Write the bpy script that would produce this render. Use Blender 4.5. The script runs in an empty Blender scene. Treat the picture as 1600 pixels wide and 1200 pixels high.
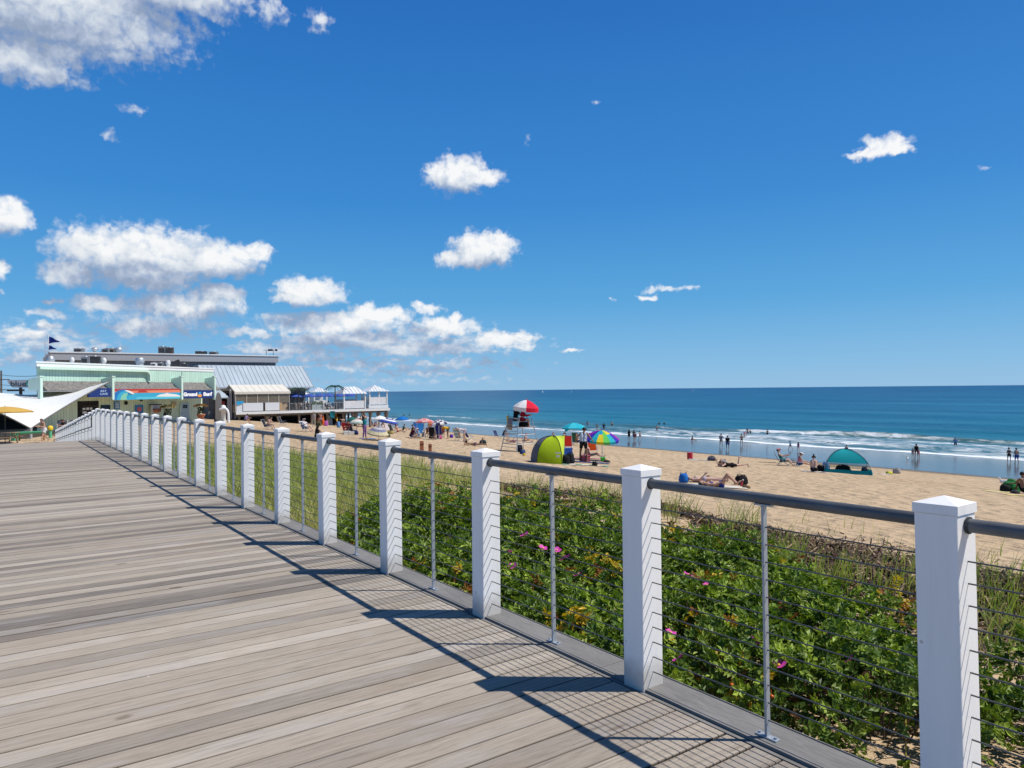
import bpy, bmesh, math, random
import numpy as np
from mathutils import Vector, Matrix, Euler
random.seed(7)
rng = np.random.default_rng(11)
SC = bpy.context.scene
COL = SC.collection
R = math.radians
PI = math.pi

# ------------------------------------------------------------------ camera
F, CX, CY, EYE = 1130.0, 800.0, 600.0, 1.55
PITCH, ROLL = 0.0073, 0.0107
_r = Vector((math.cos(ROLL), 0, -math.sin(ROLL)))
_f = Vector((0, math.cos(PITCH), math.sin(PITCH)))
_f = (_f - _r * _r.dot(_f)).normalized()
_u = _r.cross(_f)
CAMLOC = Vector((0, 0, EYE))
cam_d = bpy.data.cameras.new("camera")
cam = bpy.data.objects.new("camera", cam_d)
COL.objects.link(cam)
cam_d.sensor_width = 36.0
cam_d.lens = 36.0 * F / 1600.0
cam_d.clip_start = 0.05
cam_d.clip_end = 30000.0
cam.matrix_world = Matrix(((_r.x, _u.x, -_f.x, 0), (_r.y, _u.y, -_f.y, 0), (_r.z, _u.z, -_f.z, EYE), (0, 0, 0, 1)))
SC.camera = cam

def ray(px, py):
    return (_r * ((px - CX) / F) - _u * ((py - CY) / F) + _f).normalized()

# grid of the place: u runs along the boardwalk railing, v runs from land to sea
TH = 0.6114
cT, sT = math.cos(TH), math.sin(TH)
def W(u, v, z=0.0):
    return Vector((v * cT - u * sT, v * sT + u * cT, z))
def UV(p):
    return (-p[0] * sT + p[1] * cT, p[0] * cT + p[1] * sT)

def _hash(n):
    n = np.asarray(n, dtype=np.float64)
    s = np.sin(n * 127.1 + 11.7) * 43758.5453
    return s - np.floor(s)
def noise1(x, seed=0.0):
    x = np.asarray(x, dtype=np.float64)
    i = np.floor(x); f = x - i; f = f * f * (3 - 2 * f)
    return (_hash(i + seed * 57.3) * (1 - f) + _hash(i + 1 + seed * 57.3) * f) * 2 - 1
def noise2(x, y, seed=0.0):
    x = np.asarray(x, dtype=np.float64); y = np.asarray(y, dtype=np.float64)
    i = np.floor(x); j = np.floor(y); f = x - i; g = y - j
    f = f * f * (3 - 2 * f); g = g * g * (3 - 2 * g)
    h = lambda a, b: _hash(a * 1.37 + b * 71.77 + seed * 13.1)
    return ((h(i, j) * (1 - f) + h(i + 1, j) * f) * (1 - g) + (h(i, j + 1) * (1 - f) + h(i + 1, j + 1) * f) * g) * 2 - 1

SEA = -8.0
_DV = [-400, 2.5, 3.2, 6, 8.5, 10.5, 13, 16, 22, 33, 47, 59, 78, 104, 130, 220, 9000]
_DZ = [-1.0, -0.8, -0.8, -0.95, -1.05, -1.05, -1.35, -1.65, -2.1, -2.95, -4.15, -5.3, -6.45, -8.0, -9.6, -14, -40]
_FV = [-4000, 19, 26, 33, 47, 59, 78, 104, 130, 220, 9000]
_FZ = [-1.85, -1.85, -2.35, -2.95, -4.15, -5.3, -6.45, -8.0, -9.6, -14, -40]
def ground(u, v):
    u = np.asarray(u, dtype=np.float64); v = np.asarray(v, dtype=np.float64)
    d = np.interp(v, _DV, _DZ); f = np.interp(v, _FV, _FZ)
    t = np.clip((u - 16) / 26, 0, 1); t = t * t * (3 - 2 * t)
    t = np.where(v < 1.0, np.clip((u - 20) / 10, 0, 1), t)
    z = d * (1 - t) + f * t
    dune = np.exp(-((v - 8) / 5.0) ** 2) * (1 - t * 0.6)
    z = z + dune * (0.16 * noise2(u * 0.35, v * 0.35, 1) + 0.08 * noise2(u * 0.9, v * 0.9, 2))
    dry = np.clip((61 - v) / 6, 0, 1)
    return z + dry * (0.05 * noise2(u * 0.22, v * 0.22, 3) + 0.02 * noise2(u * 0.8, v * 0.8, 4))
def gz(x, y):
    u, v = UV((x, y)); return float(ground(u, v))

def on_ground(px, py, zmin=None):
    d = ray(px, py); t = 2.0
    def below(t):
        p = CAMLOC + d * t
        g = gz(p.x, p.y)
        if zmin is not None: g = max(g, zmin)
        return p.z < g
    while t < 900 and not below(t): t *= 1.01
    a, b = t / 1.01, t
    for _ in range(18):
        m = (a + b) / 2
        if below(m): b = m
        else: a = m
    return CAMLOC + d * b
def on_z(px, py, z):
    d = ray(px, py); return CAMLOC + d * ((z - EYE) / d.z)
def at_depth(px, py, Y):
    d = ray(px, py); return CAMLOC + d * (Y / d.y)
def on_plane(px, py, p0, n):
    d = ray(px, py); t = (Vector(p0) - CAMLOC).dot(n) / d.dot(n); return CAMLOC + d * t

# ------------------------------------------------------------------ object helpers
def tag(o, label=None, cat=None, group=None, kind=None):
    if label: o['label'] = label
    if cat: o['category'] = cat
    if group: o['group'] = group
    if kind: o['kind'] = kind
    return o
def thing(name, label, cat, loc=(0, 0, 0), rz=0.0, group=None, rot=None):
    o = bpy.data.objects.new(name, None); COL.objects.link(o)
    o.empty_display_size = 0.2
    o.location = loc; o.rotation_euler = rot if rot is not None else (0, 0, rz)
    return tag(o, label, cat, group)

class MB:
    """collects simple solids and becomes ONE mesh object"""
    def __init__(s): s.v = []; s.f = []; s.m = []; s.sm = []
    def add(s, vs, fs, mi=0, smooth=False, M=None):
        b = len(s.v)
        if M is not None: vs = [M @ Vector(p) for p in vs]
        s.v += [tuple(p) for p in vs]
        for f in fs:
            s.f.append(tuple(i + b for i in f)); s.m.append(mi); s.sm.append(smooth)
        return s
    def box(s, c, d, mi=0, M=None, rz=0.0, bev=0.0):
        x, y, z = d[0] / 2, d[1] / 2, d[2] / 2
        T = Matrix.Translation(c) @ Matrix.Rotation(rz, 4, 'Z')
        if M is not None: T = M @ T
        if bev <= 0:
            vs = [(-x, -y, -z), (x, -y, -z), (x, y, -z), (-x, y, -z), (-x, -y, z), (x, -y, z), (x, y, z), (-x, y, z)]
            fs = [(0, 3, 2, 1), (4, 5, 6, 7), (0, 1, 5, 4), (1, 2, 6, 5), (2, 3, 7, 6), (3, 0, 4, 7)]
            return s.add(vs, fs, mi, False, T)
        bm = bmesh.new(); bmesh.ops.create_cube(bm, size=1.0)
        for q in bm.verts: q.co = Vector((q.co.x * d[0], q.co.y * d[1], q.co.z * d[2]))
        bmesh.ops.bevel(bm, geom=bm.edges[:], offset=bev, segments=2, affect='EDGES', profile=0.6)
        bm.verts.index_update()
        s.add([q.co.copy() for q in bm.verts], [[q.index for q in f.verts] for f in bm.faces], mi, False, T)
        bm.free(); return s
    def box2(s, a, b, mi=0, M=None):
        return s.box([(a[i] + b[i]) / 2 for i in range(3)], [abs(b[i] - a[i]) for i in range(3)], mi, M)
    def tube(s, pts, r, n=8, mi=0, M=None, caps=True, smooth=True):
        pts = [Vector(p) for p in pts]; k = len(pts)
        rr = r if isinstance(r, (list, tuple)) else [r] * k
        vs = []; fs = []
        up = Vector((0, 0, 1)); prev = None
        for i, p in enumerate(pts):
            t = (pts[min(i + 1, k - 1)] - pts[max(i - 1, 0)])
            t = t.normalized() if t.length > 1e-9 else Vector((0, 0, 1))
            if prev is None:
                a = up if abs(t.dot(up)) < 0.95 else Vector((1, 0, 0))
                e1 = t.cross(a).normalized()
            else:
                e1 = (prev - t * prev.dot(t)).normalized()
            prev = e1; e2 = t.cross(e1)
            for j in range(n):
                an = 2 * PI * j / n
                vs.append(p + (e1 * math.cos(an) + e2 * math.sin(an)) * rr[i])
        for i in range(k - 1):
            for j in range(n):
                fs.append((i * n + j, i * n + (j + 1) % n, (i + 1) * n + (j + 1) % n, (i + 1) * n + j))
        s.add(vs, fs, mi, smooth, M)
        if caps:
            s.add(vs[:n], [tuple(range(n - 1, -1, -1))], mi, False, M)
            s.add(vs[-n:], [tuple(range(n))], mi, False, M)
        return s
    def lathe(s, prof, n=16, mi=0, M=None, smooth=True):
        vs = []; fs = []
        for (r, z) in prof:
            for j in range(n):
                a = 2 * PI * j / n; vs.append((r * math.cos(a), r * math.sin(a), z))
        for i in range(len(prof) - 1):
            for j in range(n):
                fs.append((i * n + j, i * n + (j + 1) % n, (i + 1) * n + (j + 1) % n, (i + 1) * n + j))
        s.add(vs, fs, mi, smooth, M)
        for (i, flip) in ((0, True), (len(prof) - 1, False)):
            if prof[i][0] > 1e-4:
                idx = list(range(n)); 
                s.add(vs[i * n:(i + 1) * n], [tuple(reversed(idx)) if flip else tuple(idx)], mi, False, M)
        return s
    def prism(s, poly, y0, y1, mi=0, M=None):
        """poly in (x,z), extruded along y"""
        n = len(poly)
        vs = [(p[0], y0, p[1]) for p in poly] + [(p[0], y1, p[1]) for p in poly]
        fs = [tuple(range(n)), tuple(range(2 * n - 1, n - 1, -1))]
        fs += [(i, i + n, (i + 1) % n + n, (i + 1) % n) for i in range(n)]
        return s.add(vs, fs, mi, False, M)
    def quad(s, a, b, c, d, mi=0, M=None): return s.add([a, b, c, d], [(0, 1, 2, 3)], mi, False, M)
    def blob(s, c, r, n=10, m=7, mi=0, M=None, jit=0.0):
        vs = []; fs = []
        r = r if isinstance(r, (tuple, list)) else (r, r, r)
        for i in range(1, m):
            for j in range(n):
                a = 2 * PI * j / n; t = PI * i / m; k = 1 + random.uniform(-jit, jit)
                vs.append((c[0] + r[0] * k * math.sin(t) * math.cos(a), c[1] + r[1] * k * math.sin(t) * math.sin(a), c[2] + r[2] * k * math.cos(t)))
        top = len(vs); vs.append((c[0], c[1], c[2] + r[2])); vs.append((c[0], c[1], c[2] - r[2]))
        for i in range(m - 2):
            for j in range(n):
                fs.append((i * n + j, (i + 1) * n + j, (i + 1) * n + (j + 1) % n, i * n + (j + 1) % n))
        for j in range(n):
            fs.append((top, j, (j + 1) % n)); fs.append((top + 1, (m - 2) * n + (j + 1) % n, (m - 2) * n + j))
        return s.add(vs, fs, mi, True, M)
    def mesh(s, name):
        me = bpy.data.meshes.new(name)
        me.from_pydata(s.v, [], s.f)
        me.polygons.foreach_set('material_index', s.m)
        me.polygons.foreach_set('use_smooth', s.sm)
        me.update(); return me
    def build(s, name, mats, parent=None, loc=None, rz=0.0, label=None):
        me = s.mesh(name)
        for m in (mats if isinstance(mats, (list, tuple)) else [mats]): me.materials.append(m)
        o = bpy.data.objects.new(name, me); COL.objects.link(o)
        if parent is not None: o.parent = parent
        if loc is not None: o.location = loc; o.rotation_euler = (0, 0, rz)
        if label: o['label'] = label
        return o

def np_mesh(name, verts, faces, mat, parent=None, smooth=False):
    """faces: (n,k) int array, all of one size"""
    me = bpy.data.meshes.new(name)
    nv = len(verts); nf, k = faces.shape
    me.vertices.add(nv); me.vertices.foreach_set('co', np.asarray(verts, dtype=np.float32).ravel())
    me.loops.add(nf * k); me.loops.foreach_set('vertex_index', faces.astype(np.int32).ravel())
    me.polygons.add(nf); me.polygons.foreach_set('loop_start', np.arange(0, nf * k, k, dtype=np.int32))
    me.polygons.foreach_set('use_smooth', np.full(nf, smooth))
    me.update(calc_edges=True); me.validate()
    if mat: me.materials.append(mat)
    o = bpy.data.objects.new(name, me); COL.objects.link(o)
    if parent is not None: o.parent = parent
    return o
def face_color(o, cols):
    a = o.data.attributes.new('tint', 'FLOAT_COLOR', 'FACE')
    c = np.ones((len(cols), 4), dtype=np.float32); c[:, :3] = cols
    a.data.foreach_set('color', c.ravel())

# ------------------------------------------------------------------ materials
def new_mat(name):
    m = bpy.data.materials.new(name); m.use_nodes = True
    nt = m.node_tree; nt.nodes.clear()
    out = nt.nodes.new('ShaderNodeOutputMaterial'); b = nt.nodes.new('ShaderNodeBsdfPrincipled')
    nt.links.new(b.outputs[0], out.inputs[0])
    return m, nt, b, out
def nd(nt, t, **kw):
    n = nt.nodes.new(t)
    for k, v in kw.items(): setattr(n, k, v)
    return n
def mathn(nt, op, a, b=None, c=None, clamp=False):
    n = nt.nodes.new('ShaderNodeMath'); n.operation = op; n.use_clamp = clamp
    for i, x in enumerate((a, b, c)):
        if x is None: continue
        if isinstance(x, (int, float)): n.inputs[i].default_value = x
        else: nt.links.new(x, n.inputs[i])
    return n.outputs[0]
def mixc(nt, fac, a, b, mode='MIX'):
    n = nt.nodes.new('ShaderNodeMix'); n.data_type = 'RGBA'; n.blend_type = mode
    for s, x in ((n.inputs[0], fac), (n.inputs[6], a), (n.inputs[7], b)):
        if isinstance(x, (int, float)): s.default_value = x
        elif isinstance(x, (tuple, list)): s.default_value = (*x[:3], 1)
        else: nt.links.new(x, s)
    return n.outputs[2]
def ramp(nt, x, stops, interp='LINEAR'):
    n = nt.nodes.new('ShaderNodeValToRGB'); cr = n.color_ramp; cr.interpolation = interp
    while len(cr.elements) < len(stops): cr.elements.new(0.5)
    for e, (p, c) in zip(cr.elements, stops):
        e.position = p; e.color = (*c[:3], 1) if isinstance(c, (tuple, list)) else (c, c, c, 1)
    nt.links.new(x, n.inputs[0]); return n.outputs[0]
def noise(nt, vec, scale, detail=4, rough=0.55, dist=0.0):
    n = nt.nodes.new('ShaderNodeTexNoise'); n.inputs['Scale'].default_value = scale
    n.inputs['Detail'].default_value = detail; n.inputs['Roughness'].default_value = rough
    n.inputs['Distortion'].default_value = dist
    if vec is not None: nt.links.new(vec, n.inputs['Vector'])
    return n.outputs[0]
def mapping(nt, vec, scale=(1, 1, 1), rot=(0, 0, 0), loc=(0, 0, 0)):
    n = nt.nodes.new('ShaderNodeMapping'); n.inputs['Scale'].default_value = scale
    n.inputs['Rotation'].default_value = rot; n.inputs['Location'].default_value = loc
    nt.links.new(vec, n.inputs['Vector']); return n.outputs[0]
def objco(nt): return nt.nodes.new('ShaderNodeTexCoord').outputs['Object']
def bump(nt, b, h, strength=0.3, dist=0.02):
    n = nt.nodes.new('ShaderNodeBump'); n.inputs['Strength'].default_value = strength; n.inputs['Distance'].default_value = dist
    nt.links.new(h, n.inputs['Height']); nt.links.new(n.outputs[0], b.inputs['Normal']); return n

_MC = {}
def M_(name, col, rough=0.6, metal=0.0, var=0.12, scale=6.0, bmp=0.0, spec=0.4, trans=0.0):
    """plain procedural surface: base colour with a soft mottled variation"""
    if name in _MC: return _MC[name]
    m, nt, b, out = new_mat(name)
    oc = objco(nt)
    n = noise(nt, oc, scale, 5, 0.6)
    k = mathn(nt, 'MULTIPLY_ADD', n, 2 * var, 1 - var)
    mul = nd(nt, 'ShaderNodeMix', data_type='RGBA', blend_type='MULTIPLY'); mul.inputs[0].default_value = 1.0
    mul.inputs[6].default_value = (*col, 1)
    comb = nd(nt, 'ShaderNodeCombineColor')
    for i in range(3): nt.links.new(k, comb.inputs[i])
    nt.links.new(comb.outputs[0], mul.inputs[7])
    nt.links.new(mul.outputs[2], b.inputs['Base Color'])
    b.inputs['Roughness'].default_value = rough; b.inputs['Metallic'].default_value = metal
    b.inputs['Specular IOR Level'].default_value = spec
    if bmp: bump(nt, b, noise(nt, oc, scale * 8, 3), bmp, 0.01)
    if trans:
        tr = nd(nt, 'ShaderNodeBsdfTranslucent'); nt.links.new(mul.outputs[2], tr.inputs[0])
        mx = nd(nt, 'ShaderNodeMixShader'); mx.inputs[0].default_value = trans
        nt.links.new(b.outputs[0], mx.inputs[1]); nt.links.new(tr.outputs[0], mx.inputs[2]); nt.links.new(mx.outputs[0], out.inputs[0])
    _MC[name] = m
    return m
def cloth(c, nm=None):
    """woven fabric of one colour, a little light comes through"""
    key = nm or ('fabric_%02d_%02d_%02d' % tuple(int(x * 99) for x in c))
    return M_(key, c, 0.85, 0, 0.15, 9, 0.15, 0.2, 0.18)
def paint(c, rough=0.5, nm=None):
    return M_(nm or ('paint_%02d_%02d_%02d_%d' % (*[int(x * 99) for x in c], rough * 10)), c, rough, 0, 0.1, 3, 0.05)
# ------------------------------------------------------------------ light and sky
SKYC = [(0.0, (.235, .50, .79)), (.03, (.19, .475, .79)), (.12, (.075, .365, .735)), (.25, (.028, .246, .665)), (.5, (.011, .152, .53)), (.75, (.005, .075, .30)), (1.0, (.003, .045, .2))]
SUN_EL, SUN_AZ = R(55.0), R(93.0)          # azimuth clockwise from +Y
sd = Vector((math.sin(SUN_AZ) * math.cos(SUN_EL), math.cos(SUN_AZ) * math.cos(SUN_EL), math.sin(SUN_EL)))
sl = bpy.data.lights.new("sun", 'SUN'); sl.energy = 5.0; sl.angle = R(0.53); sl.color = (1.0, 0.95, 0.875)
so = bpy.data.objects.new("sun", sl); COL.objects.link(so)
so.rotation_euler = (-sd).to_track_quat('-Z', 'Y').to_euler(); so.location = (60, 0, 80)

wd = bpy.data.worlds.new("World"); SC.world = wd; wd.use_nodes = True
nt = wd.node_tree; nt.nodes.clear()
wo = nd(nt, 'ShaderNodeOutputWorld')
sky = nd(nt, 'ShaderNodeTexSky', sky_type='NISHITA'); sky.sun_disc = False
sky.sun_elevation = SUN_EL; sky.sun_rotation = SUN_AZ
sky.altitude = 0; sky.air_density = 1.0; sky.dust_density = 0.1; sky.ozone_density = 1.0
bg = nd(nt, 'ShaderNodeBackground'); bg.inputs[1].default_value = 0.1
tc = nd(nt, 'ShaderNodeTexCoord')
sep = nd(nt, 'ShaderNodeSeparateXYZ'); nt.links.new(tc.outputs['Generated'], sep.inputs[0])
el_ = mathn(nt, 'ARCSINE', sep.outputs[2])
az_ = mathn(nt, 'ARCTAN2', sep.outputs[0], sep.outputs[1])
# the deep polarised blue of a clear sea sky
grad = ramp(nt, mathn(nt, 'MULTIPLY', el_, 1.0), [(p_, tuple(c_ * 10 for c_ in q_)) for p_, q_ in SKYC])
skyc = mixc(nt, .12, grad, sky.outputs[0])
nt.links.new(skyc, bg.inputs[0])
# clouds: a density field over azimuth/elevation (radians), fixed in the sky
def ae(px, py):
    d = ray(px, py); return math.atan2(d.x, d.y), math.asin(d.z)
CL = [  # cx, cy, rx, ry, faintness
 (70, 0, 250, 95, .0), (20, 90, 130, 40, .2), (265, -25, 130, 52, 0.1), (60, 75, 130, 32, .35), (180, 85, 60, 22, .45), (255, 74, 32, 16, .5), (100, 112, 55, 12, .6),
 (425, 15, 28, 24, .5), (500, 32, 22, 20, .5), (207, 172, 17, 10, .55), (170, 208, 18, 13, .66), (933, 157, 16, 6, .6), (827, 217, 8, 12, .62), (1540, 258, 10, 5, .7),
 (715, 273, 50, 31, 0), (745, 279, 48, 15, .25), (690, 270, 26, 22, .1),
 (755, 390, 54, 29, 0), (726, 404, 48, 17, .1), (776, 380, 27, 20, .1),
 (1380, 229, 42, 19, .1), (1350, 242, 36, 9, .2), (1405, 236, 30, 9, .3),
 (165, 393, 90, 42, 0), (238, 398, 115, 46, 0), (330, 405, 80, 28, .1), (388, 394, 42, 17, .2), (110, 425, 52, 24, .2), (230, 432, 100, 22, .1),
 (282, 478, 100, 25, .1), (346, 458, 42, 20, .1), (160, 474, 62, 17, .25), (225, 512, 70, 16, .25), (75, 492, 40, 9, .45),
 (484, 456, 56, 24, 0), (463, 465, 40, 12, .1),
 (12, 336, 42, 28, .1), (4, 420, 22, 15, .35), (8, 455, 18, 8, .5), (75, 472, 18, 7, .45),
 (525, 507, 120, 20, .15), (588, 490, 60, 15, .2), (668, 481, 28, 10, .35), (690, 512, 62, 17, .2), (712, 497, 16, 10, .3), (560, 530, 150, 16, .25), (660, 545, 130, 14, .3),
 (780, 530, 62, 15, .2), (815, 540, 30, 8, .4), (890, 548, 22, 5, .45), (600, 520, 250, 36, .60), (640, 572, 230, 22, .56), (80, 535, 130, 40, .5), (250, 500, 160, 45, .55), (720, 540, 150, 22, .52), (480, 555, 160, 22, .54), (640, 596, 200, 8, .5), (440, 545, 90, 14, .35), (700, 570, 120, 9, .45), (560, 572, 120, 9, .4), (670, 583, 60, 6, .35),
 (40, 522, 50, 15, .3), (75, 512, 26, 9, .35), (25, 560, 60, 12, .4), (385, 520, 50, 10, .4), (140, 540, 80, 10, .5),
 (1050, 452, 56, 7, .5), (1015, 463, 20, 6, .42), (958, 470, 12, 4, .7)]
gt = bpy.data.node_groups.new("cloud_field", 'ShaderNodeTree')
gt.interface.new_socket(name="P", in_out='INPUT', socket_type='NodeSocketVector')
gt.interface.new_socket(name="D", in_out='OUTPUT', socket_type='NodeSocketFloat')
gi = gt.nodes.new('NodeGroupInput'); go = gt.nodes.new('NodeGroupOutput')
# warp the lookup so that outlines are ragged
nz = gt.nodes.new('ShaderNodeTexNoise'); nz.noise_dimensions = '2D'; nz.inputs['Scale'].default_value = 34; nz.inputs['Detail'].default_value = 3; nz.inputs['Roughness'].default_value = 0.6
gt.links.new(gi.outputs[0], nz.inputs['Vector'])
wv = gt.nodes.new('ShaderNodeVectorMath'); wv.operation = 'MULTIPLY_ADD'
gt.links.new(nz.outputs['Color'], wv.inputs[0]); wv.inputs[1].default_value = (.036, .020, 0)
off = gt.nodes.new('ShaderNodeVectorMath'); off.operation = 'ADD'; off.inputs[1].default_value = (-.018, -.010, 0)
gt.links.new(gi.outputs[0], off.inputs[0]); gt.links.new(off.outputs[0], wv.inputs[2])
cur = None
for (cx, cy, rx, ry, ft) in CL:
    a0, e0 = ae(cx, cy)
    rx, ry = rx * 1.18, ry * 1.2
    if ft >= .5 and cy < 280: rx, ry, ft = rx * 1.45, ry * 1.45, ft + .06
    wa = (ae(cx + rx, cy)[0] - ae(cx - rx, cy)[0]) / 2; we = (ae(cx, cy - ry)[1] - ae(cx, cy + ry)[1]) / 2
    q = gt.nodes.new('ShaderNodeVectorMath'); q.operation = 'MULTIPLY_ADD'
    gt.links.new(wv.outputs[0], q.inputs[0]); q.inputs[1].default_value = (1 / wa, 1 / we, 0); q.inputs[2].default_value = (-a0 / wa, -e0 / we, min(ft * 1.28, .88))
    l = gt.nodes.new('ShaderNodeVectorMath'); l.operation = 'LENGTH'; gt.links.new(q.outputs[0], l.inputs[0])
    if cur is None: cur = l.outputs['Value']
    else:
        mm = gt.nodes.new('ShaderNodeMath'); mm.operation = 'MINIMUM'; gt.links.new(cur, mm.inputs[0]); gt.links.new(l.outputs['Value'], mm.inputs[1]); cur = mm.outputs[0]
# cauliflower detail
vs_ = gt.nodes.new('ShaderNodeVectorMath'); vs_.operation = 'MULTIPLY'; gt.links.new(gi.outputs[0], vs_.inputs[0]); vs_.inputs[1].default_value = (1, 1.25, 1)
vl_ = gt.nodes.new('ShaderNodeVectorMath'); vl_.operation = 'MULTIPLY'; gt.links.new(gi.outputs[0], vl_.inputs[0]); vl_.inputs[1].default_value = (1.35, 3.4, 1)
sx_ = gt.nodes.new('ShaderNodeSeparateXYZ'); gt.links.new(gi.outputs[0], sx_.inputs[0])
n0 = gt.nodes.new('ShaderNodeTexNoise'); n0.noise_dimensions = '2D'; n0.inputs['Scale'].default_value = 52; n0.inputs['Detail'].default_value = 5; n0.inputs['Roughness'].default_value = .55
gt.links.new(vl_.outputs[0], n0.inputs['Vector'])
n1 = gt.nodes.new('ShaderNodeTexNoise'); n1.noise_dimensions = '2D'; n1.inputs['Scale'].default_value = 60; n1.inputs['Detail'].default_value = 5; n1.inputs['Roughness'].default_value = 0.54
gt.links.new(vs_.outputs[0], n1.inputs['Vector'])
vo = gt.nodes.new('ShaderNodeTexVoronoi'); vo.voronoi_dimensions = '2D'; vo.feature = 'F1'; vo.inputs['Scale'].default_value = 70; vo.inputs['Detail'].default_value = 1.0; vo.inputs['Roughness'].default_value = .5
gt.links.new(wv.outputs[0], vo.inputs['Vector'])
gt.interface.new_socket(name="RAW", in_out='OUTPUT', socket_type='NodeSocketFloat')
inv = mathn(gt, 'MULTIPLY', mathn(gt, 'SUBTRACT', 1.05, cur), 1.7)
lowk = ramp(gt, sx_.outputs[1], [(.035, 1), (.105, 0)])
nm_ = mathn(gt, 'ADD', mathn(gt, 'MULTIPLY', mathn(gt, 'SUBTRACT', n1.outputs[0], .5), mathn(gt, 'MULTIPLY_ADD', lowk, -1.02, 1.02)), mathn(gt, 'MULTIPLY', mathn(gt, 'SUBTRACT', n0.outputs[0], .5), mathn(gt, 'MULTIPLY', lowk, 2.3)))
det = mathn(gt, 'MULTIPLY_ADD', nm_, 1.0, mathn(gt, 'MULTIPLY', mathn(gt, 'SUBTRACT', .40, vo.outputs['Distance']), .36))
n2 = gt.nodes.new('ShaderNodeTexNoise'); n2.noise_dimensions = '2D'; n2.inputs['Scale'].default_value = 46; n2.inputs['Detail'].default_value = 3; n2.inputs['Roughness'].default_value = .5
gt.links.new(vs_.outputs[0], n2.inputs['Vector'])
low = mathn(gt, 'MULTIPLY_ADD', nm_, .35, mathn(gt, 'MULTIPLY_ADD', mathn(gt, 'SUBTRACT', .42, vo.outputs['Distance']), .45, mathn(gt, 'SUBTRACT', n2.outputs[0], .5)))
gt.links.new(mathn(gt, 'ADD', mathn(gt, 'MINIMUM', inv, 1.0), det), go.inputs[0])
gt.links.new(mathn(gt, 'MULTIPLY_ADD', low, .8, inv), go.inputs[1])
pc = nd(nt, 'ShaderNodeCombineXYZ'); nt.links.new(az_, pc.inputs[0]); nt.links.new(el_, pc.inputs[1])
def field(dx, dy):
    g = nd(nt, 'ShaderNodeGroup'); g.node_tree = gt
    if dx or dy:
        ad = nd(nt, 'ShaderNodeVectorMath', operation='ADD'); nt.links.new(pc.outputs[0], ad.inputs[0]); ad.inputs[1].default_value = (dx, dy, 0)
        nt.links.new(ad.outputs[0], g.inputs[0])
    else: nt.links.new(pc.outputs[0], g.inputs[0])
    return g.outputs
dA = field(0, 0); dB = field(.008, .030)
alpha = ramp(nt, dA[0], [(-0.0, 0), (0.2, .16), (0.48, .66), (.85, 1)])
alpha = mathn(nt, 'MULTIPLY', alpha, ramp(nt, mathn(nt, 'MULTIPLY', el_, 10), [(0.02, 0), (0.22, .75), (.7, 1)]))
sh = mathn(nt, 'MULTIPLY_ADD', mathn(nt, 'SUBTRACT', dA[1], dB[1]), .46, 0.34, clamp=True)
cc = ramp(nt, sh, [(0.05, (.30, .38, .53)), (0.28, (.42, .50, .65)), (0.5, (.60, .67, .77)), (0.74, (.79, .83, .88)), (0.97, (.93, .945, .96))])
cbg = nd(nt, 'ShaderNodeBackground'); nt.links.new(cc, cbg.inputs[0]); cbg.inputs[1].default_value = 1.0
mxs = nd(nt, 'ShaderNodeMixShader'); nt.links.new(alpha, mxs.inputs[0]); nt.links.new(bg.outputs[0], mxs.inputs[1]); nt.links.new(cbg.outputs[0], mxs.inputs[2])
nt.links.new(mxs.outputs[0], wo.inputs[0])
try:
    wd.cycles.sampling_method = 'MANUAL'; wd.cycles.sample_map_resolution = 512
except Exception: pass

SC.view_settings.view_transform = 'Standard'; SC.view_settings.look = 'None'
SC.view_settings.exposure = 0; SC.view_settings.gamma = 1

# ------------------------------------------------------------------ beach (one sheet of ground)
def lines(segs):
    out = [segs[0][0]]
    for a, b, st in segs:
        n = max(1, int(round((b - a) / st))); out += [a + (b - a) * i / n for i in range(1, n + 1)]
    return np.array(out)
ul = lines([(-6000, -400, 700), (-400, -40, 30), (-40, -6, 2), (-6, 50, .4), (50, 160, 1.6), (160, 500, 10), (500, 6000, 500)])
vl = lines([(-6000, -400, 700), (-400, -40, 30), (-40, 1, 2.5), (1, 16, .35), (16, 64, .8), (64, 135, 2), (135, 260, 20)])
UU, VV = np.meshgrid(ul, vl, indexing='ij')
ZZ = ground(UU, VV)
# footprints: shallow pits trodden all over the dry sand
XX = VV * cT - UU * sT; YY = VV * sT + UU * cT
nu, nv = len(ul), len(vl)
idx = np.arange(nu * nv).reshape(nu, nv)
fc = np.stack([idx[:-1, :-1].ravel(), idx[:-1, 1:].ravel(), idx[1:, 1:].ravel(), idx[1:, :-1].ravel()], axis=1)
m, nt, b, out = new_mat("beach_sand")
geo = nd(nt, 'ShaderNodeNewGeometry')
rp = mapping(nt, geo.outputs['Position'], rot=(0, 0, -TH))       # x = v, y = u
sp = nd(nt, 'ShaderNodeSeparateXYZ'); nt.links.new(rp, sp.inputs[0])
lown = noise(nt, rp, 0.05, 4)
wetv = mathn(nt, 'MULTIPLY_ADD', mathn(nt, 'SUBTRACT', lown, .5), 5.0, sp.outputs[0])
damp = ramp(nt, mathn(nt, 'MULTIPLY_ADD', wetv, 1 / 20.0, -56.0 / 20), [(0.03, 0), (0.22, 1)])       # v 56..76
wet = ramp(nt, mathn(nt, 'MULTIPLY_ADD', wetv, 1 / 20.0, -58.0 / 20), [(0.06, 0), (0.16, 1)])
n1 = noise(nt, mapping(nt, rp, scale=(1, .5, 1)), 0.12, 8, .6); n2 = noise(nt, rp, 9, 4, .6)
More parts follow.
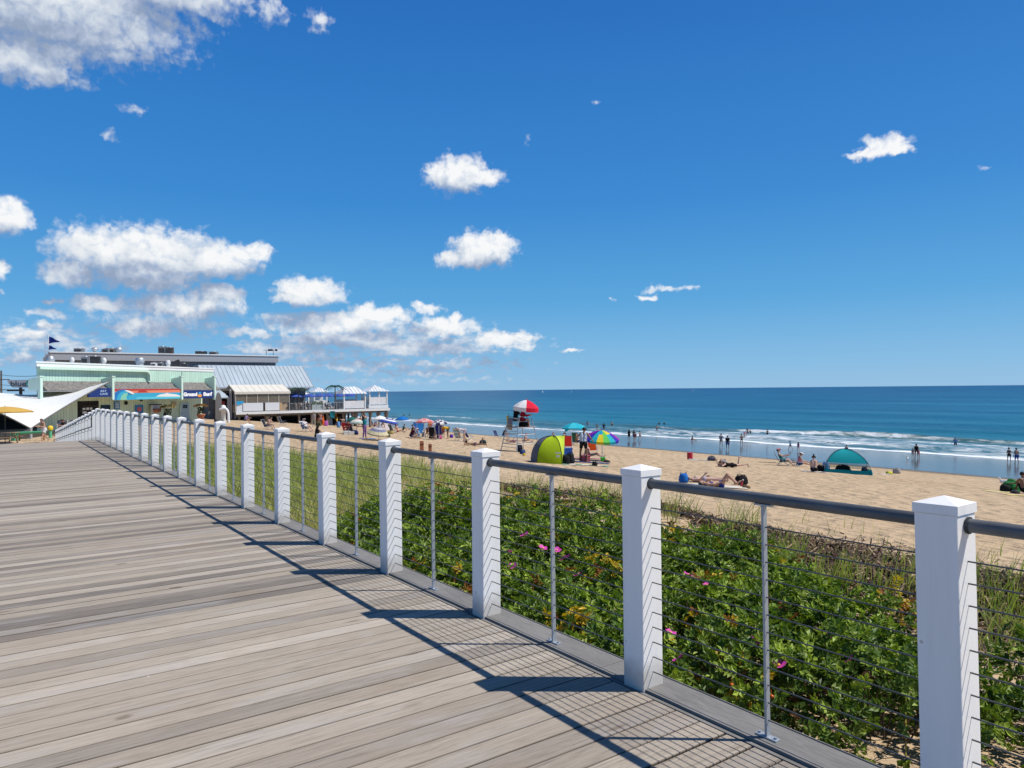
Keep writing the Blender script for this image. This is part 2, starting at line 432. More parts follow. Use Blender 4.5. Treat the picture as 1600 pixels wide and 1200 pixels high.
dry = ramp(nt, mathn(nt, 'MULTIPLY_ADD', n2, .35, mathn(nt, 'MULTIPLY', n1, .65)), [(.28, (.385, .282, .176)), (.5, (.47, .352, .228)), (.72, (.54, .415, .28))])
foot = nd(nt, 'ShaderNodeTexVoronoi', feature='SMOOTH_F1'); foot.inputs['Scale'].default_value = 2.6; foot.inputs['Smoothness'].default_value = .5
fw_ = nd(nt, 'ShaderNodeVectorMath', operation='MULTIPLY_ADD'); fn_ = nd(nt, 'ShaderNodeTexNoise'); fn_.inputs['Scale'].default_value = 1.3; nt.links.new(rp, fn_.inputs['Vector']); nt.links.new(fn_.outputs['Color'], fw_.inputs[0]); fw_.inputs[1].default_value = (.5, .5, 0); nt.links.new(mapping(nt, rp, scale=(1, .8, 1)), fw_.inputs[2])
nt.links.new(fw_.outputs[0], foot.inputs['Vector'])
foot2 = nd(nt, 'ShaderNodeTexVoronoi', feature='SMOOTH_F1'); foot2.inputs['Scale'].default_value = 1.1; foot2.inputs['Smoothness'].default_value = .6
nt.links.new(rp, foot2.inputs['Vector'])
dry = mixc(nt, 1.0, dry, mixc(nt, 1.0, ramp(nt, foot.outputs['Distance'], [(.08, .84), (.26, 1.0), (.5, 1.04)]), ramp(nt, foot2.outputs['Distance'], [(.05, .93), (.3, 1.0), (.7, 1.03)]), 'MULTIPLY'), 'MULTIPLY')  # footprint pits darkened, their shade put into the sand colour
hgt = mathn(nt, 'MULTIPLY_ADD', foot.outputs['Distance'], .6, mathn(nt, 'MULTIPLY_ADD', foot2.outputs['Distance'], .5, mathn(nt, 'MULTIPLY', n2, .25)))
wetc = mixc(nt, noise(nt, mapping(nt, rp, scale=(1, .12, 1)), 0.5, 4), (.07, .065, .06), (.12, .11, .095))
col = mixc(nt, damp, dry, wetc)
# thin lacy foam left behind on the wet sand
fl = noise(nt, mapping(nt, rp, scale=(1, .1, 1)), .25, 6, .65)
fv = mathn(nt, 'MULTIPLY_ADD', mathn(nt, 'SUBTRACT', fl, .5), 9.0, sp.outputs[0])
fm = ramp(nt, mathn(nt, 'ABSOLUTE', mathn(nt, 'SUBTRACT', fv, 94.0)), [(.18, 1), (.55, 0)])
fgt = mathn(nt, 'MULTIPLY', fm, ramp(nt, mathn(nt, 'MULTIPLY_ADD', sp.outputs[1], 1 / 200.0, -.2), [(.1, 0), (.4, .8)]))
col = mixc(nt, fgt, col, (.75, .78, .8))
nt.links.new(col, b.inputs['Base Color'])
rgh = ramp(nt, wet, [(0, .95), (1, .12)])
nt.links.new(mathn(nt, 'MULTIPLY_ADD', fgt, .5, rgh), b.inputs['Roughness'])
nt.links.new(mathn(nt, 'MULTIPLY_ADD', wet, .75, .05), b.inputs['Specular IOR Level'])
bp = bump(nt, b, hgt, 1.0, .33)
nt.links.new(ramp(nt, wet, [(0, 1), (1, .02)]), bp.inputs['Strength'])
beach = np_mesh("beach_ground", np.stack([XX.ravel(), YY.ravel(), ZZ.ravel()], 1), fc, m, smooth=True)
tag(beach, kind='structure')

# ------------------------------------------------------------------ sea
ul = lines([(-6000, -200, 800), (-200, 15, 12), (15, 90, .7), (90, 240, 1.5), (240, 600, 6), (600, 6500, 590)])
vl = lines([(99, 142, .45), (142, 190, 1.0), (190, 330, 4), (330, 900, 40), (900, 6300, 540)])
UU, VV = np.meshgrid(ul, vl, indexing='ij')
def asym(v, c, wf, wb):
    d = v - c; return np.where(d < 0, np.exp(-(d / wf) ** 2), np.exp(-(d / wb) ** 2))
c1 = 114.5 + 2.6 * noise1(UU / 23, 1) + 1.2 * noise1(UU / 7, 2)
c2 = 130 + 3.0 * noise1(UU / 40, 3) + 1.0 * noise1(UU / 11, 4) - np.clip((UU - 60) / 40, -.5, 1) * 3
c3 = 158 + 4 * noise1(UU / 50, 5); c4 = 186 + 5 * noise1(UU / 60, 6); c5 = 226 + 6 * noise1(UU / 70, 7)
A1 = .30 + .12 * noise1(UU / 9, 8)
A2 = np.clip(.75 + .3 * noise1(UU / 18, 9), .1, 1.2) * np.clip((230 - UU) / 150, .25, 1)
A3 = np.clip(.30 + .28 * noise1(UU / 35, 10), 0, 1); A4 = np.clip(.30 + .3 * noise1(UU / 45, 11), 0, 1); A5 = np.clip(.3 + .3 * noise1(UU / 50, 12), 0, 1)
near = np.clip((700 - UU) / 300, 0, 1) * np.clip((UU + 150) / 80, 0, 1)
ZZ = near * (A1 * asym(VV, c1, .9, 7) + A2 * asym(VV, c2, 1.5, 6) + A3 * asym(VV, c3, 4, 9) + A4 * asym(VV, c4, 5, 10) + A5 * asym(VV, c5, 7, 14)
             + .05 * noise2(UU * .9, VV * .9, 5) * np.clip((VV - 104) / 8, 0, 1))
edge = 103.4 + 1.6 * noise1(UU / 17, 13) + .7 * noise1(UU / 5, 14)
ZZ = SEA + ZZ * np.clip((VV - edge + 1) / 5, 0.05, 1)
foam = np.clip((VV - edge) / .8, 0, 1) * (.5 + .45 * np.exp(-((VV - edge - 1) / 1.3) ** 2))
foam *= np.clip(1 - (VV - edge - 5 - 2.5 * noise1(UU / 9, 21)) / 5, .42, 1) * np.clip(1 - (VV - c1 - 5) / 7, 0, 1)
foam = np.maximum(foam, asym(VV, c1, 1.3, 1.8) * (.48 + .25 * noise1(UU / 6, 22)) * np.clip((170 - UU) / 90, .2, 1))
brk = np.clip(.55 + .9 * noise1(UU / 13, 15) - np.clip((UU - 130) / 200, 0, .6), 0, 1)
foam = np.maximum(foam, brk * asym(VV, c2 - .9, 1.7, .9) * .68)
foam = np.maximum(foam, (.47 + .10 * noise2(UU * .12, VV * .5, 33)) * np.clip((VV - edge - 3) / 4, 0, 1) * np.clip((c2 - VV - 1) / 3, 0, 1) * np.clip((190 - UU) / 90, .45, 1))
face = A2 * asym(VV, c2 - 1.1, 1.3, 1.0)
XX = VV * cT - UU * sT; YY = VV * sT + UU * cT
nu, nv = len(ul), len(vl); idx = np.arange(nu * nv).reshape(nu, nv)
fc = np.stack([idx[:-1, :-1].ravel(), idx[:-1, 1:].ravel(), idx[1:, 1:].ravel(), idx[1:, :-1].ravel()], axis=1)
m, nt, b, out = new_mat("sea_water")
geo = nd(nt, 'ShaderNodeNewGeometry'); rp = mapping(nt, geo.outputs['Position'], rot=(0, 0, -TH))
sp = nd(nt, 'ShaderNodeSeparateXYZ'); nt.links.new(rp, sp.inputs[0])
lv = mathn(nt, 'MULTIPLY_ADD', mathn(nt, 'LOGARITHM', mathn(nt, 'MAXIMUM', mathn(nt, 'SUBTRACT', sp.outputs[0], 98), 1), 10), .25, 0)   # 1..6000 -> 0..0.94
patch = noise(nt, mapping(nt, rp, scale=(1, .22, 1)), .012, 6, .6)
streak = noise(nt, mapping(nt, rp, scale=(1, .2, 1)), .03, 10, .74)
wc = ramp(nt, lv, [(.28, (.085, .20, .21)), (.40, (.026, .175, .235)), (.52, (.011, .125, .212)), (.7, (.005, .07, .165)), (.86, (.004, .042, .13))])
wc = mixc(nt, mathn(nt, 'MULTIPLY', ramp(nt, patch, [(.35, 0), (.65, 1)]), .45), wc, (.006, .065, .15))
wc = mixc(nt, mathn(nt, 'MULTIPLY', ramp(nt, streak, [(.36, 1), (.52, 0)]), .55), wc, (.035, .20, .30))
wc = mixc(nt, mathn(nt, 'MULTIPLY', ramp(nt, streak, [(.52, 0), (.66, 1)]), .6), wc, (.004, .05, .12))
att = nd(nt, 'ShaderNodeAttribute', attribute_name='face')
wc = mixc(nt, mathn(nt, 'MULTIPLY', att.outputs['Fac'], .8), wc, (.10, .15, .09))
fa = nd(nt, 'ShaderNodeAttribute', attribute_name='foam')
lace = noise(nt, mapping(nt, rp, scale=(1, .4, 1)), .55, 9, .72, .8)
fmk = ramp(nt, mathn(nt, 'MULTIPLY_ADD', fa.outputs['Fac'], 1.0, mathn(nt, 'MULTIPLY_ADD', lace, 1.5, -.75)), [(.36, 0), (.74, 1)])
fmk = mathn(nt, 'MULTIPLY', fmk, ramp(nt, fa.outputs['Fac'], [(.05, 0), (.25, 1)]))
wc2 = mixc(nt, fmk, wc, (.80, .83, .85))
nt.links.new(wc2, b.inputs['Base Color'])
nt.links.new(mathn(nt, 'MULTIPLY_ADD', fmk, .5, .3), b.inputs['Roughness'])
b.inputs['IOR'].default_value = 1.33
nt.links.new(mathn(nt, 'MULTIPLY_ADD', fmk, -.03, .085), b.inputs['Specular IOR Level'])
wv_ = mathn(nt, 'ADD', mathn(nt, 'MULTIPLY', noise(nt, mapping(nt, rp, scale=(1, .45, 1)), 1.1, 5, .6), .5), mathn(nt, 'MULTIPLY', noise(nt, mapping(nt, rp, scale=(1, .3, 1)), .22, 5, .6), 1.6))
bump(nt, b, wv_, 1.0, .55)
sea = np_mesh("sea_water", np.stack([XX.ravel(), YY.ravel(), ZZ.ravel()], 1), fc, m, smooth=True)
for nme, arr in (('foam', foam), ('face', face)):
    a = sea.data.attributes.new(nme, 'FLOAT', 'POINT'); a.data.foreach_set('value', arr.ravel().astype(np.float32))
tag(sea, kind='structure')

# ------------------------------------------------------------------ boardwalk
RV, U0, SP = 2.7225, 2.717, 1.5032
TILT = -0.0044
def rootmat(o, v=0.0):
    o.rotation_euler = (TILT, 0, TH); o.location = W(0, v, 0.0132)
PB = 0.145
m, nt, b, out = new_mat("weathered_decking")
oc = objco(nt)
rnd = nd(nt, 'ShaderNodeAttribute', attribute_name='tint')
sepc = nd(nt, 'ShaderNodeSeparateColor'); nt.links.new(rnd.outputs['Color'], sepc.inputs[0])
ofs = nd(nt, 'ShaderNodeVectorMath', operation='MULTIPLY_ADD'); nt.links.new(rnd.outputs['Color'], ofs.inputs[0]); ofs.inputs[1].default_value = (37, 0, 19); nt.links.new(oc, ofs.inputs[2])
base = ramp(nt, sepc.outputs[0], [(0, (.175, .155, .132)), (.12, (.262, .227, .187)), (.5, (.345, .296, .235)), (.85, (.382, .33, .262)), (1, (.455, .40, .33))])
gr = noise(nt, mapping(nt, ofs.outputs[0], scale=(.7, 14, 14)), 4.5, 6, .68, .9)
gr2 = noise(nt, mapping(nt, ofs.outputs[0], scale=(1.6, 60, 60)), 4, 3, .6)
blot = noise(nt, mapping(nt, ofs.outputs[0], scale=(.5, 2.5, 1)), 2.2, 5, .6, .4)
c = mixc(nt, 1.0, base, ramp(nt, gr, [(.28, .58), (.47, .97), (.75, 1.22)]), 'MULTIPLY')
c = mixc(nt, 1.0, c, ramp(nt, gr2, [(.28, .72), (.45, .98), (.65, 1.1)]), 'MULTIPLY')
crk = noise(nt, mapping(nt, ofs.outputs[0], scale=(.9, 26, 26)), 3.5, 4, .7, 1.6)
c = mixc(nt, 1.0, c, ramp(nt, crk, [(.30, .45), (.37, 1.0)]), 'MULTIPLY')
c = mixc(nt, mathn(nt, 'MULTIPLY', ramp(nt, blot, [(.52, 0), (.72, 1)]), .5), c, (.40, .385, .375))
c = mixc(nt, mathn(nt, 'MULTIPLY', ramp(nt, noise(nt, ofs.outputs[0], 1.1, 5, .65), [(.55, 0), (.75, 1)]), .55), c, (.255, .19, .13))
knot = nd(nt, 'ShaderNodeTexVoronoi'); knot.inputs['Scale'].default_value = 1.0; nt.links.new(mapping(nt, ofs.outputs[0], scale=(.9, 4.5, 1)), knot.inputs['Vector'])
c = mixc(nt, ramp(nt, knot.outputs['Distance'], [(.03, .7), (.085, 0)]), c, (.12, .08, .05))
stn = nd(nt, 'ShaderNodeTexVoronoi'); stn.inputs['Scale'].default_value = .9; nt.links.new(mapping(nt, oc, scale=(1, 1.6, 1), loc=(.37, .2, 0)), stn.inputs['Vector'])
c = mixc(nt, ramp(nt, mathn(nt, 'MULTIPLY_ADD', noise(nt, oc, 9, 4), .08, stn.outputs['Distance']), [(.07, .75), (.095, 0)]), c, (.13, .105, .08))
spk = nd(nt, 'ShaderNodeTexVoronoi'); spk.inputs['Scale'].default_value = 2.1; nt.links.new(oc, spk.inputs['Vector'])
c = mixc(nt, ramp(nt, spk.outputs['Distance'], [(.010, .9), (.016, 0)]), c, (.75, .75, .72))
# a film of blown sand and foot dirt, broad and uneven
c = mixc(nt, mathn(nt, 'MULTIPLY', ramp(nt, noise(nt, oc, .35, 5, .6), [(.45, 0), (.7, 1)]), .25), c, (.42, .34, .27))
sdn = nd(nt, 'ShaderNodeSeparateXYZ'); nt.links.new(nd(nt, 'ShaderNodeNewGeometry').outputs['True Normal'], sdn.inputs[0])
c = mixc(nt, ramp(nt, sdn.outputs[2], [(.6, .8), (.95, 0)]), c, (.05, .038, .028))      # dirty sawn edges, with the dark of the gaps put into the colour
nt.links.new(c, b.inputs['Base Color']); b.inputs['Roughness'].default_value = .78; b.inputs['Specular IOR Level'].default_value = .25
bump(nt, b, mathn(nt, 'MULTIPLY_ADD', gr, .6, gr2), .35, .004)
bv = []; bf = []; bc = []
v1 = RV - .098
def board(x0, x1, y0, y1, z0, z1, col):
    """a decking board with eased long edges"""
    e = .003; k = len(bv)
    for x in (x0, x1):
        bv.extend([(x, y0, z0), (x, y1, z0), (x, y1, z1 - e), (x, y1 - e, z1), (x, y0 + e, z1), (x, y0, z1 - e)])
    for i in range(6):
        j = (i + 1) % 6; bf.append((k + i, k + j, k + 6 + j, k + 6 + i)); bc.append(col)
    bf.append((k + 3, k + 2, k + 5, k + 4)); bc.append(col); bf.append((k + 2, k + 1, k + 0, k + 5)); bc.append(col)
    bf.append((k + 9, k + 10, k + 11, k + 8)); bc.append(col); bf.append((k + 8, k + 11, k + 6, k + 7)); bc.append(col)
y = -6.0; r_ = random.Random(5)
DECKEND = U0 + SP * 18 + .12
while y < DECKEND:
    x = v1; seg0 = r_.uniform(3, 12)
    gap = r_.choice([.005, .006, .006, .007, .010])
    first = True
    while x > -34:
        L = seg0 if first else r_.uniform(8, 12); first = False
        x0 = max(x - L, -34)
        q = r_.random(); q = q if r_.random() > .12 else r_.random() * .12
        dz = r_.uniform(-.0012, .0012)
        board(x0 + .002, x, y, y + PB - gap, -.03 + dz, 0.0 + dz, (q, r_.random(), r_.random()))
        x = x0
    y += PB
deck = np_mesh("boardwalk_deck", np.array(bv), np.array(bf), m)
face_color(deck, np.array(bc)); rootmat(deck); tag(deck, kind='structure')
ULEN0, ULEN1 = -6.0, DECKEND
m2, nt, b, out = new_mat("weathered_kerb_plank"); oc = objco(nt)
g1 = noise(nt, mapping(nt, oc, scale=(14, 2.0, 14)), 3, 6, .7, .9); g2 = noise(nt, oc, 1.5, 5)
c = ramp(nt, mathn(nt, 'MULTIPLY_ADD', g1, .6, mathn(nt, 'MULTIPLY', g2, .4)), [(.3, (.12, .115, .108)), (.5, (.185, .178, .168)), (.7, (.26, .25, .235))])
spk = nd(nt, 'ShaderNodeTexVoronoi'); spk.inputs['Scale'].default_value = 3.3; nt.links.new(oc, spk.inputs['Vector'])
c = mixc(nt, ramp(nt, spk.outputs['Distance'], [(.03, .95), (.045, 0)]), c, (.8, .8, .78))
nt.links.new(c, b.inputs['Base Color']); b.inputs['Roughness'].default_value = .85; bump(nt, b, g1, .5, .006)
k = MB()
k.box2((RV - .086, ULEN0, -.14), (RV - .066, ULEN1, -.002))
r_ = random.Random(9); y = ULEN0
while y < ULEN1:                                   # butt-jointed kerb planks
    y2 = min(y + 4.5, ULEN1); k.box2((RV - .058, y + .002, -.05), (RV + .155, y2 - .002, .012)); y = y2
k.box2((RV + .10, ULEN0, -.32), (RV + .135, ULEN1, -.052))
kerb = k.build("boardwalk_kerb", m2); rootmat(kerb); tag(kerb, kind='structure')
k = MB(); k.box2((-34, ULEN0, -.40), (RV - .11, ULEN1 - .05, -.22))
for _i in range(14): k.box2((RV - .35 - 2.4 * _i, ULEN0, -.215), (RV - .30 - 2.4 * _i, ULEN1 - .05, -.034))
sub = k.build("boardwalk_frame", M_('old_joist_timber', (.03, .025, .02), .9)); rootmat(sub); tag(sub, kind='structure')

# ------------------------------------------------------------------ railing
m, nt, b, out = new_mat("white_vinyl"); oc = objco(nt)
sz_ = nd(nt, 'ShaderNodeSeparateXYZ'); nt.links.new(oc, sz_.inputs[0]); oi = nd(nt, 'ShaderNodeObjectInfo')
ov = nd(nt, 'ShaderNodeVectorMath', operation='ADD'); nt.links.new(oc, ov.inputs[0]); nt.links.new(oi.outputs['Location'], ov.inputs[1])
st_ = noise(nt, mapping(nt, ov.outputs[0], scale=(9, 9, .7)), 2.0, 5, .65)
dn_ = noise(nt, ov.outputs[0], 14, 5, .65)
low_ = ramp(nt, mathn(nt, 'MULTIPLY_ADD', dn_, -.16, sz_.outputs[2]), [(.0, 1), (.10, 0)])
c = mixc(nt, 1.0, (.90, .89, .865), ramp(nt, st_, [(.30, .94), (.5, 1.0), (.7, 1.02)]), 'MULTIPLY')
c = mixc(nt, mathn(nt, 'MULTIPLY', low_, .55), c, (.36, .31, .25))
sc_ = nd(nt, 'ShaderNodeTexVoronoi'); sc_.inputs['Scale'].default_value = 5.5; nt.links.new(ov.outputs[0], sc_.inputs['Vector'])
c = mixc(nt, ramp(nt, sc_.outputs['Distance'], [(.025, .65), (.045, 0)]), c, (.40, .38, .35))
nt.links.new(c, b.inputs['Base Color']); b.inputs['Roughness'].default_value = .45; bump(nt, b, dn_, .06, .003); WHITE = m
m, nt, b, out = new_mat("galvanised_pipe"); oc = objco(nt)
g1 = noise(nt, mapping(nt, oc, scale=(1, .2, 1)), 30, 5, .6); g2 = noise(nt, oc, 2.0, 5, .6)
c = ramp(nt, mathn(nt, 'MULTIPLY_ADD', g1, .4, mathn(nt, 'MULTIPLY', g2, .6)), [(.3, (.06, .068, .077)), (.5, (.115, .124, .133)), (.75, (.20, .21, .215))])
nt.links.new(c, b.inputs['Base Color']); b.inputs['Metallic'].default_value = .25; b.inputs['Roughness'].default_value = .55
bump(nt, b, g1, .15, .002)
PIPE = m
GALV = M_('galvanised_flat_bar', (.38, .415, .45), .45, .35, .15, 14)
CABLE = M_('steel_cable', (.10, .105, .11), .5, .5, .2, 40)
rail = thing("cable_railing", "long white post railing with grey pipe handrail and steel cables along the boardwalk edge", "railing", W(0, RV, .0132), rot=(TILT, 0, TH))
pm = MB(); pm.box((0, 0, .552), (.142, .142, 1.105), bev=.005); pm = pm.mesh("post"); pm.materials.append(WHITE)
cm = MB()
h = .0752
cm.add([(-h, -h, 1.106), (h, -h, 1.106), (h, h, 1.106), (-h, h, 1.106), (-h, -h, 1.139), (h, -h, 1.139), (h, h, 1.139), (-h, h, 1.139), (0, 0, 1.163)],
       [(0, 3, 2, 1), (0, 1, 5, 4), (1, 2, 6, 5), (2, 3, 7, 6), (3, 0, 4, 7), (4, 5, 8), (5, 6, 8), (6, 7, 8), (7, 4, 8)])
cm = cm.mesh("post_cap"); cm.materials.append(WHITE)
N0, N1 = -3, 18
def newob(name, me, parent, loc=(0, 0, 0), rot=(0, 0, 0)):
    o = bpy.data.objects.new(name, me); COL.objects.link(o); o.parent = parent; o.location = loc; o.rotation_euler = rot; return o
jr = random.Random(3)
for n in range(N0, N1 + 1):
    u = U0 + SP * n
    p = newob("post", pm, rail, (0, u, -.012), (R(jr.uniform(-.4, .4)), R(jr.uniform(-.4, .4)), R(jr.uniform(-1, 1))))
    newob("post_cap", cm, p, (0, 0, 0), (0, 0, R(jr.uniform(-.8, .8))))
    if n < N1:
        k = MB(); k.tube([(0, u + .066, 1.055), (0, u + SP - .066, 1.055)], .0243, 16)
        q = k.build("handrail_pipe", PIPE, rail)
        for yy in (u + .074, u + SP - .074):
            k = MB(); k.tube([(0, yy - .0035, 1.055), (0, yy + .0035, 1.055)], .030, 16)
            k.build("hole_ring", M_('pipe_hole_shade', (.045, .05, .055), .7), q)  # dark ring added in place of the shaded hole round the pipe
        um = u + SP / 2
        k = MB()
        k.box((0, um, .517), (.026, .012, 1.012), bev=.0015)
        k.box((0, um, .016), (.035, .105, .008), rz=.0, bev=.0015)
        k.box((0, um, 1.0275), (.030, .085, .007))
        for s_ in (-1, 1): k.tube([(0, um + s_ * .04, .02), (0, um + s_ * .04, .028)], .007, 6)
        k.build("baluster", GALV, rail)
for i in range(12):
    k = MB(); z = .93 - .0765 * i
    k.tube([(0, U0 + SP * N0, z), (0, U0 + SP * N1, z)], .003, 6, caps=False)
    k.build("cable", CABLE, rail)

# ramp leading down from the boardwalk to the sand
RD = 1.68 / (17 * SP)
rr = thing("ramp_railing", "white post railing stepping down the ramp at the far end of the boardwalk", "railing", W(0, RV, .0132), rot=(TILT, 0, TH))
pts_c = []
for n in range(N1 + 1, N1 + 18):
    u = U0 + SP * n; z = -RD * (n - N1) * SP
    p = newob("post", pm, rr, (0, u, z)); newob("post_cap", cm, p)
    if n % 6 == 0: p.scale = (1.25, 1.25, 1.0)
for i, zz in enumerate((1.0, )):
    k = MB(); k.tube([(0, U0 + SP * N1 + .07, zz + .05), (0, U0 + SP * (N1 + 17), zz + .05 - RD * 17 * SP)], .0243, 8); k.build("handrail_pipe", PIPE, rr)
for i in range(12):
    k = MB(); z = .93 - .0765 * i
    k.tube([(0, U0 + SP * N1, z), (0, U0 + SP * (N1 + 17), z - RD * 17 * SP)], .003, 5, caps=False); k.build("cable", CABLE, rr)
k = MB(); a0 = U0 + SP * N1 + .35
f_ = lambda u, z: (-.17, u, z - RD * (u - (U0 + SP * N1)))
ue = U0 + SP * (N1 + 17)
k.tube([f_(ue, .5), f_(a0 + 7.4, .5), f_(a0 + 6.6, .52), f_(a0 + .25, .5), f_(a0, .5), f_(a0, .62), f_(a0, .86), f_(a0, .92), f_(a0 + .25, .94), f_(a0 + 6.6, .95), f_(a0 + 7.4, .9), f_(ue, .9)], .021, 8)
for n in range(N1 + 1, N1 + 18):
    u = U0 + SP * n
    for zz in (.44, .86): k.tube([f_(u, zz + .03), (-.17, u, f_(u, zz)[2] - .03), (-.07, u, f_(u, zz)[2] - .03)], .009, 5)
k.build("grab_rail", PIPE, rr)
k = MB(); y0_, y1_ = DECKEND, ue
k.add([(-2.2, y0_, -.01), (.16, y0_, -.01), (.16, y1_, -1.7), (-2.2, y1_, -1.7), (-2.2, y0_, -.3), (.16, y0_, -.3), (.16, y1_, -1.95), (-2.2, y1_, -1.95)],
      [(0, 1, 2, 3), (7, 6, 5, 4), (0, 4, 5, 1), (1, 5, 6, 2), (2, 6, 7, 3), (3, 7, 4, 0)])
rm = k.build("boardwalk_ramp", deck.data.materials[0]); rm.rotation_euler = (TILT, 0, TH); rm.location = W(0, RV, .0132); tag(rm, kind='structure')
# ------------------------------------------------------------------ vegetation
def leaf_material(name, trans=.25, rough=.5):
    m, nt, b, out = new_mat(name)
    at = nd(nt, 'ShaderNodeAttribute', attribute_name='tint')
    nt.links.new(at.outputs['Color'], b.inputs['Base Color']); b.inputs['Roughness'].default_value = rough; b.inputs['Specular IOR Level'].default_value = .35
    tr = nd(nt, 'ShaderNodeBsdfTranslucent'); nt.links.new(mixc(nt, 1.0, at.outputs['Color'], (1.25, 1.3, .5), 'MULTIPLY'), tr.inputs[0])
    mx = nd(nt, 'ShaderNodeMixShader'); mx.inputs[0].default_value = trans
    nt.links.new(b.outputs[0], mx.inputs[1]); nt.links.new(tr.outputs[0], mx.inputs[2]); nt.links.new(mx.outputs[0], out.inputs[0])
    return m
LEAF = leaf_material("rose_leaf")
GRASS = leaf_material("beach_grass_blade", .3, .6)
# each bush is a cluster of low domes: (u, v, radius, top z)
BUSHES = [
 ("low rose bush in the nearest bay, two pink blooms, thinning out to sand", [(2.75, 5.0, .75, -.36), (3.2, 4.1, .75, -.28), (3.5, 5.4, .8, -.3), (2.8, 5.75, .6, -.45), (3.9, 4.6, .85, -.2), (3.4, 6.2, .6, -.4)]),
 ("small rose bush beside bare sand, seen right of the nearest white post", [(1.75, 5.9, .62, -.5), (2.15, 6.5, .6, -.5), (1.3, 6.5, .55, -.55)]),
 ("rose bush with orange hips hugging the kerb between two posts", [(4.3, 3.5, .75, -.16), (5.0, 3.4, .8, -.12), (4.8, 4.4, .9, -.18), (4.4, 5.3, .85, -.28), (3.6, 3.3, .6, -.22)]),
 ("broad rose bush with yellowing leaves just below the tall grass tufts", [(4.9, 6.3, .9, -.32), (5.6, 5.4, .95, -.22), (5.9, 6.6, .95, -.28), (5.3, 7.1, .7, -.4), (4.2, 6.4, .6, -.42)]),
 ("dense rose bush with clustered magenta blooms behind the middle bay's baluster", [(6.0, 3.6, .9, -.10), (6.9, 3.5, .85, -.10), (6.5, 4.6, 1.0, -.10), (7.2, 5.2, .95, -.14), (6.6, 5.9, .95, -.2)]),
 ("rose bush at the back edge of the thicket nearest the sand, pink bloom on top", [(7.3, 6.6, .9, -.22), (8.2, 6.9, .9, -.2), (8.9, 6.2, .9, -.2), (9.6, 6.9, .8, -.26), (6.6, 7.3, .6, -.38)]),
 ("dark green rose bush with yellow autumn leaves behind the third post from the right", [(8.0, 3.7, .9, -.14), (7.9, 4.7, .9, -.12), (8.9, 4.6, .95, -.12), (8.8, 3.5, .6, -.2)]),
 ("farthest rose bush, rusty leaves at its foot, where dune grass begins", [(9.9, 4.8, .85, -.16), (9.7, 5.7, .9, -.16), (10.7, 5.8, .85, -.24), (10.9, 5.0, .7, -.32), (9.3, 3.5, .5, -.42), (10.8, 6.6, .7, -.3)]),
]
# pink blooms by where they show, on the bush below them
BLOOMS = [(851, 809), (893, 842), (886, 877), (880, 880), (801, 892), (848, 863), (1110, 870), (1105, 922), (1048, 998), (1217, 1050), (1293, 1003), (1048, 808), (728, 804), (856, 792), (870, 866), (938, 850)]
HIPS = [(1077, 1052), (1143, 1070), (1206, 1088), (1080, 1055), (870, 965), (1118, 960), (1250, 1000)]
ALLD = [(u, v, r, t, i) for i, (l, ds) in enumerate(BUSHES) for (u, v, r, t) in ds]
def dome_z(u, v):
    best = (-9, -1)
    for (a, b_, r, t, i) in ALLD:
        d2 = ((u - a) ** 2 + (v - b_) ** 2) / (r * r)
        if d2 < 1:
            g = float(ground(a, b_)) + .05; z = g + (t - g) * (1 - d2) ** .45
            if z > best[0]: best = (z, i)
    return best
def hit_bush(px, py):
    d = ray(px, py); t = 2.0
    while t < 25:
        p = CAMLOC + d * t; u, v = UV(p); z, i = dome_z(u, v)
        if i >= 0 and p.z < z + .01: return p, i
        t += .02
    return None, -1
def leaflets(cen, axis, nrm, L, wd_, fold):
    """folded leaflet: 6 verts / 4 quads-as-tris per leaflet -> two quads"""
    side = np.cross(axis, nrm)
    base = cen; tip = cen + axis * L[:, None]
    mid = cen + axis * (L * .5)[:, None] - nrm * (fold * L * .10)[:, None]
    l = cen + axis * (L * .48)[:, None] + side * (wd_ / 2)[:, None] + nrm * (L * .12)[:, None]
    r = cen + axis * (L * .48)[:, None] - side * (wd_ / 2)[:, None] + nrm * (L * .12)[:, None]
    n = len(cen)
    vs = np.stack([base, l, tip, r, mid], 1).reshape(-1, 3)
    b = np.arange(n)[:, None] * 5
    f = np.concatenate([b + np.array([[0, 3, 4]]), b + np.array([[3, 2, 4]]), b + np.array([[2, 1, 4]]), b + np.array([[1, 0, 4]])], 1).reshape(-1, 3)
    return vs, f
def unit(a): return a / np.maximum(np.linalg.norm(a, axis=1, keepdims=True), 1e-9)
